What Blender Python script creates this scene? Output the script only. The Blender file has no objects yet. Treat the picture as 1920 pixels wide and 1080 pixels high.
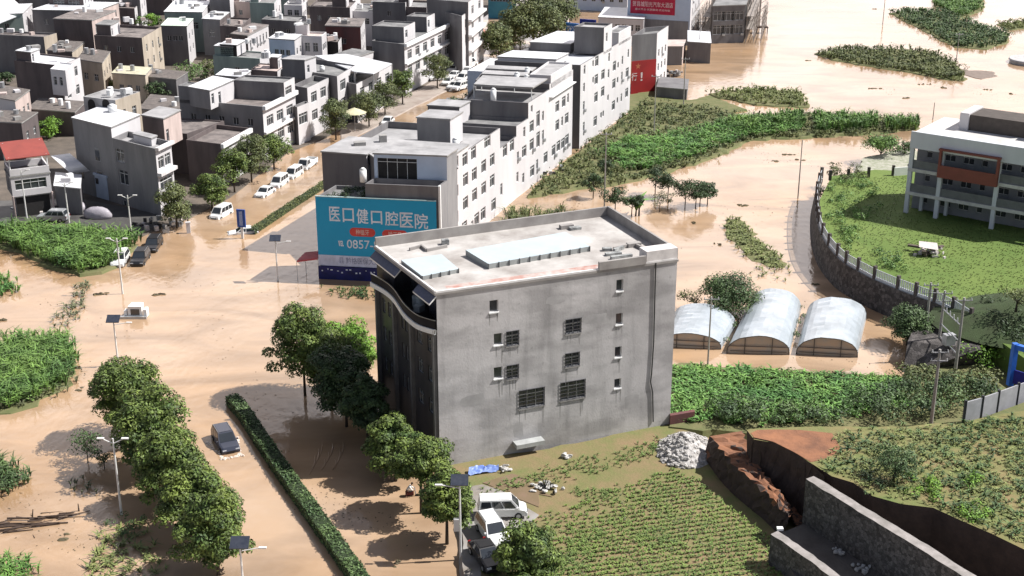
import bpy, math, random
import numpy as np
from mathutils import Vector
R = math.radians
sc = bpy.context.scene
col = sc.collection
random.seed(7); rng = np.random.default_rng(7)

# ------------------------------------------------------------------ camera, sky, sun, exposure
FPX = 2500.0; HC = 60.0; PITCH = R(20.6)
cam = bpy.data.cameras.new('camera'); camo = bpy.data.objects.new('camera', cam); col.objects.link(camo)
camo.location = (0, 0, HC); camo.rotation_euler = (R(90) - PITCH, 0, 0)
cam.sensor_width = 36; cam.lens = 36 * FPX / 1920; cam.clip_start = 1; cam.clip_end = 3000
sc.camera = camo
SUN_AZ = R(5.8); SUN_EL = R(50)          # azimuth counted from +X towards +Y
world = bpy.data.worlds.new('World'); sc.world = world; world.use_nodes = True
nt = world.node_tree; bg = nt.nodes['Background']
sky = nt.nodes.new('ShaderNodeTexSky'); sky.sky_type = 'NISHITA'; sky.sun_disc = False
sky.sun_elevation = SUN_EL; sky.sun_rotation = R(90) - SUN_AZ; sky.altitude = 1200; sky.dust_density = 2.0
# broken white cloud over the blue
tc = nt.nodes.new('ShaderNodeTexCoord'); cn = nt.nodes.new('ShaderNodeTexNoise'); cn.inputs['Scale'].default_value = 2.6
cn.inputs['Detail'].default_value = 6; cn.inputs['Roughness'].default_value = .55
cmp_ = nt.nodes.new('ShaderNodeMapping'); cmp_.inputs['Scale'].default_value = (1, 1, 2.6)
nt.links.new(tc.outputs['Generated'], cmp_.inputs[0]); nt.links.new(cmp_.outputs[0], cn.inputs['Vector'])
# unseen cloud bank added low in the north to whiten water reflections, thinner elsewhere
sx_ = nt.nodes.new('ShaderNodeSeparateXYZ'); nt.links.new(tc.outputs['Generated'], sx_.inputs[0])
ny = nt.nodes.new('ShaderNodeMapRange'); ny.inputs[1].default_value = .55; ny.inputs[2].default_value = .95; ny.inputs[3].default_value = 0; ny.inputs[4].default_value = .32
nt.links.new(sx_.outputs['Y'], ny.inputs[0])
ad_ = nt.nodes.new('ShaderNodeMath'); ad_.operation = 'ADD'; nt.links.new(cn.outputs[0], ad_.inputs[0]); nt.links.new(ny.outputs[0], ad_.inputs[1])
cr = nt.nodes.new('ShaderNodeMapRange'); cr.inputs[1].default_value = .58; cr.inputs[2].default_value = .80
cr.inputs[3].default_value = 0.04; cr.inputs[4].default_value = 1.0
nt.links.new(ad_.outputs[0], cr.inputs[0])
mx = nt.nodes.new('ShaderNodeMixRGB'); mx.inputs[2].default_value = (31.0, 28.9, 28.8, 1)
nt.links.new(cr.outputs[0], mx.inputs[0]); nt.links.new(sky.outputs[0], mx.inputs[1])
nt.links.new(mx.outputs[0], bg.inputs[0]); bg.inputs[1].default_value = 0.050
sun = bpy.data.lights.new('sun', 'SUN'); sun.energy = 5.0; sun.angle = R(0.5); sun.color = (1, .972, .935)
suno = bpy.data.objects.new('sun', sun); col.objects.link(suno)
sd = Vector((math.cos(SUN_AZ) * math.cos(SUN_EL), math.sin(SUN_AZ) * math.cos(SUN_EL), math.sin(SUN_EL)))
suno.rotation_euler = sd.to_track_quat('Z', 'Y').to_euler(); suno.location = (0, 0, 200)
sc.view_settings.view_transform = 'Standard'; sc.view_settings.look = 'None'
sc.view_settings.exposure = 0.62; sc.view_settings.gamma = 1

# ------------------------------------------------------------------ measuring: where a sight line meets a level or a wall
cP, sP = math.cos(PITCH), math.sin(PITCH)
def ray(x, y):
    u = x - 960; v = y - 540
    return (u, FPX * cP - v * sP, -(FPX * sP + v * cP))
def G(x, y, z=0.0):
    r = ray(x, y); t = (z - HC) / r[2]
    return (r[0] * t, r[1] * t, z)
def PXY(X, Y, Z):
    Z -= HC; d = Y * cP - Z * sP; up = Y * sP + Z * cP
    return 960 + FPX * X / d, 540 - FPX * up / d
def HT(bx, by, ty, z0=0.0):
    X, Y, _ = G(bx, by, z0); lo, hi = z0, 58
    for _ in range(40):
        m = (lo + hi) / 2
        if PXY(X, Y, m)[1] > ty: lo = m
        else: hi = m
    return lo
def onwall(P0, P1, x, y):
    r = ray(x, y); dx, dy = P1[0] - P0[0], P1[1] - P0[1]
    # t*r.xy = P0 + s*d
    det = r[0] * (-dy) + r[1] * dx
    t = (P0[0] * (-dy) + P0[1] * dx) / det
    X, Y, Z = r[0] * t, r[1] * t, HC + r[2] * t
    L = math.hypot(dx, dy)
    return ((X - P0[0]) * dx + (Y - P0[1]) * dy) / L, Z
def g2(p, z=0.0): q = G(p[0], p[1], z); return (q[0], q[1])

# ------------------------------------------------------------------ materials
MATS = {}
def _n(nt, t, **k):
    n = nt.nodes.new(t)
    for a, b in k.items(): setattr(n, a, b)
    return n
def mat(name, c, rough=.8, c2=None, scale=1.0, amt=1.0, bump=0.0, bscale=8.0, spec=.3, metal=0.0, streak=False, island=0.0,
        brick=None, trans=0.0):
    if name in MATS: return MATS[name]
    m = bpy.data.materials.new(name); m.use_nodes = True; MATS[name] = m
    nt = m.node_tree; b = nt.nodes['Principled BSDF']
    b.inputs['Roughness'].default_value = rough; b.inputs['Specular IOR Level'].default_value = spec
    b.inputs['Metallic'].default_value = metal
    if trans: b.inputs['Transmission Weight'].default_value = trans
    out = None
    geo = _n(nt, 'ShaderNodeNewGeometry')
    if c2 is None: c2 = tuple(x * .72 for x in c)
    no = _n(nt, 'ShaderNodeTexNoise'); no.inputs['Scale'].default_value = scale; no.inputs['Detail'].default_value = 7
    no.inputs['Roughness'].default_value = .62
    if streak:
        mp = _n(nt, 'ShaderNodeMapping'); mp.inputs['Scale'].default_value = (1, 1, .22)
        nt.links.new(geo.outputs['Position'], mp.inputs[0]); nt.links.new(mp.outputs[0], no.inputs['Vector'])
    else: nt.links.new(geo.outputs['Position'], no.inputs['Vector'])
    mr = _n(nt, 'ShaderNodeMapRange'); mr.inputs[1].default_value = .33; mr.inputs[2].default_value = .67
    mr.inputs[4].default_value = amt
    nt.links.new(no.outputs[0], mr.inputs[0])
    mix = _n(nt, 'ShaderNodeMixRGB'); mix.inputs[1].default_value = (*c, 1); mix.inputs[2].default_value = (*c2, 1)
    nt.links.new(mr.outputs[0], mix.inputs[0]); out = mix.outputs[0]
    if island:
        hs = _n(nt, 'ShaderNodeHueSaturation'); ma = _n(nt, 'ShaderNodeMapRange')
        ma.inputs[3].default_value = 1 - island; ma.inputs[4].default_value = 1 + island
        nt.links.new(geo.outputs['Random Per Island'], ma.inputs[0]); nt.links.new(ma.outputs[0], hs.inputs['Value'])
        nt.links.new(out, hs.inputs['Color']); out = hs.outputs[0]
    nt.links.new(out, b.inputs['Base Color'])
    if bump:
        bn = _n(nt, 'ShaderNodeTexNoise'); bn.inputs['Scale'].default_value = bscale; bn.inputs['Detail'].default_value = 4
        nt.links.new(geo.outputs['Position'], bn.inputs['Vector'])
        bp = _n(nt, 'ShaderNodeBump'); bp.inputs['Strength'].default_value = bump; bp.inputs['Distance'].default_value = .1
        nt.links.new(bn.outputs[0], bp.inputs['Height']); nt.links.new(bp.outputs[0], b.inputs['Normal'])
    return m
def leafmat(name, c, c2, isl=.45, scale=.5):
    m = mat(name, c, .62, c2, scale=scale, island=isl, spec=.35)
    return m

M_GREY = mat('grey_render', (.25, .245, .245), .9, (.17, .165, .17), .45, streak=True)
M_DGREY = mat('dark_grey_render', (.195, .188, .19), .9, (.125, .118, .122), .4, streak=True)
M_BROWN = mat('brown_brick_wall', (.15, .122, .118), .9, (.09, .075, .075), .5, streak=True)
M_TILE = mat('white_tile_wall', (.60, .58, .585), .55, (.50, .48, .485), .2, streak=True, spec=.4)
M_PINK = mat('pinkish_wall', (.58, .47, .43), .8, (.4, .32, .29), .5, streak=True)
M_BEIGE = mat('beige_wall', (.5, .43, .35), .85, (.33, .28, .22), .5, streak=True)
M_GREEN = mat('pale_green_wall', (.28, .34, .31), .85, (.2, .25, .235), .5, streak=True)
M_RED = mat('dark_red_wall', (.16, .06, .055), .85, (.09, .05, .05), .4, streak=True)
M_BLUEW = mat('pale_blue_wall', (.48, .56, .68), .7, (.40, .47, .58), .3)
M_ROOFL = mat('light_concrete_roof', (.40, .39, .39), .85, (.24, .235, .235), .35)
M_ROOFG = mat('grey_concrete_roof', (.27, .265, .26), .9, (.12, .12, .12), .4)
M_ROOFB = mat('brown_concrete_roof', (.25, .215, .20), .9, (.10, .088, .085), .45)
M_SHEET = mat('white_sheet_roof', (.64, .64, .66), .45, (.48, .49, .51), .35, spec=.5)
M_TILEROOF = mat('brown_tile_roof', (.17, .145, .13), .9, (.09, .08, .075), 1.2, bump=.5, bscale=6)
M_REDROOF = mat('red_sheet_roof', (.30, .065, .05), .6, (.22, .05, .04), .5)
M_FRAME = mat('white_window_frame', (.7, .7, .69), .4)
M_GLASS = mat('dark_window_glass', (.03, .034, .04), .12, (.065, .07, .075), 1.4, spec=.8)
M_DARK = mat('dark_opening', (.03, .028, .028), .9)
M_WHITE = mat('white_paint', (.78, .78, .77), .4, (.7, .7, .69), .8)
M_METAL = mat('galvanised_metal', (.45, .46, .47), .4, metal=.6)
M_CONC = mat('raw_concrete', (.33, .32, .305), .9, (.22, .21, .2), .6, bump=.3)

# ------------------------------------------------------------------ objects
def tag(o, label=None, cat=None, group=None, kind=None):
    if label: o['label'] = label
    if cat: o['category'] = cat
    if group: o['group'] = group
    if kind: o['kind'] = kind
    return o
def thing(name, loc, label, cat, group=None, rz=0.0):
    o = bpy.data.objects.new(name, None); col.objects.link(o); o.empty_display_size = .5
    o.location = loc; o.rotation_euler = (0, 0, rz); o['wl'] = 0
    del o['wl']
    return tag(o, label, cat, group)
def wloc(p):
    x = Vector((0, 0, 0))
    while p is not None: x += p.location; p = p.parent
    return x
class MB:
    def __init__(s): s.v = []; s.f = []; s.m = []
    def poly(s, pts, mi=0):
        n = len(s.v); s.v += [tuple(p) for p in pts]; s.f.append(tuple(range(n, n + len(pts)))); s.m.append(mi)
    def box(s, c, d, rz=0.0, mi=0):
        cx, cy, cz = c; a, b, e = d[0] / 2, d[1] / 2, d[2] / 2; co, si = math.cos(rz), math.sin(rz); n = len(s.v)
        for z in (-e, e):
            for x, y in ((-a, -b), (a, -b), (a, b), (-a, b)):
                s.v.append((cx + x * co - y * si, cy + x * si + y * co, cz + z))
        for q in ((3, 2, 1, 0), (4, 5, 6, 7), (0, 1, 5, 4), (1, 2, 6, 5), (2, 3, 7, 6), (3, 0, 4, 7)):
            s.f.append(tuple(n + i for i in q)); s.m.append(mi)
    def prism(s, poly, z0, z1, mi=0, mt=None, bottom=True):
        k = len(poly); n = len(s.v)
        s.v += [(p[0], p[1], z0) for p in poly] + [(p[0], p[1], z1) for p in poly]
        for i in range(k):
            j = (i + 1) % k; s.f.append((n + i, n + j, n + k + j, n + k + i)); s.m.append(mi)
        s.f.append(tuple(n + k + i for i in range(k))); s.m.append(mi if mt is None else mt)
        if bottom: s.f.append(tuple(n + k - 1 - i for i in range(k))); s.m.append(mi)
    def tube(s, p, q, r0, r1=None, n=8, mi=0):
        r1 = r0 if r1 is None else r1; p = Vector(p); q = Vector(q); d = (q - p).normalized()
        a = d.orthogonal().normalized(); b = d.cross(a); k = len(s.v)
        for c, r in ((p, r0), (q, r1)):
            for i in range(n):
                t = 2 * math.pi * i / n; s.v.append(tuple(c + a * (r * math.cos(t)) + b * (r * math.sin(t))))
        for i in range(n):
            j = (i + 1) % n; s.f.append((k + i, k + j, k + n + j, k + n + i)); s.m.append(mi)
        s.f.append(tuple(k + n - 1 - i for i in range(n))); s.m.append(mi)
        s.f.append(tuple(k + n + i for i in range(n))); s.m.append(mi)
    def ball(s, c, r, mi=0, nu=10, nv=6, jit=0.0):
        k = len(s.v); rx, ry, rz_ = (r, r, r) if not isinstance(r, tuple) else r
        for i in range(nv + 1):
            for j in range(nu):
                a = math.pi * i / nv; b = 2 * math.pi * j / nu; q = 1 + random.uniform(-jit, jit)
                s.v.append((c[0] + rx * q * math.sin(a) * math.cos(b), c[1] + ry * q * math.sin(a) * math.sin(b), c[2] + rz_ * q * math.cos(a)))
        for i in range(nv):
            for j in range(nu):
                jj = (j + 1) % nu; s.f.append((k + i * nu + j, k + (i + 1) * nu + j, k + (i + 1) * nu + jj, k + i * nu + jj)); s.m.append(mi)
    def build(s, name, mats, parent=None, smooth=False, label=None):
        if not isinstance(mats, (list, tuple)): mats = [mats]
        o_ = wloc(parent) if parent is not None else Vector((0, 0, 0))
        me = bpy.data.meshes.new(name)
        me.from_pydata([(a - o_.x, b - o_.y, c - o_.z) for a, b, c in s.v], [], s.f)
        for m in mats: me.materials.append(m)
        if len(mats) > 1: me.polygons.foreach_set('material_index', s.m)
        if smooth: me.polygons.foreach_set('use_smooth', [True] * len(me.polygons))
        me.update()
        o = bpy.data.objects.new(name, me); col.objects.link(o); o.parent = parent
        if label: o['label'] = label
        return o
def npmesh(name, V, nper, mats, parent=None, midx=None):
    """faces of nper consecutive vertices, world coordinates"""
    o_ = wloc(parent) if parent is not None else Vector((0, 0, 0))
    V = (np.asarray(V, dtype=np.float64).reshape(-1, 3) - np.array(o_)).astype(np.float32)
    n = len(V); nf = n // nper
    me = bpy.data.meshes.new(name); me.vertices.add(n); me.vertices.foreach_set('co', V.ravel())
    me.loops.add(n); me.loops.foreach_set('vertex_index', np.arange(n, dtype=np.int32))
    me.polygons.add(nf); me.polygons.foreach_set('loop_start', np.arange(0, n, nper, dtype=np.int32))
    if not isinstance(mats, (list, tuple)): mats = [mats]
    for m in mats: me.materials.append(m)
    if midx is not None: me.polygons.foreach_set('material_index', np.asarray(midx, dtype=np.int32))
    me.update(calc_edges=True)
    o = bpy.data.objects.new(name, me); col.objects.link(o); o.parent = parent
    return o

# ------------------------------------------------------------------ buildings
def inset(poly, d):
    k = len(poly); out = []
    for i in range(k):
        p0, p1, p2 = poly[i - 1], poly[i], poly[(i + 1) % k]
        def nrm(a, b):
            L = math.hypot(b[0] - a[0], b[1] - a[1]); return (-(b[1] - a[1]) / L, (b[0] - a[0]) / L)
        n1, n2 = nrm(p0, p1), nrm(p1, p2); bx, by = n1[0] + n2[0], n1[1] + n2[1]
        q = 1 + n1[0] * n2[0] + n1[1] * n2[1]
        out.append((p1[0] + bx * d / q, p1[1] + by * d / q))
    return out
def wall_face(mb, P0, P1, z0, z1, holes, mi, dep=.22):
    L = math.hypot(P1[0] - P0[0], P1[1] - P0[1]); dx, dy = (P1[0] - P0[0]) / L, (P1[1] - P0[1]) / L
    nx, ny = dy, -dx
    def pt(u, z, d=0.0): return (P0[0] + dx * u - nx * d, P0[1] + dy * u - ny * d, z)
    H = [(max(.02, a), min(L - .02, b), max(z0 + .02, c), min(z1 - .02, d)) for a, b, c, d in holes if a < L - .1 and b > .1 and c < z1 - .1 and d > z0 + .1]
    us = sorted({0.0, L} | {round(h[0], 4) for h in H} | {round(h[1], 4) for h in H})
    zs = sorted({z0, z1} | {round(h[2], 4) for h in H} | {round(h[3], 4) for h in H})
    for a, b in zip(us, us[1:]):
        # merge runs in z
        z_s = None
        for c, d in list(zip(zs, zs[1:])) + [(None, None)]:
            solid = c is not None and not any(h[0] - 1e-3 < (a + b) / 2 < h[1] + 1e-3 and h[2] - 1e-3 < (c + d) / 2 < h[3] + 1e-3 for h in H)
            if solid and z_s is None: z_s = c
            if not solid and z_s is not None:
                ze = c if c is not None else zs[-1]
                mb.poly([pt(a, z_s), pt(b, z_s), pt(b, ze), pt(a, ze)], mi); z_s = None
    for a, b, c, d in H:
        mb.poly([pt(a, c), pt(a, d), pt(a, d, dep), pt(a, c, dep)], mi)
        mb.poly([pt(b, c), pt(b, c, dep), pt(b, d, dep), pt(b, d)], mi)
        mb.poly([pt(a, c), pt(a, c, dep), pt(b, c, dep), pt(b, c)], mi)
        mb.poly([pt(a, d), pt(b, d), pt(b, d, dep), pt(a, d, dep)], mi)
    return H, pt
def window(root, pt, h, style='white', name='window', dep=.22):
    a, b, c, d = h; w = b - a; t = .05; mb = MB()
    y0 = dep - .10; y1 = dep - .01
    def fb(a, b, c, d):                     # a bar of the frame
        P = [pt(a, c, y0), pt(b, c, y0), pt(b, d, y0), pt(a, d, y0)]; Q = [pt(a, c, y1), pt(b, c, y1), pt(b, d, y1), pt(a, d, y1)]
        mb.poly(P, 0); mb.poly([P[3], P[2], Q[2], Q[3]], 0); mb.poly([P[1], P[0], Q[0], Q[1]], 0)
        mb.poly([P[0], P[3], Q[3], Q[0]], 0); mb.poly([P[2], P[1], Q[1], Q[2]], 0)
    fb(a, b, c, c + t); fb(a, b, d - t, d); fb(a, a + t, c + t, d - t); fb(b - t, b, c + t, d - t)
    if w > .9:
        k = 2 if w < 2.4 else max(3, int(w / 1.1))
        for i in range(1, k): fb(a + w * i / k - t / 2, a + w * i / k + t / 2, c + t, d - t)
    if d - c > 1.3: fb(a + t, b - t, d - .55, d - .49)
    yg = dep - .02
    mb.poly([pt(a, c, yg), pt(b, c, yg), pt(b, d, yg), pt(a, d, yg)], 1)
    fr = {'white': M_FRAME, 'dark': M_METAL}[style if style in ('white', 'dark') else 'white']
    return mb.build(name, [fr, M_DARK if style == 'open' else M_GLASS], root)
def block(root, fp, z0, z1, ph=.8, mats=None, roofm=None, wins=None, style='white', cap=.0, wname='wall'):
    """fp: counter-clockwise footprint, first edge faces the camera.  wins: {edge: [(u0,u1,z0,z1),...]}"""
    mats = mats or [M_GREY] * len(fp); uniq = []
    mb = MB(); jobs = []
    for i in range(len(fp)):
        m = mats[i % len(mats)]
        if m not in uniq: uniq.append(m)
        H, pt = wall_face(mb, fp[i], fp[(i + 1) % len(fp)], z0, z1, (wins or {}).get(i, []), uniq.index(m))
        jobs.append((H, pt))
    mb.build(wname, uniq, root)
    for H, pt in jobs:
        for h in H:
            window(root, pt, h, style)
            if style == 'white' and len(H) > 4 and random.random() < .22 and h[2] - z0 > 2:
                b_ = MB(); u = h[1] + .1; zc_ = h[2] - .35; P = [pt(u - .75, zc_, -.35), pt(u, zc_, -.35), pt(u, zc_ + .5, -.35), pt(u - .75, zc_ + .5, -.35)]; Q = [pt(u - .75, zc_, 0), pt(u, zc_, 0), pt(u, zc_ + .5, 0), pt(u - .75, zc_ + .5, 0)]
                b_.poly(P); b_.poly([P[3], P[2], Q[2], Q[3]]); b_.poly([P[1], P[0], Q[0], Q[1]]); b_.poly([P[0], P[3], Q[3], Q[0]]); b_.poly([P[2], P[1], Q[1], Q[2]]); b_.build('air_conditioner', M_METAL, root)
    rb = MB(); t = .22
    if ph > .05:
        inn = inset(fp, t); k = len(fp)
        for i in range(k):
            j = (i + 1) % k
            rb.poly([(*fp[i], z1), (*fp[j], z1), (*inn[j], z1), (*inn[i], z1)], 0)
            rb.poly([(*inn[i], z1), (*inn[j], z1), (*inn[j], z1 - ph), (*inn[i], z1 - ph)], 0)
        rb.poly([(*p, z1 - ph) for p in inn], 1)
    else:
        out = inset(fp, -max(cap, .12)); rb.prism(out, z1 + .003, z1 + .2, 0, 1)
    rb.build('roof', [mats[0] if ph > .05 else M_CONC, roofm or M_ROOFG], root)
    return jobs
def FP(A, B, C, h):
    a, b, c = g2(A, h), g2(B, h), g2(C, h)
    return [a, b, c, (a[0] + c[0] - b[0], a[1] + c[1] - b[1])]
def cen(fp): return (sum(p[0] for p in fp) / len(fp), sum(p[1] for p in fp) / len(fp))
def rows(L, zs, n, w, h, m=.6, skip=()):
    out = []; st = (L - 2 * m) / n
    for zi, z in enumerate(zs):
        for i in range(n):
            if (zi, i) in skip: continue
            u = m + st * (i + .5); out.append((u - w / 2, u + w / 2, z, z + h))
    return out
def elen(fp, i): a, b = fp[i], fp[(i + 1) % len(fp)]; return math.hypot(b[0] - a[0], b[1] - a[1])
def house(name, label, A, B, C, h, mats, roofm=None, z0=0.0, ph=.7, fw=None, rw=None, group=None, cat='house', style='white'):
    fp = FP(A, B, C, h); c = cen(fp)
    root = thing(name, (c[0], c[1], z0), label, cat, group)
    wins = {}
    if fw: wins[0] = rows(elen(fp, 0), *fw)
    if rw: wins[1] = rows(elen(fp, 1), *rw)
    block(root, fp, z0, h, ph, mats, roofm, wins, style)
    return root, fp
def sub(fp, u0, u1, v0, v1):
    """part of a quadrilateral footprint, u along the front, v towards the back"""
    def p(u, v):
        a = [fp[0][k] * (1 - u) + fp[1][k] * u for k in (0, 1)]; b = [fp[3][k] * (1 - u) + fp[2][k] * u for k in (0, 1)]
        return (a[0] * (1 - v) + b[0] * v, a[1] * (1 - v) + b[1] * v)
    return [p(u0, v0), p(u1, v0), p(u1, v1), p(u0, v1)]
def tank(root, x, y, z, r=.6, h=1.5, name='water_tank', m=None):
    mb = MB(); mb.tube((x, y, z), (x, y, z + h), r, r, 14); mb.tube((x, y, z + h), (x, y, z + h + .25), r, r * .35, 14)
    mb.build(name, m or M_METAL, root, True)
def parapet_band(root, fp, i, z, hgt=.35, out=.35, m=None, name='cornice'):
    a, b = fp[i], fp[(i + 1) % len(fp)]; L = elen(fp, i); dx, dy = (b[0] - a[0]) / L, (b[1] - a[1]) / L; nx, ny = dy, -dx
    mb = MB(); mb.prism([(a[0] - dx * .1 + nx * .003, a[1] - dy * .1 + ny * .003), (a[0] - dx * .1 + nx * out, a[1] - dy * .1 + ny * out), (b[0] + dx * .1 + nx * out, b[1] + dy * .1 + ny * out), (b[0] + dx * .1 + nx * .003, b[1] + dy * .1 + ny * .003)], z, z + hgt)
    return mb.build(name, m or M_TILE, root)
def text(root, body, P0, P1, u0, u1, z0, z1, m, off=.06, name='lettering', label=None, fit=True):
    """characters lying on the wall P0-P1, filling the box u0..u1 x z0..z1"""
    c = bpy.data.curves.new('lettering', 'FONT'); c.body = body; c.extrude = 0; c.offset = .012 if len(body) == 1 else .006
    tmp = bpy.data.objects.new('tmp', c); col.objects.link(tmp)
    dg = bpy.context.evaluated_depsgraph_get(); me = bpy.data.meshes.new_from_object(tmp.evaluated_get(dg))
    bpy.data.objects.remove(tmp); bpy.data.curves.remove(c)
    n = len(me.vertices); co = np.zeros(n * 3, dtype=np.float32)
    if n == 0: return None
    me.vertices.foreach_get('co', co); co = co.reshape(-1, 3)
    mn, mxx = co.min(0), co.max(0)
    L = math.hypot(P1[0] - P0[0], P1[1] - P0[1]); dx, dy = (P1[0] - P0[0]) / L, (P1[1] - P0[1]) / L
    u = u0 + (co[:, 0] - mn[0]) / (mxx[0] - mn[0]) * (u1 - u0); z = z0 + (co[:, 1] - mn[1]) / (mxx[1] - mn[1]) * (z1 - z0)
    o_ = wloc(root)
    X = P0[0] + dx * u + dy * off - o_.x; Y = P0[1] + dy * u - dx * off - o_.y
    co = np.stack([X, Y, z - o_.z], 1).astype(np.float32); me.vertices.foreach_set('co', co.ravel()); me.materials.clear(); me.materials.append(m)
    me.update(); me.name = name
    o = bpy.data.objects.new(name, me); col.objects.link(o); o.parent = root
    if label: o['label'] = label
    return o
# ------------------------------------------------------------------ ground and flood water
gb = MB(); gb.poly([(-900, -50, -1.2), (900, -50, -1.2), (900, 1600, -1.2), (-900, 1600, -1.2)])
tag(gb.build('ground', mat('river_mud', (.22, .15, .09), .9)), kind='structure')
wm = mat('flood_water', (.42, .305, .215), .07, (.37, .225, .115), .022, spec=.5)
_nt = wm.node_tree; _b = _nt.nodes['Principled BSDF']; _b.inputs['IOR'].default_value = 1.33
_g = _n(_nt, 'ShaderNodeNewGeometry'); _w = _n(_nt, 'ShaderNodeTexNoise'); _w.inputs['Scale'].default_value = 1.1; _w.inputs['Detail'].default_value = 5
_mp = _n(_nt, 'ShaderNodeMapping'); _mp.inputs['Scale'].default_value = (1, .55, 1); _nt.links.new(_g.outputs['Position'], _mp.inputs[0]); _nt.links.new(_mp.outputs[0], _w.inputs['Vector'])
_bp = _n(_nt, 'ShaderNodeBump'); _bp.inputs['Strength'].default_value = .5; _bp.inputs['Distance'].default_value = .08
_nt.links.new(_w.outputs[0], _bp.inputs['Height']); _nt.links.new(_bp.outputs[0], _b.inputs['Normal'])
_s2 = _n(_nt, 'ShaderNodeTexNoise'); _s2.inputs['Scale'].default_value = .11; _s2.inputs['Detail'].default_value = 5; _s2.inputs['Distortion'].default_value = 1.2
_m2 = _n(_nt, 'ShaderNodeMapping'); _m2.inputs['Scale'].default_value = (.6, 1.3, 1); _m2.inputs['Rotation'].default_value = (0, 0, .5)
_nt.links.new(_g.outputs['Position'], _m2.inputs[0]); _nt.links.new(_m2.outputs[0], _s2.inputs['Vector'])
_r2 = _n(_nt, 'ShaderNodeMapRange'); _r2.inputs[1].default_value = .35; _r2.inputs[2].default_value = .7; _r2.inputs[3].default_value = 1.08; _r2.inputs[4].default_value = .68
_nt.links.new(_s2.outputs[0], _r2.inputs[0]); _h2 = _n(_nt, 'ShaderNodeHueSaturation'); _nt.links.new(_r2.outputs[0], _h2.inputs['Value'])
_nt.links.new(_b.inputs['Base Color'].links[0].from_socket, _h2.inputs['Color']); _nt.links.new(_h2.outputs[0], _b.inputs['Base Color'])
# silt gives the body colour without ripples, the surface only mirrors
_out = _nt.nodes['Material Output']; _df = _n(_nt, 'ShaderNodeBsdfDiffuse'); _gl = _n(_nt, 'ShaderNodeBsdfGlossy'); _gl.inputs['Roughness'].default_value = .05
_fr = _n(_nt, 'ShaderNodeFresnel'); _fr.inputs['IOR'].default_value = 1.46; _mxs = _n(_nt, 'ShaderNodeMixShader')
_nt.links.new(_b.inputs['Base Color'].links[0].from_socket, _df.inputs['Color'])
_nt.links.new(_bp.outputs[0], _gl.inputs['Normal']); _nt.links.new(_bp.outputs[0], _fr.inputs['Normal'])
_nt.links.new(_fr.outputs[0], _mxs.inputs[0]); _nt.links.new(_df.outputs[0], _mxs.inputs[1]); _nt.links.new(_gl.outputs[0], _mxs.inputs[2]); _nt.links.new(_mxs.outputs[0], _out.inputs['Surface'])
gb = MB(); gb.poly([(-900, -50, 0), (900, -50, 0), (900, 1600, 0), (-900, 1600, 0)])
tag(gb.build('water', wm), kind='structure')

def rough_poly(pts, step=1.2, jit=.35):
    out = []
    for i in range(len(pts)):
        a, b = pts[i], pts[(i + 1) % len(pts)]; L = math.hypot(b[0] - a[0], b[1] - a[1]); k = max(1, int(L / step))
        for j in range(k):
            t = j / k; out.append((a[0] + (b[0] - a[0]) * t + random.gauss(0, jit) * (j > 0), a[1] + (b[1] - a[1]) * t + random.gauss(0, jit) * (j > 0)))
    return out
def land(name, px, z, m, skirt=.8, zb=-.5, jit=.35, step=1.5, world_pts=None, sm=None):
    pts = world_pts or [g2(p, z) for p in px]
    ar = sum(pts[i][0] * pts[(i + 1) % len(pts)][1] - pts[(i + 1) % len(pts)][0] * pts[i][1] for i in range(len(pts)))
    if ar < 0: pts = pts[::-1]
    pts = rough_poly(pts, step, jit); k = len(pts); c = (sum(p[0] for p in pts) / k, sum(p[1] for p in pts) / k)
    mb = MB(); nv = []
    for i in range(k):
        a, b, d = pts[i - 1], pts[i], pts[(i + 1) % k]; tx, ty = d[0] - a[0], d[1] - a[1]; L = math.hypot(tx, ty) or 1
        nv.append((b[0] + ty / L * skirt, b[1] - tx / L * skirt))
    mb.v = [(p[0], p[1], z) for p in pts] + [(p[0], p[1], zb) for p in nv]
    mb.f = [tuple(range(k))] + [(k + i, k + (i + 1) % k, (i + 1) % k, i) for i in range(k)]; mb.m = [0] + [1] * k
    return tag(mb.build(name, [m, sm or m]), kind='structure'), pts
M_EARTH = mat('village_earth', (.16, .13, .105), .95, (.075, .065, .055), .25, bump=.4, bscale=3)
M_YARD = mat('wet_asphalt_yard', (.10, .095, .09), .55, (.06, .057, .055), .4)
M_SOIL = mat('brown_field_soil', (.23, .16, .09), .95, (.14, .155, .055), .35, bump=.5, bscale=4)
M_MUDBANK = mat('weedy_mud', (.17, .155, .075), .95, (.10, .12, .045), .5, bump=.4, bscale=3)
land('village_ground', [(-250, 460), (0, 432), (60, 424), (150, 428), (215, 437), (268, 442), (296, 428), (352, 410), (430, 370), (480, 330), (540, 285), (600, 262), (665, 232), (760, 180), (815, 150), (885, 60), (960, -30), (980, -90), (-900, -90)], .12, M_EARTH, .5, step=6)
land('yard', [(-120, 380), (150, 372), (300, 402), (292, 425), (262, 434), (205, 430), (140, 420), (60, 417), (-120, 440)], .2, M_YARD, .2, zb=0, jit=.1, step=4)
land('pavement', [(640, 268), (760, 208), (840, 168), (905, 105), (925, 60), (898, 55), (868, 110), (790, 165), (755, 182), (640, 238)], .16, mat('pale_paving', (.36, .31, .27), .8, (.25, .2, .17), .3), .2, zb=0, jit=.1, step=5)

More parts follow.
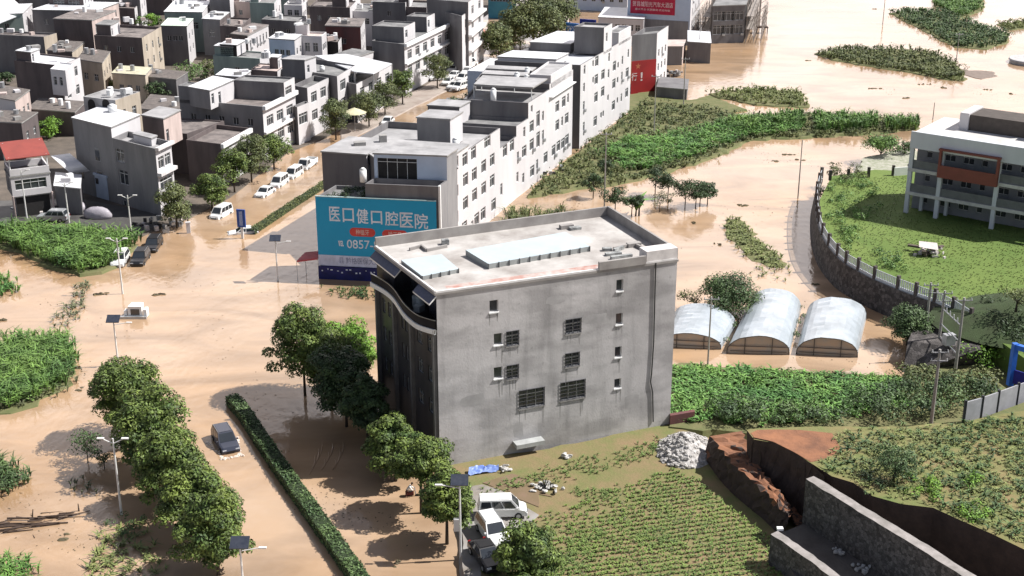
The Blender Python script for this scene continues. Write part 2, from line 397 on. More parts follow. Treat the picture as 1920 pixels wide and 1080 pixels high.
# ------------------------------------------------------------------ the main concrete block in the middle
hM = 18.0
Af, Bf, Cf, Df = (g2(p, hM) for p in ((818, 548), (1270, 485), (1140, 403), (705, 462)))
MC = mat('weathered_cement_wall', (.50, .48, .475), .88, (.36, .345, .34), .13, streak=False, bump=.15, bscale=5)
mroot = thing('apartment_block', (*cen([Af, Bf, Cf, Df]), 0), 'large bare grey cement block with flat roof in the middle of the flood', 'building')
fL = math.hypot(Bf[0] - Af[0], Bf[1] - Af[1])
def pw(l):                                   # windows given by picture position: centre x, y, width m, height m
    o = []
    for x, y, w, h in l:
        u, z = onwall(Af, Bf, x, y); o.append((u - w / 2, u + w / 2, z - h / 2, z + h / 2))
    return o
small = pw([(926, 574, .85, 1.15), (1162, 535, .7, 1.15), (934, 636, .85, 1.15), (1161, 598, .7, 1.15), (934, 699, .85, 1.15), (1159, 660, .7, 1.1), (1158, 719, .7, 1.0)])
grilled = pw([(961, 634, 1.25, 1.45), (1075, 611, 1.6, 1.45), (961, 697, 1.2, 1.4), (1073, 674, 1.5, 1.4), (997, 746, 2.6, 1.9), (1074, 731, 2.6, 1.9)])
# left side: glazed shopfront walls under an S-shaped balcony
zb_ = 14.3
bal = [g2(p, zb_) for p in ((818, 622), (800, 606), (783, 589), (769, 578), (752, 568), (739, 556), (728, 541), (716, 529), (705, 520))]
bal[0] = (Af[0] + .05, Af[1] + .02); bal[-1] = (Df[0] - .4, Df[1] + .3)
lowfp = [Af, Bf, Cf, Df]
_nt = MC.node_tree; _b = _nt.nodes['Principled BSDF']; _g = _n(_nt, 'ShaderNodeNewGeometry')
def _layer(scale, mapping, lo, hi, v0, v1):
    t = _n(_nt, 'ShaderNodeTexNoise'); t.inputs['Scale'].default_value = scale; t.inputs['Detail'].default_value = 6
    m_ = _n(_nt, 'ShaderNodeMapping'); m_.inputs['Scale'].default_value = mapping; _nt.links.new(_g.outputs['Position'], m_.inputs[0]); _nt.links.new(m_.outputs[0], t.inputs['Vector'])
    r = _n(_nt, 'ShaderNodeMapRange'); r.inputs[1].default_value = lo; r.inputs[2].default_value = hi; r.inputs[3].default_value = v0; r.inputs[4].default_value = v1
    _nt.links.new(t.outputs[0], r.inputs[0]); h_ = _n(_nt, 'ShaderNodeHueSaturation'); _nt.links.new(r.outputs[0], h_.inputs['Value'])
    _nt.links.new(_b.inputs['Base Color'].links[0].from_socket, h_.inputs['Color']); _nt.links.new(h_.outputs[0], _b.inputs['Base Color'])
_layer(.9, (1, 1, .12), .5, .72, 1.0, .74); _layer(.35, (.6, .6, 1.6), .42, .6, 1.10, .80); _layer(2.5, (1, 1, 1), .62, .75, 1.0, .8)
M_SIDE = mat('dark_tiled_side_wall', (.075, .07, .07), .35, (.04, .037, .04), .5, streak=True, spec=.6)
mb = MB(); jobs = []
edges = [(Af, Bf, 0, hM, 0, small + grilled), (Bf, Cf, 0, hM, 0, [])] + [(Cf, Df, 0, hM, 0, [])]
for a, b, c, d, mi, hl in edges: jobs.append(wall_face(mb, a, b, c, d, hl, mi))
LW = math.hypot(Af[0] - Df[0], Af[1] - Df[1])
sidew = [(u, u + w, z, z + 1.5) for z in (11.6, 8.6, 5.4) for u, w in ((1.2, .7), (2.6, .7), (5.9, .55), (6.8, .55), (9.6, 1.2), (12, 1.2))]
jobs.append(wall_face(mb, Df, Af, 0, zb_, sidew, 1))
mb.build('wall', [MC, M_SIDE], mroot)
M_GRILLE = mat('dark_steel_grille', (.05, .048, .05), .5)
for H, pt in jobs[:1]:
    for h in H:
        w = window(mroot, pt, h, 'white' if h[1] - h[0] < 1 else 'dark')
        a, b, c, d = h; sb = MB()
        P = [pt(a - .06, c - .12, .01), pt(b + .06, c - .12, .01), pt(b + .06, c - .12, -.10), pt(a - .06, c - .12, -.10)]
        Q = [pt(a - .06, c - .005, .01), pt(b + .06, c - .005, .01), pt(b + .06, c - .005, -.10), pt(a - .06, c - .005, -.10)]
        sb.poly(Q[::-1]); sb.poly([P[3], P[2], Q[2], Q[3]]); sb.poly([P[0], P[3], Q[3], Q[0]]); sb.poly([P[2], P[1], Q[1], Q[2]]); sb.poly(P)
        sb.build('sill', M_WHITE if b - a < 1 else M_CONC, w)
        if b - a > 1:
            gbm = MB(); n = max(3, int((d - c) / .32))
            for i in range(1, n):
                z = c + (d - c) * i / n; gbm.tube(pt(a - .05, z, -.06), pt(b + .05, z, -.06), .028, n=5)
            for i in range(0, 5):
                u = a + (b - a) * i / 4; gbm.tube(pt(u, c, -.06), pt(u, d, -.06), .022, n=5)
            for z in (c, d): gbm.tube(pt(a - .04, z, -.06), pt(b + .04, z, -.06), .035, n=5)
            gbm.build('grille', M_GRILLE, w)
M_DRIP = mat('drip_stain', (.25, .24, .235), .9, (.34, .33, .32), 2.5)
for h in jobs[0][0]:
    a, b, c, d = h; pt = jobs[0][1]; dm = MB()
    for k_ in range(3):
        u = random.uniform(a, b); w_ = random.uniform(.05, .13); l_ = random.uniform(.5, 1.9); dm.poly([pt(u - w_, c - .13, -.004), pt(u - w_ * .3, c - .13 - l_, -.004), pt(u + w_ * .3, c - .13 - l_, -.004), pt(u + w_, c - .13, -.004)][::1])
    dm.build('drip_stain', M_DRIP, mroot)
pt = jobs[0][1]; M_PATCH = mat('render_patch', (.42, .405, .40), .9, (.30, .29, .285), .6)
for u0, u1, z0_, z1_ in ((2.2, 4.6, 6.2, 7.4), (14.5, 17.0, 12.6, 13.6), (7.4, 8.4, 2.0, 3.8), (19.0, 20.6, 3.0, 4.6), (10.6, 12.6, 15.2, 16.0)):
    pm = MB(); n_ = 14; cu, cz_ = (u0 + u1) / 2, (z0_ + z1_) / 2
    pm.poly([pt(cu + (u1 - u0) / 2 * math.copysign(abs(math.cos(t)) ** .5, math.cos(t)) * random.uniform(.85, 1.1), cz_ + (z1_ - z0_) / 2 * math.copysign(abs(math.sin(t)) ** .5, math.sin(t)) * random.uniform(.8, 1.1), -.003) for t in [2 * math.pi * i / n_ for i in range(n_)]]); pm.build('render_patch', M_PATCH, mroot)
for h in jobs[3][0]: window(mroot, jobs[3][1], h, 'dark')
# stain patches, pier and pillars on the shaded left side
sm = MB(); dxs, dys = (Af[0] - Df[0]) / LW, (Af[1] - Df[1]) / LW; nxs, nys = dys, -dxs
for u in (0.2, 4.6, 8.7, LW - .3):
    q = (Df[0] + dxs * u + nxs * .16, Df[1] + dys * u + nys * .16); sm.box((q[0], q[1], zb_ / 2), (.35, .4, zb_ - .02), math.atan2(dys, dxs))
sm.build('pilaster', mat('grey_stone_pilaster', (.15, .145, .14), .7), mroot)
# balcony slab, white kerb and railing following the S curve
balo = [(p[0] + nxs * (.6 + .42 * math.sin(i / 8 * math.pi * 2)), p[1] + nys * (.6 + .42 * math.sin(i / 8 * math.pi * 2))) for i, p in enumerate(
    [(Df[0] + (Af[0] - Df[0]) * (1 - i / 8), Df[1] + (Af[1] - Df[1]) * (1 - i / 8)) for i in range(9)])]
balo[0] = (Af[0] + nxs * .1, Af[1] + nys * .1)
k = 4; fine = []
for i in range(len(balo) - 1):
    p0, p1, p2, p3 = balo[max(i - 1, 0)], balo[i], balo[i + 1], balo[min(i + 2, 8)]
    for j in range(k):
        t = j / k; fine.append(tuple(.5 * ((2 * p1[c]) + (-p0[c] + p2[c]) * t + (2 * p0[c] - 5 * p1[c] + 4 * p2[c] - p3[c]) * t * t + (-p0[c] + 3 * p1[c] - 3 * p2[c] + p3[c]) * t ** 3) for c in (0, 1)))
fine.append(balo[-1])
def ribbon(pl, z0, z1, t, nrm, name, m, par):
    b_ = MB()
    for p, q in zip(pl, pl[1:]):
        o1, o2 = (p[0] + nrm[0] * t, p[1] + nrm[1] * t), (q[0] + nrm[0] * t, q[1] + nrm[1] * t)
        b_.poly([(*p, z1), (*q, z1), (*o2, z1), (*o1, z1)]); b_.poly([(*o1, z0), (*o1, z1), (*o2, z1), (*o2, z0)])
        b_.poly([(*p, z0), (*q, z0), (*q, z1), (*p, z1)]); b_.poly([(*p, z0), (*o1, z0), (*o2, z0), (*q, z0)])
    return b_.build(name, m, par)
sl = MB(); sl.prism([(p[0], p[1]) for p in fine[::-1]] + [Af, Df][::1], zb_ - .05, zb_ + .0, 0)
balc = sl.build('balcony', M_CONC, mroot)
ribbon(fine, zb_ - .35, zb_ + .12, .18, (nxs, nys), 'balcony_kerb', M_WHITE, mroot)
ribbon(fine, zb_ + .12, zb_ + .95, .05, (nxs, nys), 'balcony_parapet', mat('dark_balcony_panel', (.03, .028, .03), .7, spec=.1), mroot)
ribbon(fine, zb_ + .95, zb_ + 1.02, .09, (nxs, nys), 'balcony_rail', mat('steel_rail', (.4, .42, .45), .35, metal=.7), mroot)
# recessed top storey behind the balcony, then the roof with parapets
inn = sub([Af, Bf, Cf, Df], .115, 1, 0, 1)
tw = MB()
tp = [sub([Af, Bf, Cf, Df], .0, .0001, 0, 0)[0]]
def SP(u, v): return sub([Af, Bf, Cf, Df], u, u + .001, v, v + .001)[0]
path = [SP(0, 1), SP(.02, .78), SP(.085, .78), SP(.085, .30), SP(.045, .30), SP(.045, .0)]
for p, q in zip(path, path[1:]): tw.poly([(*p, zb_), (*q, zb_), (*q, hM - .1), (*p, hM - .1)])
tw.build('recessed_storey', mat('dark_glazed_wall', (.055, .055, .062), .25, (.035, .03, .035), 1), mroot)
M_AWN = mat('dark_blue_tile_awning', (.045, .06, .12), .55, (.03, .04, .085), 1.5, bump=.4, bscale=12)
for v0, v1 in ((.56, 1.0), (.0, .26)):
    aw = MB()
    p, q = SP(0, v0), SP(0, v1); o1 = (p[0] + nxs * .7, p[1] + nys * .7); o2 = (q[0] + nxs * .7, q[1] + nys * .7)
    i1, i2 = (p[0] - nxs * .2, p[1] - nys * .2), (q[0] - nxs * .2, q[1] - nys * .2)
    aw.poly([(*i1, hM - .12), (*i2, hM - .12), (*o2, hM - 1.0), (*o1, hM - 1.0)]); aw.poly([(*i1, hM - .32), (*o1, hM - 1.15), (*o2, hM - 1.15), (*i2, hM - .32)])
    aw.poly([(*o1, hM - 1.15), (*o1, hM - 1.0), (*o2, hM - 1.0), (*o2, hM - 1.15)], 1); aw.poly([(*i1, hM - .32), (*i1, hM - .12), (*o1, hM - 1.0), (*o1, hM - 1.15)], 1)
    aw.poly([(*i2, hM - .32), (*o2, hM - 1.15), (*o2, hM - 1.0), (*i2, hM - .12)], 1)
    aw.build('awning', [M_AWN, M_WHITE], mroot)
M_RF = mat('sunbleached_roof_screed', (.50, .475, .45), .8, (.27, .245, .225), .3, bump=.1)
M_PARA = mat('roof_parapet_cement', (.35, .33, .31), .9, (.24, .22, .21), .5)
rb = MB(); rfp = [(Af[0] + nxs * .12, Af[1] + nys * .12), Bf, Cf, (Df[0] + nxs * .12, Df[1] + nys * .12)]
out_ = inset(rfp, -.09); zr = hM - .05
rb.prism(out_, hM - .28, zr, 0, 1)
rb.build('roof_slab', [M_PARA, M_RF], mroot)
pr = MB()
def kerb(p, q, hh, t, mi=0, z=zr):
    L = math.hypot(q[0] - p[0], q[1] - p[1]); a = math.atan2(q[1] - p[1], q[0] - p[0]); pr.box(((p[0] + q[0]) / 2, (p[1] + q[1]) / 2, z + hh / 2), (L, t, hh), a, mi)
i2_ = inset(out_, .14)
kerb(i2_[0], i2_[1], .14, .22, 1); kerb(i2_[1], i2_[2], 1.05, .24); kerb(i2_[2], i2_[3], 1.0, .24); kerb(i2_[3], i2_[0], .2, .2, 1)
kerb(sub(rfp, .66, .66, 0, .0)[0], sub(rfp, .86, .86, .0, .0)[0], .8, .3); 
pr.build('parapet', [M_PARA, mat('white_kerb', (.7, .68, .66), .7)], mroot)
ct = MB(); ct.prism(sub(rfp, .865, 1.0, .0, .10), zr + .16, zr + 1.15)
ct.build('corner_upstand', mat('pale_pinkish_plaster', (.66, .62, .6), .8), mroot)
# translucent sheet skylight, low canopy and clutter on the roof
M_SKY = mat('pale_blue_sheet', (.40, .47, .49), .35, (.34, .41, .44), .5, spec=.4)
def sheet(fp, zlow, zhi, name):
    s_ = MB(); a, b, c, d = fp
    A0, B0, C0, D0 = (*a, zlow), (*b, zlow), (*c, zhi), (*d, zhi)
    s_.poly([A0, B0, C0, D0]); t = .1
    s_.poly([(a[0], a[1], zr), (b[0], b[1], zr), B0, A0], 1); s_.poly([(b[0], b[1], zr), (c[0], c[1], zr), C0, B0], 1); s_.poly([(d[0], d[1], zr), (a[0], a[1], zr), A0, D0], 1); s_.poly([(c[0], c[1], zr), (d[0], d[1], zr), D0, C0], 1)
    o = s_.build(name, [M_SKY, mat('skylight_upstand', (.34, .35, .34), .8)], mroot)
    r_ = MB(); L = math.hypot(b[0] - a[0], b[1] - a[1]); n = max(4, int(L / 1.0))
    for i in range(n + 1):
        t_ = i / n; p = (a[0] + (b[0] - a[0]) * t_, a[1] + (b[1] - a[1]) * t_); r_.box((p[0] - nys * .0, p[1] - .06, (zlow + zr) / 2), (.06, .1, zlow - zr + .1), math.atan2(b[1] - a[1], b[0] - a[0]))
    r_.build('skylight_rib', mat('rib_grey', (.12, .12, .12), .7), o)
    return o
sheet([g2(p, hM + .5) for p in ((916, 494), (1106, 461), (1060, 436), (873, 470))], zr + .5, zr + .62, 'skylight')
sheet([g2(p, hM + .4) for p in ((792, 517), (860, 503), (828, 477), (752, 488))], zr + .4, zr + .48, 'low_skylight')
for p, s, a in (((1150, 478), (1.6, .5, .25), .3), ((1160, 470), (1.4, .25, .35), .8), ((1138, 470), (.9, .5, .3), .1), ((1165, 484), (2.2, .35, .3), .35), ((1078, 430), (1.2, .6, .25), .4), ((835, 458), (.7, .6, .5), .2)):
    q = g2(p, zr); cl = MB(); cl.box((q[0], q[1], zr + s[2] / 2 + .01), s, a); cl.build('scrap_board', mat('roof_scrap', (.42, .43, .42), .7, (.10, .10, .10), 1.5), mroot)
def lowwall(pts, z, hh=.35, t=.18):
    hb = MB()
    for p, q in zip(pts, pts[1:]): p = g2(p, z); q = g2(q, z); L = math.hypot(q[0] - p[0], q[1] - p[1]); hb.box(((p[0] + q[0]) / 2, (p[1] + q[1]) / 2, z + hh / 2), (L, t, hh), math.atan2(q[1] - p[1], q[0] - p[0]))
    hb.build('roof_upstand', M_PARA, mroot)
lowwall([(1150, 470), (1188, 461), (1215, 474)], zr); lowwall([(768, 470), (790, 464), (800, 472), (838, 464)], zr, .3)
for p in ((1188, 462), (1062, 428)):
    q = g2(p, zr); b_ = MB(); b_.box((q[0], q[1], zr + .2), (1.4, .6, .4), .38); b_.build('roof_vent', M_PARA, mroot)
# red-brown rain stain strip along the front kerb
st = MB(); f_ = sub(rfp, .06, .74, .03, .10); st.poly([(*p, zr + .006) for p in f_]); st.build('red_membrane', mat('worn_red_membrane', (.36, .17, .135), .8, (.48, .45, .42), .8), mroot)
# drain pipe down the front wall, with its kink
dp = MB(); pipe = [(1229, 492), (1227, 560), (1225, 640), (1221, 700), (1219, 715), (1223, 735), (1224, 790)]
pp = []
fdx, fdy = (Bf[0] - Af[0]) / fL, (Bf[1] - Af[1]) / fL
for x, y in pipe: u, z = onwall(Af, Bf, x, y); pp.append((Af[0] + fdx * u + fdy * .09, Af[1] + fdy * u - fdx * .09, z))
for p, q in zip(pp, pp[1:]): dp.tube(p, q, .06)
dp.build('drain_pipe', mat('black_pipe', (.04, .04, .04), .5), mroot)
# little canopy above the ground-floor hatch
u, z = onwall(Af, Bf, 988, 826); cb = MB(); q = (Af[0] + fdx * u + fdy * .5, Af[1] + fdy * u - fdx * .5)
cb.box((q[0], q[1], z), (2.9, .98, .42), math.atan2(fdy, fdx)); cn_ = cb.build('hatch_canopy', mat('grey_canopy', (.42, .43, .42), .6), mroot)
# tanks and boxes on the balcony (they stand on it)
for (x, y, r) in ((748, 556, .5), (763, 560, .42), (757, 552, .45)):
    q = G(x, y + 14, zb_ + .01)
tk = MB()
for v, hh in ((.40, 1.3), (.46, 1.0)):
    p = SP(.035, v); tk.tube((p[0], p[1], zb_ + .01), (p[0], p[1], zb_ + hh), .45, .45, 14)
p = SP(.02, .36); tk.box((p[0], p[1], zb_ + .35), (.9, .7, .6), 1)
tk.build('water_barrel', mat('pale_plastic_barrel', (.4, .43, .43), .5), mroot)
# ------------------------------------------------------------------ the row between the street and the fields
FB = {k: g2(v) for k, v in dict(F0=(838, 484), F1=(853, 471), F2=(938, 398), F3=(968, 372), F4=(990, 355), F5=(1072, 289), F6=(1086, 279), F7=(1180, 209)).items()}
LD = (math.cos(R(165.4)), math.sin(R(165.4)))
def leftof(p, d): return (p[0] + LD[0] * d, p[1] + LD[1] * d)
def facwin(P0, P1, l):
    o = []
    for x, y, k in l:
        u, z = onwall(P0, P1, x, y)
        w, h = {'n': (1.0, 1.6), 's': (.9, 1.1), 'm': (2.0, 1.85), 'w': (2.6, 2.0), 't': (1.7, 2.6)}[k]
        o.append((u - w / 2, u + w / 2, z - h / 2, z + h / 2))
    # drop overlaps
    r = []
    for h in o:
        if not any(h[0] < g[1] + .08 and h[1] > g[0] - .08 and h[2] < g[3] + .08 and h[3] > g[2] - .08 for g in r): r.append(h)
    return r
WL = [M_DGREY, M_TILE, M_DGREY, M_TILE]
# --- billboard building
hb1 = HT(853, 471, 292)
r1 = thing('corner_building', (*FB['F1'], 0), 'grey corner building with a huge teal clinic hoarding on its end wall', 'building')
fpB = [leftof(FB['F1'], 17.5), FB['F1'], FB['F2'], leftof(FB['F2'], 17.5)]
w1 = facwin(FB['F1'], FB['F2'], [(857, 303, 'n'), (872, 299, 'm'), (888, 287, 'm'), (914, 264, 'w'), (873, 337, 'm'), (889.5, 327, 'm'), (907, 312, 'm'), (923, 300, 'm'), (873, 381, 'm'), (890, 365.5, 'm'), (907, 353, 'm'), (923, 339, 'm'), (857, 358, 'n'), (857, 407, 'n'), (871, 427, 'm'), (885.5, 424, 'n'), (894, 411, 'm'), (906, 401, 'm'), (925.5, 384, 'm')])
# split: front roofed part, rear terrace
fr_ = sub(fpB, 0, 1, 0, .30); bk_ = sub(fpB, 0, 1, .30, 1)
Ls = elen(fpB, 1)
block(r1, fr_, 0, hb1, .0, WL, M_ROOFL, {1: [h for h in w1 if h[1] < Ls * .30]})
block(r1, bk_, 0, hb1 - .6, 1.0, WL, M_ROOFL, {1: [(h[0] - Ls * .3, h[1] - Ls * .3, h[2], h[3]) for h in w1 if h[0] > Ls * .30]})
# front-left wing reaching forward, flush with the end wall
A_ = g2((603, 286), hb1); B_ = g2((687, 292), hb1)
dfw = (FB['F1'][0] - FB['F2'][0], FB['F1'][1] - FB['F2'][1]); dl = math.hypot(*dfw); dfw = (dfw[0] / dl, dfw[1] / dl)
lw = [A_, B_, (B_[0] - dfw[0] * 6.6, B_[1] - dfw[1] * 6.6), (A_[0] - dfw[0] * 6.6, A_[1] - dfw[1] * 6.6)]
block(r1, lw, 0, hb1 + .025, .0, [M_DGREY, M_TILE, M_DGREY, M_TILE], M_ROOFL, {1: [(.5, 1.7, 12, 13.8), (2.1, 3.5, 12, 13.8)]})
# podium with the hoarding: lower right part
PA, PB = g2((602, 520)), g2((826, 531))
PL = math.hypot(PB[0] - PA[0], PB[1] - PA[1]); pd = ((PB[0] - PA[0]) / PL, (PB[1] - PA[1]) / PL)
hbb = HT(602, 520, 367); hrt = HT(822, 530, 349)
podL = [PA, (PA[0] + pd[0] * 6.4, PA[1] + pd[1] * 6.4)]
back = lambda p, d: (p[0] - dfw[0] * d, p[1] - dfw[1] * d)
fpod = [podL[0], podL[1], back(podL[1], 5.5), back(podL[0], 5.5)]
block(r1, fpod, 0, hbb - .1, .5, [M_DGREY], M_ROOFG)
fpr = [podL[1], PB, back(PB, 2.9), back(podL[1], 2.9)]
block(r1, fpr, 0, hrt, .9, [M_DGREY, M_GREY, M_DGREY, M_DGREY], M_ROOFL)
# pale blue room wall at the back of the terrace
q0, q1 = back(podL[1], 2.95), back(PB, 2.95)
ztr = HT(*PXY(q1[0], q1[1], 0), 294)
block(r1, [q0, q1, back(q1, 3.6), back(q0, 3.6)], 0, ztr, 0, [M_BLUEW, M_GREY, M_GREY, M_DGREY], M_ROOFL, {0: [(.4, 5.6, hrt - .85, ztr - .45)]}, 'open', wname='terrace_room')
block(r1, [back(q0, 3.62), back(q1, 3.62), (FB['F1'][0] - .05, FB['F1'][1] + .1), leftof(FB['F1'], 13.0)], 0, hb1 - .03, 0, [M_GREY, M_GREY, M_GREY, M_DGREY], M_ROOFL, wname='link_wing')
for u, v, w_, d_, h_ in ((.2, .25, 1.6, 1.1, .5), (.33, .7, 1.0, 1.0, 1.0), (.72, .2, 2.4, .5, .35)):
    p = sub(fr_, u, u + .01, v, v + .01)[0]; b_ = MB(); b_.box((*p, hb1 + .2 + h_ / 2), (w_, d_, h_), .2); b_.build('roof_unit', M_CONC, r1)
tank(r1, podL[1][0] - .3, podL[1][1] + .9, hb1 - 3.0 if False else hrt, .45, 1.6, m=M_WHITE)
cb_ = MB(); s_ = sub(bk_, .46, .78, .1, .5); 
rr = block(r1, sub(bk_, .50, .78, .25, .62), hb1 - 1.5, hb1 + 2.6, .0, [M_GREY, M_TILE, M_GREY, M_GREY], M_ROOFL, wname='stair_cabin')
tank(r1, *sub(bk_, .84, .9, .2, .3)[0], hb1 - 1.4, .5, 1.5, m=M_WHITE)
# trim at the right edge of the end wall
tr = MB(); tr.box((PB[0] + pd[0] * .12, PB[1] + pd[1] * .12, hrt / 2), (.25, .5, hrt + .2), math.atan2(pd[1], pd[0])); tr.build('corner_trim', M_WHITE, r1)
# hoarding
bb0, bb1 = (PA[0] + pd[1] * .25 - pd[0] * .1, PA[1] - pd[0] * .25 - pd[1] * .1), (PB[0] - pd[0] * .3 + pd[1] * .25, PB[1] - pd[0] * .25 - pd[1] * .3)
BL = math.hypot(bb1[0] - bb0[0], bb1[1] - bb0[1])
def wz(x, y): return onwall(bb0, bb1, x, y)
zt = (wz(602, 367)[1] + wz(819, 379)[1]) / 2; zg = wz(606, 477)[1]; zb2 = wz(607, 497)[1]; zs = .2
bill = thing('billboard', (*bb0, 0), 'teal hoarding with white clinic name, red pills and phone number on end wall', 'billboard')
def panel(z0, z1, m, name, t=.12, u0=0.0, u1=None):
    u1 = BL if u1 is None else u1; b_ = MB()
    p, q = (bb0[0] + pd[0] * u0, bb0[1] + pd[1] * u0), (bb0[0] + pd[0] * u1, bb0[1] + pd[1] * u1)
    b_.prism([(p[0] + pd[1] * t, p[1] - pd[0] * t), (q[0] + pd[1] * t, q[1] - pd[0] * t), q, p], z0, z1); return b_.build(name, m, bill)
M_TEAL = mat('teal_hoarding_vinyl', (.01, .31, .55), .45, (.01, .285, .51), .3)
panel(zg + .01, zt, M_TEAL, 'sign_panel'); panel(zb2, zg - .005, mat('pale_lilac_band', (.60, .64, .80), .5), 'address_band')
panel(zt + .01, zt + .12, mat('pale_trim', (.45, .6, .6), .5), 'top_trim', .2)
TW = mat('white_lettering', (.74, .80, .90), .5); 
def px_box(x0, x1, y0, y1):
    xm = (x0 + x1) / 2; a = wz(x0, (y0 + y1) / 2)[0]; b = wz(x1, (y0 + y1) / 2)[0]; return a, b, wz(xm, y1)[1], wz(xm, y0)[1]
for ch, x0, x1, y0, y1 in (('医', 618, 638, 387, 414), ('口', 643, 664, 390, 416), ('健', 669, 691, 391, 419), ('口', 696, 717, 395, 420), ('腔', 722, 747, 396, 423), ('医', 750, 775, 398, 426), ('院', 778, 803, 400, 429)):
    text(bill, ch, bb0, bb1, *px_box(x0, x1, y0, y1), TW, .13)
M_PILL = mat('red_pill_sign', (.62, .07, .06), .5)
for (x0, x1, y0, y1, s_) in ((656, 704, 427, 443, '种植牙'), (717, 765, 431, 448, '矫正牙')):
    a, b, c, d = px_box(x0, x1, y0, y1); b_ = MB(); pts = []
    r_ = (d - c) / 2; zc = (c + d) / 2
    for i in range(17):
        t = -math.pi / 2 + math.pi * i / 16; pts.append((b - r_ + r_ * math.cos(t), zc + r_ * math.sin(t)))
    for i in range(17):
        t = math.pi / 2 + math.pi * i / 16; pts.append((a + r_ + r_ * math.cos(t), zc + r_ * math.sin(t)))
    b_.poly([(bb0[0] + pd[0] * u + pd[1] * .13, bb0[1] + pd[1] * u - pd[0] * .13, z) for u, z in pts]); pl = b_.build('pill_sign', M_PILL, bill)
    text(pl, s_, bb0, bb1, a + (b - a) * .24, b - (b - a) * .24, c + (d - c) * .18, d - (d - c) * .18, mat('pale_pink_lettering', (.75, .55, .5), .5), .14)
text(bill, '0857-8', bb0, bb1, *px_box(651, 711, 450, 466), TW, .13, 'phone_number')
text(bill, '℡', bb0, bb1, *px_box(635, 645, 451, 461), TW, .13, 'phone_mark') or None
text(bill, '县 黔格医保大道', bb0, bb1, *px_box(636, 712, 483, 495), mat('grey_lettering', (.25, .28, .42), .6), .13)
# dark blue shopfront under it
shop = thing('shopfront', (PA[0], PA[1] - .4, 0), 'dark blue shopfront with white marks under the teal hoarding', 'shopfront')
b_ = MB(); b_.prism([(bb0[0] + pd[1] * .35, bb0[1] - pd[0] * .35), (bb1[0] + pd[1] * .35, bb1[1] - pd[0] * .35), (bb1[0] + pd[1] * .02, bb1[1] - pd[0] * .02), (bb0[0] + pd[1] * .02, bb0[1] - pd[0] * .02)], -.4, zb2 - .06)
b_.build('fascia', mat('dark_blue_fascia', (.015, .02, .14), .5, (.01, .012, .07), .8), shop)
wmk = MB(); random.seed(3)
for i in range(16):
    u = .6 + i * .62 + random.uniform(-.2, .2); z = zb2 - .35 - random.uniform(0, .5); s1, s2 = random.uniform(.1, .3), random.uniform(.08, .2)
    q = (bb0[0] + pd[0] * u + pd[1] * .37, bb0[1] + pd[1] * u - pd[0] * .37); wmk.box((q[0], q[1], z), (s1, .03, s2), math.atan2(pd[1], pd[0]))
wmk.build('shop_mark', TW, shop)
# red awning tent beside it
aT = [G(556, 489, 2.7), G(596, 484, 2.7), G(603, 470, 3.0), G(572, 473, 3.0)]
tnt = thing('awning_tent', G(580, 530), 'red canopy on thin posts standing in the water beside the teal hoarding', 'canopy')
b_ = MB(); b_.poly(aT); b_.poly([(p[0], p[1], p[2] - .12) for p in aT][::-1])
for i in range(4): a, b = aT[i], aT[(i + 1) % 4]; b_.poly([(a[0], a[1], a[2] - .2), (b[0], b[1], b[2] - .2), b, a])
b_.build('canopy_cloth', mat('red_canopy_cloth', (.55, .09, .10), .6), tnt)
for p in aT: b_ = MB(); b_.tube((p[0], p[1], -.5), p, .035); b_.build('post', M_METAL, tnt)
# plants in the planter on the podium come later (foliage)
PLANTER = (fpod, hbb - .5)

# --- street-side neighbours to the north
r2 = thing('row_house', (*FB['F3'], 0), 'low white tiled row house between the hoarding building and the tall terraced one', 'building')
h2 = HT(968, 372, 256)
fp2 = [leftof(FB['F2'], 9), FB['F2'], FB['F3'], leftof(FB['F3'], 9)]
block(r2, fp2, 0, h2, .7, WL, M_GREY, {1: facwin(FB['F2'], FB['F3'], [(947, 283, 'm'), (960, 273, 'm'), (938, 357, 'm')])})
h2c = HT(979, 363, 229)
r2c = thing('row_house', (*FB['F4'], 0), 'narrow dark-ended row house stepping up towards the terraced white block', 'building')
fp2c = [leftof(FB['F3'], 16), FB['F3'], FB['F4'], leftof(FB['F4'], 16)]
block(r2c, fp2c, 0, h2c, .5, WL, M_ROOFG, {1: facwin(FB['F3'], FB['F4'], [(983, 247.5, 'n'), (971, 291, 's'), (983, 284, 'm'), (970, 332, 'n'), (981, 334, 'n')])})
block(r2c, sub(fp2c, .1, .42, .1, .9), h2c - .6, h2c + 2.2, 0, [M_DGREY, M_TILE], M_ROOFL, wname='stair_cabin')
h3 = HT(990, 355, 193)
r3 = thing('terraced_building', (*FB['F4'], 0), 'long white tiled building with stepped roof terraces and white water tanks', 'building')
fp3 = [leftof(FB['F4'], 10.5), FB['F4'], FB['F5'], leftof(FB['F5'], 15)]
w3 = facwin(FB['F4'], FB['F5'], [(997, 204, 's'), (997, 237, 'm'), (997, 271, 'm'), (1009, 223, 't'), (1018, 217.5, 'n'), (1027, 213, 'm'), (1045, 200, 'm'), (1057, 191, 'm'), (1065, 184, 'n'), (1009, 262, 't'), (1018, 253, 'n'), (1026, 247.5, 'm'), (1045, 235, 'm'), (1054, 227.5, 'n'), (1062.5, 222, 'm'), (1038, 282, 'm'), (1047, 274, 'm'), (1055.5, 269, 'm'), (1063, 262, 'm'), (988, 327, 'n'), (998, 321, 'm'), (1007, 308, 'n'), (1023, 295.5, 'm')])
L3_ = elen(fp3, 1)
a3, b3 = sub(fp3, 0, 1, 0, .45), sub(fp3, 0, 1, .45, 1)
block(r3, a3, 0, h3, .5, WL, M_ROOFL, {1: [h for h in w3 if h[1] < L3_ * .45]})
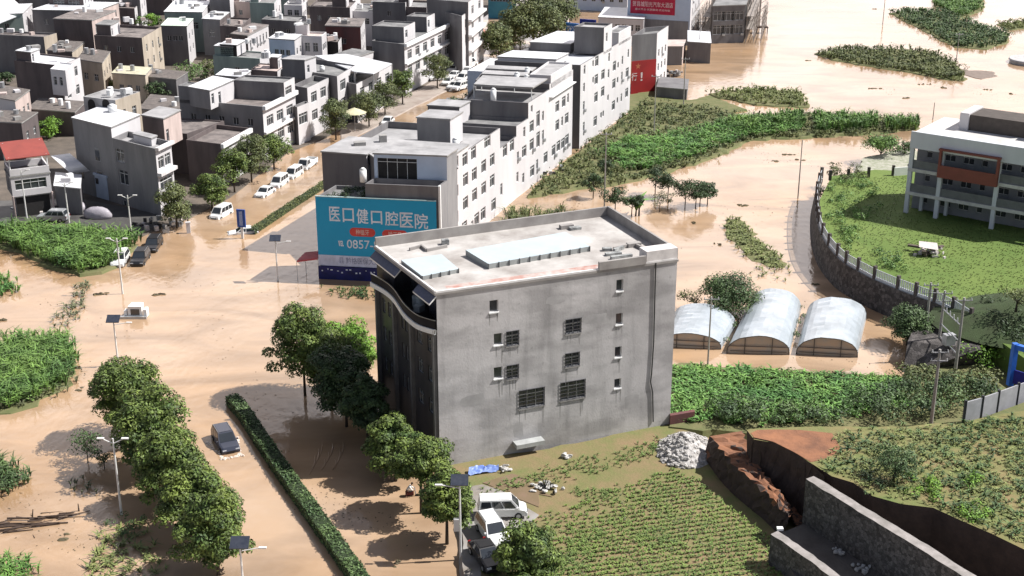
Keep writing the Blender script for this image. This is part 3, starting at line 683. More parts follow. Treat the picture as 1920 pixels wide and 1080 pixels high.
block(r3, b3, 0, h3 + .9, .9, WL, M_ROOFG, {1: [(h[0] - L3_ * .45, h[1] - L3_ * .45, h[2], h[3]) for h in w3 if h[0] > L3_ * .45]})
block(r3, sub(b3, .72, 1, .05, .95), h3, h3 + 2.2, .3, [M_TILE], M_ROOFL, wname='roof_room')
block(r3, sub(a3, .12, .98, .25, .92), h3 + 1.6, h3 + 1.75, 0, [M_ROOFL], M_ROOFL, wname='canopy_sheet')
for u, v in ((.1, .3), (.1, .9), (.95, .3), (.55, .9)):
    p = sub(a3, u, u + .01, v, v + .01)[0]; b_ = MB(); b_.tube((*p, h3 - .5), (*p, h3 + 1.6), .08); b_.build('canopy_post', M_WHITE, r3)
for u, v, bb_ in ((.45, .05, a3), (.5, .25, b3), (.66, .12, b3), (.55, .6, b3)): tank(r3, *sub(bb_, u, u + .01, v, v + .01)[0], h3 - .3, .45, 2.0, m=M_WHITE)
for k_ in (.25, .6): block(r3, sub(b3, .05, .6, k_, k_ + .22), h3, h3 + 1.2, 0, [M_DGREY], M_ROOFL, wname='roof_shed')
parapet_band(r3, b3, 1, h3 - 1.3, .12, .6, M_WHITE)
# --- five-storey
h4 = HT(1086, 279, 122)
r4 = thing('apartment_building', (*FB['F6'], 0), 'five storey white tiled building with dark end wall beside the red advert wall', 'building')
fp4 = [leftof(FB['F6'], 15.5), FB['F6'], FB['F7'], leftof(FB['F7'], 13)]
w4 = facwin(FB['F6'], FB['F7'], [(1096, 131, 'n'), (1095, 164, 'n'), (1094.5, 198, 'n'), (1094.5, 237, 'n'), (1112, 119, 's'), (1119, 115, 'm'), (1112, 150, 's'), (1118, 149, 'm'), (1117.5, 182.5, 'm'), (1116, 227.5, 'm'), (1130.5, 140, 'm'), (1141, 138, 'n'), (1130, 172, 'm'), (1140, 183, 's'), (1127, 216, 's'), (1131, 213, 's'), (1142, 107.5, 'n'), (1152, 124, 'm'), (1159, 122, 's'), (1151, 157, 'm'), (1158, 150, 's'), (1150, 198, 'm'), (1157.5, 188, 's'), (1167, 113, 'n'), (1166, 142.5, 'n'), (1165, 183, 'n'), (1178, 100, 'n'), (1176, 136, 'm'), (1175, 174, 'm')])
block(r4, fp4, 0, h4, .8, WL, M_SHEET, {1: w4})
block(r4, sub(fp4, .62, 1.0, .42, .58), h4 - .5, h4 + 4.4, .4, [M_DGREY, M_TILE, M_DGREY, M_DGREY], M_ROOFL, {1: [(1.2, 2.2, h4 + 1.6, h4 + 3.2)]}, wname='stair_tower')
block(r4, sub(fp4, .8, 1.0, .72, .98), h4 - .5, h4 + 2.0, .3, [M_TILE, M_TILE, M_DGREY, M_TILE], M_ROOFG, wname='roof_room')
block(r4, sub(fp4, .02, .7, .02, .22), h4 - .5, h4 + .5, 0, [M_TILE], M_SHEET, wname='roof_shed')
block(r4, sub(fp4, .02, .55, .45, .85), h4 - .5, h4 + .9, 0, [M_DGREY], M_SHEET, wname='roof_shed')
# pale blue gable on the street side
g_ = leftof(FB['F6'], 15.6); b_ = MB(); b_.prism([leftof(FB['F6'], 20.5), leftof(FB['F6'], 15.55), leftof(back(FB['F6'], 12), 15.55), leftof(back(FB['F6'], 12), 20.5)], 0, h4 - 2, 0, 1)
b_.build('blue_wing', [M_BLUEW, M_SHEET], r4)
# --- building with the red advert wall
PR = [g2((1182, 178)), g2((1228, 173)), g2((1249, 156))]
PR.append((PR[0][0] + PR[2][0] - PR[1][0], PR[0][1] + PR[2][1] - PR[1][1])); h5 = HT(1228, 173, 62)
r5 = thing('slim_building', (*PR[0], 0), 'slim white building whose grey end wall carries a red painted advert', 'building')
block(r5, PR, 0, h5, .9, [M_DGREY, M_TILE, M_DGREY, M_TILE], M_ROOFG, {1: rows(elen(PR, 1), (7.2, 4.2, 1.4), 3, 1.1, 1.5)})
wL = elen(PR, 0); b_ = MB(); dr = ((PR[1][0] - PR[0][0]) / wL, (PR[1][1] - PR[0][1]) / wL)
zt5 = onwall(PR[0], PR[1], 1205, 113)[1]
b_.prism([(PR[0][0] + dr[1] * .1, PR[0][1] - dr[0] * .1), (PR[1][0] + dr[1] * .1, PR[1][1] - dr[0] * .1), PR[1], PR[0]], 0, zt5); ad = b_.build('red_advert', mat('red_advert_paint', (.34, .022, .022), .6, (.25, .02, .02), .4), r5)
for ch, x0, x1, y0, y1 in (('行', 1180, 1194, 137, 152), ('！', 1198, 1206, 136, 152)):
    a = onwall(PR[0], PR[1], x0, 145)[0]; b = onwall(PR[0], PR[1], x1, 145)[0]; c = onwall(PR[0], PR[1], x0, y1)[1]; d = onwall(PR[0], PR[1], x0, y0)[1]
    if ch == '！': a += (b - a) * .3; b -= (b - a) * .3
    text(ad, ch, PR[0], PR[1], max(a, .05), b, c, d, mat('cream_lettering', (.7, .6, .58), .6), .12)
u_, z_ = onwall(PR[0], PR[1], 1196, 124); st_ = MB()
st_.poly([(PR[0][0] + dr[0] * (u_ + r * math.sin(t)) + dr[1] * .12, PR[0][1] + dr[1] * (u_ + r * math.sin(t)) - dr[0] * .12, z_ + r * math.cos(t)) for r, t in [((.7 if i % 2 == 0 else .28), i * math.pi / 5) for i in range(10)]])
st_.build('star_mark', mat('faded_orange', (.5, .16, .08), .6), ad)
# --- buildings at the top
def simple(name, label, A, B, C, h, mats, roofm=None, ph=.7, fw=None, rw=None, cat='building', group=None, style='white'):
    return house(name, label, A, B, C, h, mats, roofm, 0.0, ph, fw, rw, group, cat, style)
ra, fa = simple('long_house', 'low white house with dark doors under the pale blue upper block', (1122, 33), (1207, 37), (1216, 18), 6.5, [M_TILE, M_TILE, M_GREY, M_TILE], M_SHEET, 0, ((3.6,), 6, 1.2, 1.5))
rb_, fb_ = simple('blue_block', 'pale blue building with turquoise roof edge and blue shop signs below', (1068, -62), (1178, -58), (1190, -80), 12, [M_BLUEW, M_TILE], M_SHEET, .4, ((8.6, 5.6, 2.6), 6, 1.2, 1.5))
bnd = MB(); a, b = fb_[0], fb_[1]; L = elen(fb_, 0); d_ = ((b[0] - a[0]) / L, (b[1] - a[1]) / L)
def onf(fp, u0, u1, z0, z1, t, name, m, root):
    a, b = fp[0], fp[1]; L = elen(fp, 0); d = ((b[0] - a[0]) / L, (b[1] - a[1]) / L); mb = MB()
    p, q = (a[0] + d[0] * u0, a[1] + d[1] * u0), (a[0] + d[0] * u1, a[1] + d[1] * u1)
    mb.prism([(p[0] + d[1] * t, p[1] - d[0] * t), (q[0] + d[1] * t, q[1] - d[0] * t), (q[0] + d[1] * .004, q[1] - d[0] * .004), (p[0] + d[1] * .004, p[1] - d[0] * .004)], z0, z1); return mb.build(name, m, root)
onf(fb_, 0, L, 7.6, 8.2, .5, 'turquoise_band', mat('turquoise_sheet', (.16, .5, .56), .5), rb_)
# blue shop signs stand in front, one thing each
for (A, B, h, lab, m, s_) in (((1062, 42), (1086, 44), 6, 'bright blue shop sign with two white characters, left of the navy one', mat('bright_blue_sign', (.03, .16, .5), .5), '联通'), ((1088, 35), (1118, 37), 6, 'navy blue shop sign with two rows of white writing', mat('navy_sign', (.015, .03, .25), .5), '中国移动\n手机专卖')):
    a, b = g2(A, h), g2(B, h); L = math.hypot(b[0] - a[0], b[1] - a[1]); d = ((b[0] - a[0]) / L, (b[1] - a[1]) / L)
    rt = thing('shop_sign', (*a, 0), lab, 'sign'); mb = MB(); mb.prism([(a[0] + d[1] * .4, a[1] - d[0] * .4), (b[0] + d[1] * .4, b[1] - d[0] * .4), b, a], 1.2, h); mb.build('panel', m, rt)
    for zz in (.06, L - .06): p_ = MB(); p_.tube((a[0] + d[0] * zz, a[1] + d[1] * zz, 0), (a[0] + d[0] * zz, a[1] + d[1] * zz, 1.2), .06); p_.build('post', M_METAL, rt)
    text(rt, s_, a, b, L * .12, L * .88, 2.2, h - .6, TW, .42)
rc_, fc_ = simple('banner_building', 'white building with a large red banner across its end wall', (1178, -32), (1297, -26), (1316, -50), 14.5, [M_BLUEW, M_TILE, M_GREY, M_GREY], M_ROOFL, .5, None, ((10, 7, 4), 3, 1.4, 1.5))
def fz(fp, x, y): return onwall(fp[0], fp[1], x, y)
u0, z1_ = fz(fc_, 1183, -8); u1, z0_ = fz(fc_, 1265, 29)
onf(fc_, u0, u1, z0_, z1_, .1, 'red_banner', mat('red_banner_cloth', (.5, .02, .06), .6), rc_)
text(rc_, '贺县城阳光汽车大酒店', fc_[0], fc_[1], u0 + .5, u1 - .5, fz(fc_, 1220, 13)[1], fz(fc_, 1220, 3)[1], mat('banner_lettering', (.8, .62, .6), .6), .12)
text(rc_, '盛大开业·优惠酬宾·欢迎光临', fc_[0], fc_[1], u0 + 1.2, u1 - 1.2, fz(fc_, 1220, 20)[1], fz(fc_, 1220, 16)[1], mat('banner_lettering', (.8, .62, .6), .6), .12)
u2, _z = fz(fc_, 1290, 60); onf(fc_, .3, u2, .1, fz(fc_, 1220, 36)[1], .06, 'grey_dado', M_GREY, rc_)
# shed next to it
rs, fs = simple('shed', 'small open shed with a white sheet roof at the water edge', (1290, 79), (1333, 82), (1331, 61), 4.6, [M_DGREY, M_GREY], M_SHEET, 0, cat='shed')
rs2, fs2 = simple('lean_to', 'pink roofed lean-to between the slim building and the white shed', (1246, 88), (1280, 88), (1286, 76), 4.2, [M_DGREY, M_PINK], M_PINK, 0, cat='shed')
rt_, ft_ = simple('scrap_shed', 'cluttered low shed with barrels beneath the red advert wall', (1232, 164), (1288, 169), (1291, 150), 2.2, [M_DGREY, M_GREY], M_DGREY, 0, cat='shed')
# unfinished building wrapped in scaffolding
ru, fu = simple('unfinished_building', 'dark unfinished building wrapped in scaffolding at the water edge', (1337, 12), (1398, 10), (1412, -20), 9.2, [M_DGREY, M_DARK], M_ROOFG, 0, ((5.6, 2.2), 3, 3.0, 2.2))
M_BAM = mat('scaffold_pole', (.33, .29, .26), .8)
for side, (pa, pb) in enumerate(((fu[3], fu[0]), (fu[1], fu[2]))):
    sc_ = MB(); L = math.hypot(pb[0] - pa[0], pb[1] - pa[1]); d = ((pb[0] - pa[0]) / L, (pb[1] - pa[1]) / L); nn = (d[1], -d[0])
    for row in (0.5, 2.4, 4.2):
        for i in range(int(L / 2) + 1):
            q = (pa[0] + d[0] * i * 2 + nn[0] * row, pa[1] + d[1] * i * 2 + nn[1] * row); sc_.tube((*q, -.5), (q[0] + random.uniform(-.3, .3), q[1], 10.5 - row), .07, n=5)
        for z in (1.6, 3.2, 4.8, 6.4, 8): sc_.tube((pa[0] + nn[0] * row, pa[1] + nn[1] * row, z), (pb[0] + nn[0] * row, pb[1] + nn[1] * row, z + random.uniform(-.2, .2)), .07, n=5)
    for i in range(10):
        u = random.uniform(0, L); sc_.tube((pa[0] + d[0] * u + nn[0] * .3, pa[1] + d[1] * u + nn[1] * .3, random.uniform(0, 7)), (pa[0] + d[0] * (u + 1) + nn[0] * 4.6, pa[1] + d[1] * (u + 1) + nn[1] * 4.6, random.uniform(1, 9)), .06, n=5)
    for z in (3.2, 6.4): sc_.prism([(pa[0] + nn[0] * .4, pa[1] + nn[1] * .4), (pa[0] + nn[0] * 2.4, pa[1] + nn[1] * 2.4), (pb[0] + nn[0] * 2.4, pb[1] + nn[1] * 2.4), (pb[0] + nn[0] * .4, pb[1] + nn[1] * .4)], z + .1, z + .16)
    sc_.build('scaffolding', M_BAM, ru)
# blue-green hoarding building behind the trees
rg, fg = simple('teal_building', 'teal painted building behind the roadside trees', (915, -42), (968, -40), (985, -60), 11, [mat('teal_paint', (.07, .27, .36), .6, (.05, .2, .28), .4), M_TILE], M_ROOFG, .4, ((7.3, 4.6), 4, 1.6, 1.6))
# ------------------------------------------------------------------ west side of the street
WL2 = [M_DGREY, M_TILE, M_DGREY, M_DGREY]
# corner house with the big blank side wall
rl, fl = house('corner_house', 'grey three storey house by the flooded junction with metal roof and white roller door', (135, 222), (208, 240), (262, 217), 12, [M_GREY, M_TILE, M_GREY, M_GREY], M_SHEET, ph=0)
e0 = elen(fl, 0)
A2 = fl[1]; d0 = ((fl[1][0] - fl[0][0]) / e0, (fl[1][1] - fl[0][1]) / e0)
A2 = (fl[1][0] + d0[0] * .01, fl[1][1] + d0[1] * .01)
P2 = (fl[1][0] + d0[0] * 10.4, fl[1][1] + d0[1] * 10.4); nb = (fl[2][0] - fl[1][0], fl[2][1] - fl[1][1])
fl2 = [A2, P2, (P2[0] + nb[0] * .55, P2[1] + nb[1] * .55), (A2[0] + nb[0] * .55, A2[1] + nb[1] * .55)]
z2 = HT(*PXY(P2[0], P2[1], 0), 279)
def pwf(a, b, l):
    o = []
    for x, y, w, h in l: u, z = onwall(a, b, x, y); o.append((u - w / 2, u + w / 2, z - h / 2, z + h / 2))
    return o
e2 = elen(fl2, 1)
block(rl, fl2, .0, z2, .8, [M_GREY, M_TILE, M_GREY, M_GREY], M_ROOFL, {0: pwf(fl2[0], fl2[1], [(225, 292, 2.0, 2.0), (232, 333, 2.2, 2.2), (237, 388, 1.6, 1.8)]), 1: [(.5, e2 * .47, 7.2, 9.0), (e2 * .53, e2 - .5, 7.2, 9.0), (.5, e2 - .5, 3.8, 5.6)]})
parapet_band(rl, fl2, 1, 6.3, .5, .7, mat('white_cornice', (.72, .68, .67), .6)); parapet_band(rl, fl2, 1, z2 - .3, .45, .6, mat('white_cornice', (.72, .68, .67), .6))
for (x, y, w, h_) in ((183, 290, 1.2, 2.0), (188, 333, 1.5, 2.0), (155, 326, .9, 1.6)):
    u, z = onwall(fl[0], fl[1], x, y); b_ = MB(); L = e0; 
    for k_, (ww, tt) in enumerate(((w, .05), (w - .15, .06))): b_.box((fl[0][0] + d0[0] * u + d0[1] * (.02 + k_ * .03), fl[0][1] + d0[1] * u - d0[0] * (.02 + k_ * .03), z), (ww, tt, h_ - k_ * .15), math.atan2(d0[1], d0[0]), k_)
    b_.build('window', [M_METAL, M_GLASS], rl)
u, z = onwall(fl[0], fl[1], 195, 382); b_ = MB(); aa = math.atan2(d0[1], d0[0])
b_.box((fl[0][0] + d0[0] * u + d0[1] * .06, fl[0][1] + d0[1] * u - d0[0] * .06, 2.0), (3.0, .14, 3.6), aa); b_.box((fl[0][0] + d0[0] * u + d0[1] * .12, fl[0][1] + d0[1] * u - d0[0] * .12, 3.95), (3.4, .3, .35), aa)
dd = b_.build('roller_door', mat('pale_blue_door', (.48, .55, .66), .5, (.4, .47, .58), .8), rl)
b_ = MB(); b_.box((fl[0][0] + d0[0] * (u - .95) + d0[1] * .16, fl[0][1] + d0[1] * (u - .95) - d0[0] * .16, 2.9), (.7, .05, .9), aa); b_.build('window', M_GLASS, dd)
tank(rl, *sub(fl, .45, .5, .8, .85)[0], 12.2, .7, 1.0, m=M_WHITE)
block(rl, sub(fl2, .28, .7, .6, .95), z2 - .8, z2 + .3, 0, [M_TILE], M_ROOFL, wname='roof_box')
# stair cabin and flat brown terrace house next to it
rt1, ft1 = house('flat_roofed_house', 'low brown flat roofed house with white parapet and pink stair cabin on its roof', (349, 262), (414, 270), (468, 240), 7, [M_BROWN, M_TILE, M_BROWN, M_BROWN], M_ROOFB, ph=.7, rw=((3.8,), 4, 1.4, 1.5))
fcab = FP((266, 217), (306, 224), (338, 208), 11.0)
block(rt1, fcab, 6.3, 11.0, 0, [M_BROWN, M_PINK, M_BROWN, M_BROWN], M_ROOFL, {1: [(.6, 1.5, 7.2, 9.2)]}, wname='stair_cabin')
block(rt1, FP((265, 240), (350, 246), (420, 222), 7.4), 0, 6.98, .2, [M_BROWN], M_ROOFB, wname='rear_wing')
parapet_band(rt1, ft1, 1, 6.3, .7, .5, M_WHITE)
# big grey house
rg3, fg3 = house('big_grey_house', 'wide grey house with a sunken roof terrace and white stair cabin above', (336, 186), (492, 200), (553, 170), 9.4, [M_GREY, M_TILE, M_GREY, M_GREY], M_ROOFB, ph=.6,
                 fw=((5.8,), 5, 1.1, 1.3, 1.2), rw=((5.6, 2.4), 3, 2.6, 1.8))
block(rg3, FP((354, 164), (393, 171), (438, 151), 12), 8.8, 12, .0, [M_GREY, M_TILE, M_GREY, M_GREY], M_SHEET, {1: [(.5, 1.4, 9.6, 11.4), (3, 3.9, 9, 11.2)]}, wname='stair_cabin')
block(rg3, sub(fg3, 0, .24, .0, .25), 8.8, 11.8, .2, [M_GREY], M_ROOFG, wname='stair_tower')
block(rg3, FP((437, 150), (532, 155), (552, 145), 12), 8.8, 12, .3, [M_DGREY, M_TILE, M_GREY, M_GREY], M_ROOFG, {1: [(.5, 3.2, 9.6, 11)]}, wname='rear_room')
parapet_band(rg3, fg3, 1, 8.8, .7, .6, M_WHITE); parapet_band(rg3, fg3, 1, 4.6, .4, .5, M_WHITE)
rA, fA_ = house('street_house', 'narrow white fronted street house with a dark sunken terrace', (548, 160), (576, 165), (616, 146), 9.4, WL2, M_ROOFG, ph=.9, rw=((6.3, 3.0), 2, 2.4, 1.9))
block(rA, [(p[0] + 0.02, p[1] - .02) for p in FP((550, 198), (557, 201), (579, 192), 7.0)], 0, 7, .3, WL2, M_ROOFG, {1: [(.4, 3.4, 3.6, 5.6)]}, wname='front_bay')
rB, fB_ = house('street_house', 'white street house whose roof terrace carries a small white cabin', (530, 126), (632, 143), (667, 122), 9.8, WL2, M_ROOFG, ph=.9, rw=((6.6, 3.2), 2, 3.0, 2.0))
block(rB, FP((528, 112), (571, 114), (592, 107), 12.4), 9, 12.4, 0, WL2, M_ROOFL, {1: [(.8, 1.6, 10, 11.4)]}, wname='stair_cabin')
tank(rB, *sub(fB_, .55, .6, .5, .55)[0], 9.0, .5, .8, m=M_WHITE)
rC, fC_ = house('street_house', 'street house under one huge slanting white sheet roof', (640, 152), (668, 158), (735, 122), 7.6, WL2, M_ROOFG, ph=.5, rw=((4.8, 2.4), 4, 2.2, 1.7))
rfm = MB(); q = [G(590, 104, 9.6), G(648, 101, 10.0), G(735, 119, 9.4), G(700, 138, 9.0), G(665, 134, 9.4)]
rfm.poly([q[i] for i in (0, 4, 3, 2, 1)]); rfm.poly([(p[0], p[1], p[2] - .2) for p in q])
for i in range(5): a, b = q[i], q[(i + 1) % 5]; rfm.poly([a, b, (b[0], b[1], b[2] - .2), (a[0], a[1], a[2] - .2)])
rfm.build('sheet_roof', M_SHEET, rC)
for p in q: b_ = MB(); b_.tube((p[0], p[1], 6), (p[0], p[1], p[2] - .1), .1); b_.build('roof_post', M_METAL, rC)
block(rC, FP((600, 112), (640, 118), (700, 98), 8.4), 0, 8.4, 0, WL2, M_ROOFG, wname='rear_wing')
rD, fD_ = house('street_building', 'tall grey ended street building with rows of dark windows and sloped roof hoods', (697, 76), (758, 83), (858, 36), 10.5, WL2, M_ROOFG, ph=.6, rw=((7.0, 3.8), 7, 2.4, 1.9), cat='building')
block(rD, FP((697, 48), (757, 51), (778, 41), 13.2), 9.9, 13.2, .3, WL2, M_ROOFG, {1: [(.8, 2.2, 10.8, 12.4)]}, wname='roof_room')
block(rD, FP((762, 30), (800, 32), (815, 25), 13.2), 9.9, 13.2, .3, WL2, M_ROOFG, {1: [(.6, 1.8, 10.8, 12.4)]}, wname='roof_room')
parapet_band(rD, fD_, 1, 9.9, .7, .6, M_WHITE); parapet_band(rD, fD_, 1, 6.2, .35, .6, M_WHITE)
rE, fE_ = house('street_building', 'dark ended street building with stacked white bay balconies at the top of the street', (800, -2), (878, 4), (906, -16), 15.5, WL2, M_ROOFG, ph=.6, rw=((12.2, 9, 5.6, 2.2), 2, 2.4, 1.9), cat='building')
for z in (11.2, 7.8, 4.4): parapet_band(rE, fE_, 1, z, .5, .8, M_WHITE)
rE2, fE2 = house('street_house', 'slim white bay fronted house before the stacked balconies building', (835, 22), (866, 30), (880, 20), 13, WL2, M_ROOFG, ph=.6, rw=((10, 6.6), 1, 1.8, 1.8))
b_ = MB(); q = g2((893, 100)); b_.ball((q[0], q[1], 4.4), (2.6, 2.6, 2.0), nu=12, nv=8); tagm = b_.build('market_parasol', mat('salmon_parasol_cloth', (.62, .27, .18), .7, (.6, .36, .3), 1), None, True)
tag(tagm, 'salmon coloured domed street canopy at the top of the street', 'canopy')

# ------------------------------------------------------------------ the old village
H = []
def V(label, A, B, C, h, mats, rm=None, ph=.5, fw=None, rw=None, name='village_house'):
    if fw is None and random.random() < .6: fw = ((h - 3.3,), random.randint(1, 3), 1.0, 1.2, 1.0)
    if rw is None and random.random() < .8: rw = ((h - 3.3, h - 6.4) if h > 7.5 else (h - 3.2,), random.randint(2, 3), 1.1, 1.4, .5)
    r, f = house(name, label, A, B, C, h, mats, rm, 0, ph, fw, rw, None, 'house'); H.append((r, f))
    if ph > .05 and h > 7 and random.random() < .6:
        u = random.choice((.02, .55)); v = random.choice((.1, .5)); block(r, sub(f, u, u + random.uniform(.3, .42), v, v + .42), h - ph + .02, h + random.uniform(1.4, 2.3), 0, [mats[0], M_TILE], random.choice((M_ROOFL, M_SHEET, M_ROOFG)), {1: [(.4, 1.1, h - .2, h + 1.3)]}, wname='stair_cabin')
    return r, f
# red roofed house at the left edge: oriented the other way, its balcony front faces the yard
fr0 = [g2((34, 408)), g2((104, 396)), g2((92, 345)), g2((-30, 372))]
rr0 = thing('red_roofed_house', (*fr0[0], 0), 'white balconied house with a dark red sheet roof at the left edge', 'house')
fr0 = [g2((30, 412)), g2((103, 402))]; dz = (fr0[1][0] - fr0[0][0], fr0[1][1] - fr0[0][1]); nbk = (-dz[1] * .9, dz[0] * .9)
fr0 += [(fr0[1][0] + nbk[0], fr0[1][1] + nbk[1]), (fr0[0][0] + nbk[0], fr0[0][1] + nbk[1])]
block(rr0, inset(fr0, .4), 0, 3.2, 0, [M_DARK, M_GREY, M_GREY, M_GREY], M_ROOFG)
out0 = [(p[0] - nbk[0] * .0, p[1]) for p in fr0]
block(rr0, out0, 3.45, 6.4, 0, [M_TILE, M_TILE, M_GREY, M_GREY], M_ROOFG, {0: [(.5, elen(out0, 0) - .6, 4.4, 5.9)], 3: [(2, 3, 4.2, 5.6), (4.5, 5.5, 4.2, 5.6)]})
block(rr0, out0, 6.62, 7.6, .9, [M_TILE, M_TILE, M_GREY, M_GREY], M_ROOFG, wname='balcony_wall')
b_ = MB(); ex = [(p[0], p[1]) for p in inset(out0, -.3)]
zz = (9.3, 9.3, 10.6, 10.6); top = [(*ex[i], zz[i]) for i in range(4)]
b_.poly(top); b_.poly([(p[0], p[1], p[2] - .12) for p in top][::-1])
for i in range(4): a, b = top[i], top[(i + 1) % 4]; b_.poly([(a[0], a[1], a[2] - .12), (b[0], b[1], b[2] - .12), b, a])
b_.build('red_roof', M_REDROOF, rr0)
for p in inset(out0, .15): b_ = MB(); b_.tube((*p, 7.5), (*p, 9.4 if p[1] < cen(out0)[1] else 10.5), .09); b_.build('post', M_WHITE, rr0)
for p in out0[:2]: b_ = MB(); b_.tube((*p, -.2), (*p, 3.6), .14); b_.build('pillar', M_PINK, rr0)
block(rr0, [(p[0] - 9, p[1] + 1.0) for p in out0], 0, 8.6, 0, [M_GREY, M_GREY, M_GREY, M_GREY], M_SHEET, {1: [(1, 2, 5, 6.4)]}, wname='side_wing')
# workshop between it and the corner house
rw_, fw_ = V('low grey annexe with a white curved canopy beside the corner house', (102, 350), (150, 355), (152, 330), 4.2, [M_DGREY], M_SHEET, 0, name='annexe')
b_ = MB(); 
for i in range(8):
    t0, t1 = i / 8, (i + 1) / 8
    def cv(t): return (g2((95 + 38 * t, 292 + 34 * t), 6.5 - 2.2 * t * t), 6.5 - 2.2 * t * t)
    (p, za), (q, zb3) = cv(t0), cv(t1); b_.poly([(p[0], p[1], za), (q[0], q[1], zb3), (q[0] + 2.5, q[1] + 1.5, zb3), (p[0] + 2.5, p[1] + 1.5, za)])
b_.build('curved_canopy', M_SHEET, rw_)
ra9, fa9 = V('small pale house with two round arched openings behind the corner house', (156, 181), (216, 188), (262, 172), 13.5, [M_ROOFL, M_BEIGE, M_GREY, M_GREY], M_ROOFL, .3)
for x in (172, 199):
    u, z = onwall(fa9[0], fa9[1], x, 198); a, b = fa9[0], fa9[1]; L = elen(fa9, 0); d = ((b[0] - a[0]) / L, (b[1] - a[1]) / L)
    pts = [(u - .75, z - 1.1), (u + .75, z - 1.1)] + [(u + .75 * math.cos(t), z + .3 + .75 * math.sin(t)) for t in [math.pi * i / 8 for i in range(9)]]
    b_ = MB(); b_.poly([(a[0] + d[0] * u_ + d[1] * .02, a[1] + d[1] * u_ - d[0] * .02, z_) for u_, z_ in pts]); b_.build('arched_opening', M_DARK, ra9)
V('brown walled house with white balcony porch in the old village', (26, 113), (113, 123), (150, 108), 10, [M_BROWN, M_TILE, M_BROWN, M_BROWN], M_SHEET, .3, rw=((6.8, 3.2), 2, 1.5, 1.9))
block(H[-1][0], FP((94, 128), (122, 131), (138, 118), 10.5), 5.5, 10.4, .2, [M_TILE], M_SHEET, {0: [(.5, 1.3, 7.4, 9), (1.9, 2.7, 7.4, 9)]}, wname='porch')
V('dark walled low house with rooftop tubs left of the tall dark house', (-60, 62), (82, 69), (106, 62), 8.5, [M_DGREY, M_BEIGE, M_DGREY, M_DGREY], M_ROOFB, .4)
V('brown shed roofed house stepped below the tall dark house', (88, 95), (135, 98), (158, 80), 8, [M_BROWN, M_BEIGE, M_BROWN, M_BROWN], M_TILEROOF, 0)
V('beige gabled house with a brown tiled roof above the shrubs', (145, 112), (191, 119), (206, 98), 8, [M_BEIGE, M_BEIGE, M_BROWN, M_BROWN], M_TILEROOF, 0, fw=((4.2,), 2, 1.3, 1.4))
V('tall dark brown house with a grey slab roof and pale side wall', (100, 36), (172, 39), (216, 21), 11, [M_BROWN, M_PINK, M_BROWN, M_BROWN], M_ROOFB, 0, rw=((7.8, 4.5), 4, 1.0, 1.9))
V('near black house with terrace railing and crumbling pale side wall', (176, 66), (266, 71), (302, 50), 10, [M_BROWN, M_BEIGE, M_BROWN, M_BROWN], M_ROOFB, .6, rw=((6.6, 3.4), 3, .9, 1.6))
V('long brown house with white sheet canopy near the top left', (60, 19), (178, 22), (222, 6), 10, [M_DGREY, M_PINK, M_BROWN, M_BROWN], M_SHEET, 0, rw=((7,), 4, 1.0, 1.7))
rx, fx = V('white gabled house with a huge bright sheet roof in the top left corner', (-70, 30), (42, 26), (60, 8), 10, [M_GREEN, M_TILE, M_GREY, M_GREY], M_SHEET, 0, rw=((6.5,), 2, 1.2, 1.5))
b_ = MB(); q = [G(-60, 70, 9.5), G(2, 42, 9.5), G(52, 22, 9.5), G(20, -6, 12), G(-60, -14, 12)]
b_.poly(q); b_.poly([(p[0], p[1], p[2] - .15) for p in q][::-1]); b_.build('sheet_roof', M_SHEET, rx)
V('pinkish small house at the left edge above the red roof', (-30, 180), (28, 190), (55, 170), 8, [M_TILE, M_PINK, M_GREY, M_GREY], M_TILEROOF, 0, fw=((4.6,), 2, 1.3, 1.5))
V('brown tiled cottage roof left of the green shrub', (-40, 228), (40, 232), (70, 212), 6.5, [M_BROWN], M_TILEROOF, 0)
V('low brown roofed outhouse between the shrubs and the arched house', (52, 205), (140, 212), (160, 192), 4.5, [M_BROWN], M_TILEROOF, 0, name='outhouse')
V('grey outhouse roof under the big green shrubbery', (250, 142), (330, 150), (352, 136), 4.5, [M_DGREY], M_TILEROOF, 0, name='outhouse')
V('pale green plastered house with a broad white roof', (308, 23), (379, 24), (395, 3), 9.5, [M_GREEN, M_TILE, M_GREEN, M_GREEN], M_SHEET, 0, fw=((5.6,), 3, 1.5, 1.6))
V('small dark house with a pale green roof and thin white side', (302, 49), (350, 50), (362, 36), 9, [M_DGREY, M_TILE, M_DGREY, M_DGREY], mat('pale_green_sheet', (.6, .72, .6), .5), 0)
V('grey house with two windows joined to the pale green house', (379, 36), (412, 38), (430, 24), 8.6, [M_GREY, M_BROWN, M_GREY, M_GREY], M_SHEET, 0, fw=((4.6,), 1, 1.5, 1.5))
V('dark brown house behind the slotted white wall', (412, 48), (452, 50), (470, 34), 8, [M_BROWN], M_ROOFB, .4)
V('low house with a slotted white side wall and brown slab roof', (433, 64), (464, 68), (503, 48), 7.5, [M_BROWN, M_TILE, M_GREY, M_GREY], M_ROOFB, 0, rw=((4.6,), 6, .8, 1.7))
V('grey green house with roof awning beside the big shrubbery', (399, 104), (487, 110), (507, 98), 8, [M_GREEN, M_TILE, M_GREEN, M_GREEN], M_ROOFG, .3)
block(H[-1][0], sub(H[-1][1], .15, .5, .1, .9), 8, 10.2, 0, [M_DARK, M_TILE], M_SHEET, wname='awning_room')
V('house with pale blue sheeted roof room in the middle of the village', (504, 73), (552, 76), (566, 66), 10, [M_BLUEW, M_TILE, M_GREY, M_GREY], M_SHEET, 0)
V('white fronted house with curved parapet and arched windows', (548, 66), (603, 68), (612, 60), 10, [M_TILE, M_TILE, M_GREY, M_GREY], M_PINK, .4, fw=((6.6,), 3, 1.1, 1.9))
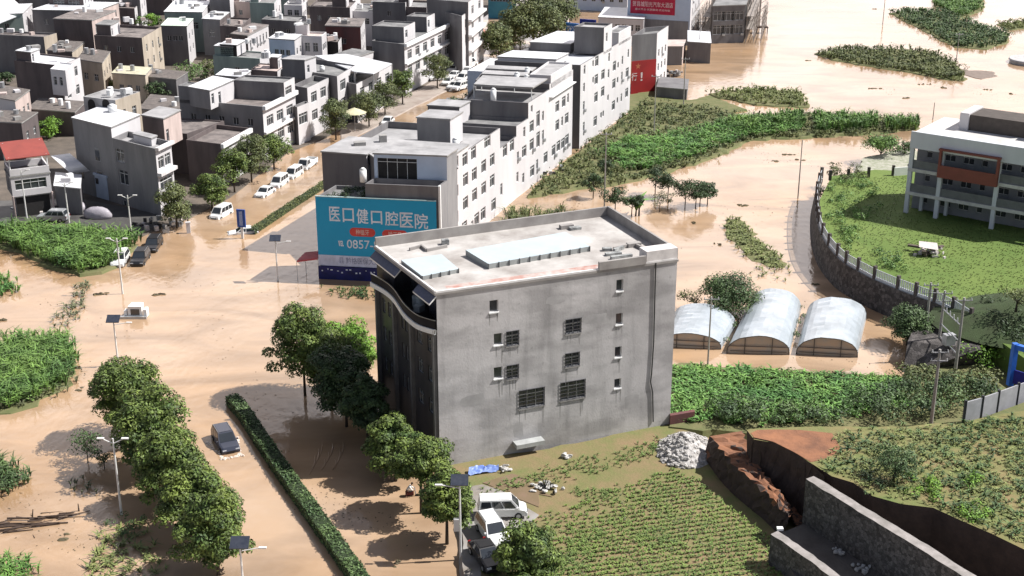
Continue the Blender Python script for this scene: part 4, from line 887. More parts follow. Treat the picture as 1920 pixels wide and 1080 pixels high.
V('dark red plastered house with purple grey roof', (610, 49), (676, 51), (684, 36), 9.5, [M_RED, M_TILE, M_RED, M_RED], M_ROOFB, 0, fw=((5.6,), 1, 1.2, 1.2))
V('dark gateway house with white pillar beside the dark red house', (603, 77), (634, 79), (640, 70), 7.6, [M_DARK, M_TILE, M_BROWN, M_BROWN], M_ROOFB, .3)
V('green grey block at the top edge behind the village', (468, 4), (514, 6), (526, -8), 10, [M_GREEN, M_TILE, M_GREY, M_GREY], M_ROOFG, .3)
V('small white cube house with a dark doorway near the top', (532, 9), (566, 10), (574, 2), 9, [M_TILE, M_TILE], M_ROOFL, .3, fw=((6,), 2, 1.2, 1.8))
V('grey flat roofed house with white edge left of the dark red one', (490, 36), (560, 40), (574, 30), 7, [M_DGREY, M_TILE], M_ROOFG, .3)
V('pinkish brown long house at the top of the village', (580, 12), (656, 14), (668, 2), 10, [M_BROWN, M_TILE], M_ROOFB, .3)
V('white and grey house with tarpaulin between the pink one and the street building', (655, 20), (700, 22), (712, 8), 8.6, [M_TILE, M_PINK], M_ROOFG, .3, fw=((5.4,), 2, 1.4, 1.5))
V('slate grey house with blue curtain door at the top edge', (698, 3), (760, 5), (775, -8), 12, [M_DGREY, M_TILE], M_ROOFG, .3)
V('dark house with white trimmed door right of the slate grey one', (745, 12), (800, 14), (812, 2), 11, [M_BROWN, M_TILE], M_ROOFG, .4)
V('dark tower like house above the white roofs', (392, -8), (430, -8), (440, -20), 12, [M_DGREY, M_TILE], M_ROOFG, .3)
V('pale house at the top edge with window bars', (430, 2), (470, 4), (482, -8), 9.5, [M_PINK, M_TILE], M_ROOFG, .3)
V('brown balcony house at the top left edge', (90, -14), (155, -12), (172, -24), 13, [M_BROWN, M_TILE], M_ROOFG, .3, fw=((9.8,), 2, 3, 1.4))
V('grey house at the top edge between palm shrubs', (228, -6), (262, -4), (272, -16), 10, [M_DGREY, M_TILE], M_ROOFG, .3)
V('dark low house behind the crumbling wall', (215, 14), (252, 16), (262, 6), 8, [M_BROWN, M_TILE], M_ROOFB, .3)
V('white sheet roofed lean to under the grey awning house', (405, 142), (455, 146), (470, 134), 9.5, [M_GREY, M_TILE], M_SHEET, 0, name='lean_to')
V('pink flat roofed house behind the street terraces', (470, 130), (520, 134), (536, 122), 9.5, [M_BROWN, M_TILE], M_PINK, .2)
V('cream gabled cottage among the shrubs', (210, 138), (272, 142), (284, 128), 5.5, [M_BEIGE, M_BEIGE], mat('cream_sheet', (.55, .52, .38), .7), 0, name='cottage')
V('beige walled cottage right of the arched house', (262, 205), (332, 212), (350, 185), 6, [M_BEIGE], M_TILEROOF, 0, name='cottage')
for x, w in ((-40, 60), (30, 70), (160, 60), (270, 50), (330, 55), (500, 60), (600, 60)):
    V({-40: 'distant house at the top edge, leftmost of all', 30: 'second distant house along the top edge', 160: 'distant house at the top edge left of the light green tree', 270: 'distant house at the top edge behind the light green tree', 330: 'distant house at the top edge behind the pale green plastered house', 500: 'distant house at the top edge behind the green grey block', 600: 'distant house at the top edge behind the pinkish brown long house'}[x], (x, -34), (x + w, -32), (x + w + 14, -46), 9, [random.choice([M_DGREY, M_BROWN, M_GREEN]), M_TILE], random.choice([M_ROOFG, M_ROOFB, M_SHEET]), .3); H[-1][0]['group'] = 'distant houses at the top of the village'
# roof clutter on the village roofs: tanks, chimneys, vents
for r, f in H:
    zt_ = max((c.data.vertices[i].co.z for c in r.children if c.name.startswith('roof') and c.type == 'MESH' for i in range(min(4, len(c.data.vertices)))), default=8)
    for k_ in range(random.randint(2, 5)):
        u, v = random.uniform(.15, .85), random.uniform(.2, .8); p = sub(f, u, u + .01, v, v + .01)[0]; b_ = MB(); s = random.uniform(.4, 1.1)
        if random.random() < .4: b_.tube((*p, zt_), (*p, zt_ + s + .4), .45, n=10); b_.build('water_tank', random.choice([M_WHITE, M_METAL]), r)
        else: b_.box((*p, zt_ + s / 2), (random.uniform(.6, 1.8), random.uniform(.6, 1.4), s), random.uniform(0, 1)); b_.build('roof_box', random.choice([M_TILE, M_CONC, M_PINK, M_WHITE]), r)
# blue glazed shutters / balconies not needed beyond this
# ------------------------------------------------------------------ school on its raised yard
ZS = 3.5
M_LAWN = mat('rough_lawn', (.135, .185, .045), .95, (.085, .14, .03), .12, bump=.5, bscale=3)
lawn_px = [(1536, 376), (1540, 412), (1553, 452), (1584, 489), (1642, 524), (1702, 549), (1772, 574), (1834, 612), (1990, 720), (2300, 620), (2300, 330), (1960, 300), (1720, 322), (1640, 318), (1560, 330)]
land('school_yard', lawn_px, ZS, M_LAWN, .1, zb=-.5, jit=.05, step=4)
top_px = [(1543, 335), (1535, 362), (1537, 410), (1551, 452), (1582, 489), (1612, 508), (1642, 524), (1702, 549), (1772, 574), (1834, 612)]
M_STONE = mat('dark_masonry', (.16, .145, .135), .9, (.06, .052, .05), 1.6, bump=.9, bscale=3)
def stone_mat(name, c, mortar, sc_=2.2):
    m = mat(name, c, .9, tuple(x * .6 for x in c), 1.2, bump=.6, bscale=6); nt = m.node_tree; b = nt.nodes['Principled BSDF']
    g = _n(nt, 'ShaderNodeNewGeometry'); v = _n(nt, 'ShaderNodeTexVoronoi'); v.feature = 'DISTANCE_TO_EDGE'; v.inputs['Scale'].default_value = sc_
    v2 = _n(nt, 'ShaderNodeTexVoronoi'); v2.inputs['Scale'].default_value = sc_
    nt.links.new(g.outputs['Position'], v.inputs['Vector']); nt.links.new(g.outputs['Position'], v2.inputs['Vector'])
    mr = _n(nt, 'ShaderNodeMapRange'); mr.inputs[2].default_value = .07; nt.links.new(v.outputs['Distance'], mr.inputs[0])
    mx = _n(nt, 'ShaderNodeMixRGB'); mx.inputs[1].default_value = (*mortar, 1)
    hs = _n(nt, 'ShaderNodeHueSaturation'); ma = _n(nt, 'ShaderNodeMapRange'); ma.inputs[3].default_value = .6; ma.inputs[4].default_value = 1.7
    sp = _n(nt, 'ShaderNodeSeparateColor'); nt.links.new(v2.outputs['Color'], sp.inputs[0]); nt.links.new(sp.outputs[0], ma.inputs[0]); nt.links.new(ma.outputs[0], hs.inputs['Value'])
    old = b.inputs['Base Color'].links[0].from_socket; nt.links.new(old, hs.inputs['Color'])
    nt.links.new(hs.outputs[0], mx.inputs[2]); nt.links.new(mr.outputs[0], mx.inputs[0]); nt.links.new(mx.outputs[0], b.inputs['Base Color'])
    return m
M_WALLST = stone_mat('dark_field_stone', (.10, .09, .085), (.045, .04, .04))
cw = thing('retaining_wall', G(1640, 540), 'long curved dark stone retaining wall round the school lawn', 'wall')
pts = [g2(p, ZS) for p in top_px]
# smooth the polyline
def smooth(pl, k=4):
    out = []
    for i in range(len(pl) - 1):
        p0, p1, p2, p3 = pl[max(i - 1, 0)], pl[i], pl[i + 1], pl[min(i + 2, len(pl) - 1)]
        for j in range(k):
            t = j / k; out.append(tuple(.5 * ((2 * p1[c]) + (-p0[c] + p2[c]) * t + (2 * p0[c] - 5 * p1[c] + 4 * p2[c] - p3[c]) * t * t + (-p0[c] + 3 * p1[c] - 3 * p2[c] + p3[c]) * t ** 3) for c in range(len(p1))))
    return out + [pl[-1]]
sp = smooth(pts)
def offs(pl, d):
    o = []
    for i, p in enumerate(pl):
        a, b = pl[max(i - 1, 0)], pl[min(i + 1, len(pl) - 1)]; L = math.hypot(b[0] - a[0], b[1] - a[1]); o.append((p[0] + (b[1] - a[1]) / L * d, p[1] - (b[0] - a[0]) / L * d))
    return o
def strip(mb, A, B, mi=0):
    for a, b, c, d in zip(A, A[1:], B[1:], B): mb.poly([a, b, c, d], mi)
mb = MB(); o1, o2 = offs(sp, .5), offs(sp, 1.0)          # water side
strip(mb, [(*p, ZS + .12) for p in sp], [(*p, ZS + .12) for p in o1], 1); strip(mb, [(*p, ZS + .12) for p in o1], [(*p, -.5) for p in o2], 0); strip(mb, [(*p, ZS - .5) for p in sp], [(*p, ZS + .12) for p in sp], 0)
mb.build('masonry', [M_WALLST, M_CONC], cw)
fen = thing('panel_fence', (*pts[4], ZS), 'white panel fence with dark posts along the curved stone wall', 'fence')
fm = offs(sp, .25); M_FPAN = mat('white_fence_panel', (.55, .57, .60), .6, (.42, .44, .47), 1.2)
acc = 0; last = fm[0]; posts = [fm[0]]
for p in fm[1:]:
    d = math.hypot(p[0] - last[0], p[1] - last[1])
    if d >= 2.6: posts.append(p); last = p
for i, p in enumerate(posts):
    b_ = MB(); b_.box((*p, ZS + .95), (.38, .38, 1.7), .6); b_.build('post', mat('dark_brick_post', (.10, .085, .08), .9), fen)
for p, q in zip(posts, posts[1:]):
    L = math.hypot(q[0] - p[0], q[1] - p[1]); b_ = MB(); c_ = ((p[0] + q[0]) / 2, (p[1] + q[1]) / 2); a = math.atan2(q[1] - p[1], q[0] - p[0])
    b_.box((*c_, ZS + .3), (L - .4, .16, .36), a); b_.box((*c_, ZS + 1.4), (L - .4, .06, .08), a)
    n = int(L / .28)
    for i in range(1, n): t = i / n; b_.box((p[0] + (q[0] - p[0]) * t, p[1] + (q[1] - p[1]) * t, ZS + .93), (.16, .04, .9), a)
    b_.build('panel', M_FPAN, fen)
# fence along the north side of the yard
nf = thing('yard_fence', G(1700, 325, ZS), 'low white fence with brown posts between lawn and pale terraces', 'fence')
for x in (1556, 1590, 1628, 1674, 1703):
    q = G(x, 338 - (x - 1556) * .08, ZS); b_ = MB(); b_.box((q[0], q[1], ZS + .8), (.4, .4, 1.6)); b_.build('post', mat('dark_brick_post', (.1, .085, .08), .9), nf)
p, q = G(1676, 330, ZS), G(1702, 328, ZS); b_ = MB(); b_.prism([(p[0], p[1]), (q[0], q[1]), (q[0], q[1] + .15), (p[0], p[1] + .15)], ZS, ZS + 1.3); b_.build('panel', M_WHITE, nf)
land('pale_terraces', [(1600, 332), (1618, 296), (1660, 285), (1716, 280), (1720, 325), (1650, 330)], 1.6, mat('pale_terrace_beds', (.42, .40, .34), .9, (.2, .22, .14), 1.6), .5)

# the building itself
hS = 15.3
s0 = g2((1712, 245), hS); s1 = g2((1990, 287), hS); sL = math.hypot(s1[0] - s0[0], s1[1] - s0[1]); sdx, sdy = (s1[0] - s0[0]) / sL, (s1[1] - s0[1]) / sL
sb2 = g2((1762, 221), hS); dep = 12.0; snx, sny = -sdy, sdx
sroot = thing('school_building', (*s0, ZS), 'white three storey school block with open corridors and red framed balconies', 'school')
def S(u, v): return (s0[0] + sdx * u + snx * v, s0[1] + sdy * u + sny * v)
M_SW = mat('school_white', (.60, .62, .66), .7, (.50, .52, .56), .3, streak=True)
M_SRED = mat('school_red_panel', (.22, .066, .05), .6, (.17, .055, .042), .6)
M_SG = mat('school_grey_parapet', (.17, .175, .18), .8)
b_ = MB(); b_.prism([S(0, -.6), S(sL, -.6), S(sL, dep), S(0, dep)], hS - 2.3, hS - .3, 0, 1); b_.build('roof', [M_SW, mat('school_roof_top', (.62, .6, .58), .8, (.45, .43, .41), .3)], sroot)
b_ = MB(); b_.prism([S(0, -.6), S(sL, -.6), S(sL, -.35), S(0, -.35)], hS - .3, hS + .05); b_.build('roof_kerb', M_SW, sroot)
for (u0, u1, v0, v1) in ((5.6, 13.2, 6.2, 11.4), (15.4, 30, 6.0, 11.6)):
    b_ = MB(); b_.prism([S(u0, v0), S(u1, v0), S(u1, v1), S(u0, v1)], hS - .3, hS + 1.9); b_.build('roof_room', [mat('brown_roof_room', (.10, .085, .075), .9)], sroot)
    b_ = MB(); b_.prism([S(u0 - 1.3, v0 - .3), S(u0 - .03, v0 - .3), S(u0 - .03, v1 + .3), S(u0 - 1.3, v1 + .3)], hS - .29, hS + 2.1); b_.build('roof_pier', M_TILE, sroot)
zf = [ZS, ZS + 3.2, ZS + 6.6, hS - 2.3]
for i, z in enumerate(zf[1:3]):
    b_ = MB(); b_.prism([S(0, -.5), S(sL, -.5), S(sL, dep), S(0, dep)], z - .45, z + .02); b_.build('floor_slab', mat('school_slab_edge', (.56, .55, .54), .7), sroot)
wz_ = []
for i in range(3):
    for k_ in range(8): u = 1.4 + k_ * 2.6; wz_.append((u, u + (1.5 if k_ % 3 else .8), zf[i] + 1.0, zf[i] + 2.4))
b_ = MB(); Hh, pt = wall_face(b_, S(0, 2.6), S(sL, 2.6), ZS, hS - 2.35, wz_, 0); strip_ = None
b_.poly([(*S(0, 2.6), ZS), (*S(0, 2.6), hS - 2.35), (*S(0, dep), hS - 2.35), (*S(0, dep), ZS)]); b_.build('corridor_wall', mat('school_inner_wall', (.24, .245, .26), .8, (.18, .185, .2), .5), sroot)
for h in Hh: window(sroot, pt, h)
cols = [.3, 4.6, 12.4, 19.6, 27.0]
for u in cols: b_ = MB(); q = S(u, -.2); b_.box((*q, (ZS + hS - 2.3) / 2), (.55, .5, hS - 2.3 - ZS - .01), math.atan2(sdy, sdx)); b_.build('column', M_SW, sroot)
for u, v in ((1.6, 2.0), (5.2, 2.0)): b_ = MB(); q = S(u, v); b_.box((*q, ZS + 1.35), (.45, .45, 2.7), math.atan2(sdy, sdx)); b_.build('column', M_SW, sroot)
for i in (1, 2):
    for k_, (a, b) in enumerate(zip(cols, cols[1:])):
        red = (i == 2 and k_ == 1) or (i == 1 and k_ == 3)
        b_ = MB()
        if red:
            v_ = -1.1; zt_ = zf[i] + 3.3; zl = zf[i] - .5
            b_.prism([S(a - .2, v_), S(b + .2, v_), S(b + .2, v_ + .15), S(a - .2, v_ + .15)], zl, zf[i] + 1.25)
            for uu in (a - .2, b - .1): b_.prism([S(uu, v_ - .02), S(uu + .3, v_ - .02), S(uu + .3, -.5), S(uu, -.5)], zl + .01, zt_)
            b_.prism([S(a - .3, v_ - .1), S(b + .3, v_ - .1), S(b + .3, -.4), S(a - .3, -.4)], zt_, zt_ + .25)
            b_.build('red_balcony', M_SRED, sroot)
        else:
            b_.prism([S(a + .3, -.3), S(b - .3, -.3), S(b - .3, -.15), S(a + .3, -.15)], zf[i] + .02, zf[i] + 1.2); b_.build('corridor_parapet', M_SG, sroot)

# ------------------------------------------------------------------ polytunnels
M_POLY = mat('greenhouse_film', (.41, .45, .485), .3, (.27, .30, .32), .35, spec=.6, bump=.15, bscale=2.5)
M_POLYE = mat('greenhouse_end_film', (.33, .31, .28), .5, (.42, .32, .24), .9)
def tunnel(label, pl, pr, plb, prb, rise, rise2):
    a, b = g2(pl), g2(pr); c, d = g2(plb), g2(prb)
    root = thing('polytunnel', ((a[0] + b[0]) / 2, (a[1] + b[1]) / 2, 0), label, 'greenhouse')
    nA, nL = 14, 16; mb = MB(); grid = []
    for j in range(nL + 1):
        t = j / nL; L0 = (a[0] + (c[0] - a[0]) * t, a[1] + (c[1] - a[1]) * t); R0 = (b[0] + (d[0] - b[0]) * t, b[1] + (d[1] - b[1]) * t); rs_ = rise + (rise2 - rise) * t
        ring = []
        for i in range(nA + 1):
            th = math.pi * i / nA; s = -math.cos(th); x = (s + 1) / 2; h = rs_ * (math.sin(th) ** .8) + random.uniform(-.06, .05) * math.sin(th) - (.035 if j % 2 else 0)
            ring.append((L0[0] + (R0[0] - L0[0]) * x, L0[1] + (R0[1] - L0[1]) * x, max(h, -.3) if 0 < i < nA else -.3))
        grid.append(ring)
    for j in range(nL):
        for i in range(nA): mb.poly([grid[j][i], grid[j][i + 1], grid[j + 1][i + 1], grid[j + 1][i]])
    mb.build('film_cover', M_POLY, root, True)
    e = MB(); g0 = grid[0]; lowz = 1.15
    q = [(p[0], p[1] + .05, p[2] * .97) for p in g0]; e.poly(q); e.build('end_film', M_POLYE, root)
    h_ = MB()
    for i in range(nA): h_.tube((g0[i][0], g0[i][1] - .05, g0[i][2]), (g0[i + 1][0], g0[i + 1][1] - .05, g0[i + 1][2]), .05, n=5)
    h_.tube((g0[1][0], g0[1][1] - .08, .95), (g0[-2][0], g0[-2][1] - .08, .9), .05, n=5); h_.tube((g0[2][0], g0[2][1] - .08, .35), (g0[-3][0], g0[-3][1] - .08, .3), .04, n=5)
    for i in (5, 9): h_.tube((g0[i][0], g0[i][1] - .08, -.3), (g0[i][0], g0[i][1] - .08, g0[i][2]), .05, n=5)
    h_.build('end_hoop', mat('dark_tube', (.10, .09, .08), .6), root)
tunnel('leftmost low polytunnel, half hidden by the cement block', (1235, 650), (1352, 655), (1262, 597), (1380, 612), 1.8, 2.4)
tunnel('middle polytunnel with bulging white film', (1362, 662), (1480, 665), (1405, 575), (1502, 583), 2.2, 2.7)
tunnel('rightmost polytunnel with a dark opening in its end', (1492, 664), (1608, 670), (1512, 588), (1625, 596), 2.2, 2.4)

# ------------------------------------------------------------------ raised ground at the lower right
def loft(name, lines, m, sub_=6, amp=.18, smooth_=True, kind='structure'):
    L = [smooth([tuple(p) for p in l], sub_) for l in lines]; n = min(len(l) for l in L); rows_ = []
    for a, b in zip(L, L[1:]):
        k = 5
        for j in range(k): rows_.append([tuple(a[i][c] * (1 - j / k) + b[i][c] * j / k for c in range(3)) for i in range(n)])
    rows_.append(L[-1][:n]); mb = MB(); k = len(rows_)
    for j, r in enumerate(rows_):
        for i, p in enumerate(r):
            e = 0 if j in (0, k - 1) or i in (0, n - 1) else amp
            mb.v.append((p[0] + random.gauss(0, e), p[1] + random.gauss(0, e), p[2] + random.gauss(0, e)))
    for j in range(k - 1):
        for i in range(n - 1): mb.f.append((j * n + i, j * n + i + 1, (j + 1) * n + i + 1, (j + 1) * n + i)); mb.m.append(0)
    if isinstance(m, list):
        for fi, f_ in enumerate(mb.f):
            a, b, c = (Vector(mb.v[f_[i]]) for i in (0, 1, 2)); mb.m[fi] = 0 if abs((b - a).cross(c - a).normalized().z) > .72 else 1  # steep faces take the second, shade-darkened material
    return tag(mb.build(name, m, None, smooth_), kind=kind)
M_CLAY = mat('orange_clay', (.30, .135, .07), .95, (.13, .065, .042), .35, bump=.6, bscale=2.5)
land('field', [(850, 905), (835, 870), (960, 850), (1110, 825), (1200, 800), (1262, 790), (1340, 832), (1410, 900), (1485, 965), (1500, 1030), (1510, 1120), (1400, 1250), (900, 1250), (868, 1085), (905, 1000), (900, 935)], .55, M_SOIL, .6, jit=.2)
land('driveway', [(860, 915), (905, 908), (955, 925), (985, 950), (1010, 965), (990, 985), (930, 1010), (905, 1040), (900, 1140), (862, 1150), (866, 1040)], .6, mat('driveway_concrete', (.30, .285, .27), .8, (.2, .17, .14), .35), .5, jit=.15)
land('dirt_patch', [(905, 905), (960, 888), (1030, 905), (1010, 950), (985, 940), (950, 920)], .61, mat('damp_red_dirt', (.20, .135, .09), .9, (.16, .12, .065), .6), .1, zb=.5, jit=.5, step=.8)
P1 = [G(*p, z) for *p, z in ((1330, 818, 2.6), (1350, 842, 2.9), (1374, 868, 3.0), (1402, 895, 2.9), (1440, 927, 2.8), (1466, 955, 2.6), (1478, 975, 2.0))]
P2 = [G(*p, z) for *p, z in ((1392, 808, 2.9), (1402, 838, 3.1), (1418, 866, 3.1), (1434, 890, 3.0), (1456, 915, 2.9), (1478, 945, 2.6), (1484, 965, 2.0))]
P5 = [G(*p, 5.6) for p in ((1412, 820), (1432, 824), (1450, 829), (1490, 849), (1518, 867), (1532, 880), (1546, 893))]
P0 = [(p[0] - .45, p[1] - .15, .5) for p in P1]; P3 = [(p[0] + .5, p[1] + .2, .8) for p in P2]; P4 = [(p[0] - .5, p[1] - .3, .7) for p in P5]
M_CUT = mat('shade_toned_earth', (.085, .060, .050), .95, (.052, .038, .033), .8, bump=.8, bscale=3)  # darker tone puts the shade into steep bank and trench faces
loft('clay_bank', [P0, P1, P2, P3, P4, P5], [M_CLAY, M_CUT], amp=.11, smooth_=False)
# the plateau
M_PLAT = mat('weedy_plateau_soil', (.22, .165, .08), .95, (.12, .16, .05), .35, bump=.6, bscale=2)
plat = [(1400, 806), (1420, 803), (1560, 800), (1700, 800), (1800, 790), (1920, 770), (2250, 700), (2400, 1000), (2100, 1150), (1920, 1030), (1858, 1000), (1800, 975), (1750, 952), (1690, 945), (1636, 930), (1600, 905), (1560, 893), (1520, 868), (1490, 850), (1450, 830), (1414, 824)]
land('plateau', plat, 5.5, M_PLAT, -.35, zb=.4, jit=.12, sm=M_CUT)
land('clay_top', [(1408, 812), (1420, 806), (1500, 806), (1560, 812), (1575, 838), (1540, 862), (1520, 866), (1490, 848), (1450, 828), (1414, 820)], 5.53, M_CLAY, .1, zb=5.4, jit=.2)
# two dry stone walls
M_DRY = stone_mat('dry_stone', (.12, .112, .105), (.05, .046, .042), 3.6)
M_CAP = mat('cement_wall_cap', (.33, .30, .285), .85, (.19, .175, .16), 1.0)
def stonewall(label, top, z, w, zb_, name='stone_wall'):
    root = thing(name, G(*top[0], zb_), label, 'wall'); P = [g2(p, z) for p in top]; Q = offs(P, w)
    jt = lambda l: [(p[0] + random.uniform(-.06, .06), p[1] + random.uniform(-.06, .06)) for p in l]
    Pf = smooth(P, 5); Qf = smooth(Q, 5); Pj, Qj = jt(Pf), jt(Qf)
    # face shows to the west; batter outwards at the foot
    out = offs(Pf, -.5); mb = MB(); strip(mb, [(*p, z) for p in Pj], [(*p, zb_) for p in out]); mb.poly([(*Qj[0], z), (*Pj[0], z), (*out[0], zb_), (*Qf[0], zb_)]); strip(mb, [(*p, zb_) for p in Qf], [(*p, z) for p in Qj]); mb.build('masonry', M_DRY, root)
    c = MB(); strip(c, [(*p, z + .004) for p in Qj], [(*p, z + .004) for p in Pj]); c.build('cement_cap', M_CAP, root)
    return root
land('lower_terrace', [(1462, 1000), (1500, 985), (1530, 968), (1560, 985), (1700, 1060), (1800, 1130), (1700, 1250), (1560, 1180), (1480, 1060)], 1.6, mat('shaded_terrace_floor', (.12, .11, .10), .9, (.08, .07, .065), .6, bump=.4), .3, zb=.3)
stonewall('tall dry stone wall with pale cement top cutting into the hill', [(1527, 893), (1575, 922), (1640, 962), (1710, 1004), (1790, 1054), (1880, 1112)], 5.8, .95, .6)
stonewall('lower stone wall with pale cement top at the bottom edge', [(1458, 996), (1495, 1020), (1545, 1056), (1600, 1100), (1660, 1150)], 3.4, .8, .4)
b_ = MB(); q = G(1459, 997, 3.4); b_.box((q[0] + .2, q[1] + .3, 3.5), (.5, .4, .2)); tag(b_.build('cement_lump', M_WHITE), 'small white cement lump on the end of the lower stone wall', 'rubble')
for (x, y) in ((1575, 1038), (1612, 1068)):
    b_ = MB(); q = G(x, y, 1.6)
    for i in range(14): b_.ball((q[0] + random.gauss(0, .35), q[1] + random.gauss(0, .3), 1.7 + random.uniform(0, .12)), random.uniform(.08, .2), nu=6, nv=4, jit=.3)
    tag(b_.build('rubble_heap', mat('pale_rubble', (.5, .5, .49), .9)), 'small pale rubble heap on the shaded terrace floor, ' + ('the smaller one' if x == 1575 else 'the larger one nearer the bottom edge'), 'rubble')
# white rubble tip beside the cement block
rc0 = G(1284, 845, .6); mb = MB(); N = 30
for i in range(420):
    a = random.uniform(0, 2 * math.pi); r = math.sqrt(random.random()); x, y = r * math.cos(a), r * math.sin(a); z = .55 + 1.9 * max(0, 1 - r) ** 1.1 + random.uniform(0, .15)
    s = random.uniform(.10, .30); cx = rc0[0] + x * 2.7 + y * .5; cy = rc0[1] + y * 3.6; n0 = len(mb.v); mb.ball((cx, cy, z), (s, s * random.uniform(.6, 1), s * random.uniform(.4, .8)), nu=6, nv=4, jit=.25)
for i in range(16):
    a = 2 * math.pi * i / 16; b = 2 * math.pi * (i + 1) / 16
    mb.poly([(rc0[0] + 2.8 * math.cos(a), rc0[1] + 3.7 * math.sin(a), .5), (rc0[0] + 2.8 * math.cos(b), rc0[1] + 3.7 * math.sin(b), .5), (rc0[0], rc0[1], 2.5)])
tag(mb.build('rubble_tip', mat('white_rubble', (.55, .53, .51), .9, (.25, .23, .21), 3.0, bump=.5)), 'big tip of white stone rubble at the corner of the cement block', 'rubble', kind='stuff')
b_ = MB(); p, q = G(1256, 800, .5), G(1302, 792, .5); b_.prism([(p[0], p[1]), (q[0], q[1]), (q[0], q[1] + .5), (p[0], p[1] + .5)], .3, 1.7); tag(b_.build('earth_bank_wall', M_RED), 'short dark red earth wall behind the rubble tip', 'wall')
# bank of the green crop behind, and the added mound on the right
land('crop_bank', [(1255, 800), (1252, 690), (1275, 680), (1400, 688), (1560, 700), (1690, 706), (1720, 670), (1800, 668), (1880, 690), (1990, 700), (1990, 800), (1800, 806), (1400, 812)], .7, M_MUDBANK, .5)
hm = thing('hill', G(1900, 650, 0), None, None) if False else None
mb = MB(); c0 = G(1960, 600, ZS); n0 = 24
for j in range(7):
    r = 1 - j / 6
    for i in range(n0): a = 2 * math.pi * i / n0; mb.v.append((c0[0] + 13 * r * math.cos(a), c0[1] + 9 * r * math.sin(a), ZS - .3 + 3.0 * (1 - r ** 1.6) + random.uniform(-.2, .2)))
for j in range(6):
    for i in range(n0): k_ = (i + 1) % n0; mb.f.append((j * n0 + i, j * n0 + k_, (j + 1) * n0 + k_, (j + 1) * n0 + i)); mb.m.append(0)
tag(mb.build('shade_mound', mat('shade_mound_grass', (.05, .075, .03), .95, (.035, .045, .02), .6, bump=.5), None, True), kind='structure')  # dark mound added in place of lawn that only lies in shade
# masonry return of the school wall down to the crop
wr = thing('stone_ramp', G(1760, 640), 'dark stone ramp wall below the electricity poles', 'wall'); b_ = MB()
pa = [g2((1692, 700)), g2((1704, 652)), g2((1838, 640)), g2((1850, 690))]; 
b_.v = [(*pa[0], -.3), (*pa[3], -.3), (*g2((1834, 612), ZS), -.3), (*pa[1], -.3), (*g2((1702, 640), 2.4), 2.4), (*g2((1838, 655), 3.0), 3.0), (*g2((1836, 628), 3.2), 3.2), (*g2((1712, 618), 2.4), 2.4)]
b_.f = [(0, 1, 5, 4), (1, 2, 6, 5), (2, 3, 7, 6), (3, 0, 4, 7), (4, 5, 6, 7)]; b_.m = [0] * 5; b_.build('masonry', M_WALLST, wr)
# concrete panel fence and blue gate
cf = thing('concrete_fence', G(1860, 785, 5.5), 'grey concrete panel fence on the hill at the right edge', 'fence')
cp = [g2((1806, 792), 5.5), g2((1838, 783), 5.5), g2((1868, 772), 5.5), g2((1905, 758), 5.5), g2((1945, 744), 5.5), g2((1990, 728), 5.5)]
for p, q in zip(cp, cp[1:]):
    L = math.hypot(q[0] - p[0], q[1] - p[1]); b_ = MB(); b_.box(((p[0] + q[0]) / 2, (p[1] + q[1]) / 2, 6.5), (L - .16, .12, 2.1), math.atan2(q[1] - p[1], q[0] - p[0])); b_.build('panel', mat('pale_concrete_panel', (.36, .36, .38), .85, (.27, .27, .28), .8), cf)
for p in cp: b_ = MB(); b_.box((*p, 6.6), (.22, .22, 2.3)); b_.build('post', mat('dark_post', (.06, .06, .065), .8), cf)
gt = thing('blue_gate_frame', G(1890, 745, 5.5), 'bright blue steel gate frame at the right edge', 'gate'); b_ = MB()
M_BLU = mat('bright_blue_steel', (.03, .16, .62), .5)
ga, gb_ = G(1893, 722, 5.5), G(1960, 742, 5.5)
for q in (ga, gb_): b_ = MB(); b_.box((q[0], q[1], 7.7), (.5, .5, 4.4), .2); b_.build('post', M_BLU, gt)
b_ = MB(); L = math.hypot(gb_[0] - ga[0], gb_[1] - ga[1]); b_.box(((ga[0] + gb_[0]) / 2, (ga[1] + gb_[1]) / 2, 9.6), (L, .5, .5), math.atan2(gb_[1] - ga[1], gb_[0] - ga[0])); b_.build('beam', M_BLU, gt)
b_ = MB(); b_.box(((ga[0] + gb_[0]) / 2, (ga[1] + gb_[1]) / 2, 6.5), (L, .1, 1.4), math.atan2(gb_[1] - ga[1], gb_[0] - ga[0])); b_.build('panel', mat('navy_gate_panel', (.01, .02, .25), .5), gt)
# junk heap on the lawn
b_ = MB(); jc = G(1742, 478, ZS)
for i in range(26): b_.box((jc[0] + random.gauss(0, .9), jc[1] + random.gauss(0, 1.1), ZS + random.uniform(.1, .9)), (random.uniform(.2, 1.6), random.uniform(.1, .6), random.uniform(.05, .4)), random.uniform(0, 3), random.randint(0, 1))
b_.poly([(jc[0] - 1.6, jc[1] - .6, ZS + 1.3), (jc[0] + .8, jc[1] - 1.0, ZS + 1.0), (jc[0] + 1.2, jc[1] + 1.0, ZS + 1.3), (jc[0] - 1.2, jc[1] + .9, ZS + 1.6)], 1)
tag(b_.build('junk_heap', [mat('brown_junk', (.14, .11, .09), .9), mat('pale_junk', (.55, .5, .48), .8)]), 'heap of pale boards and junk on the school lawn', 'debris')
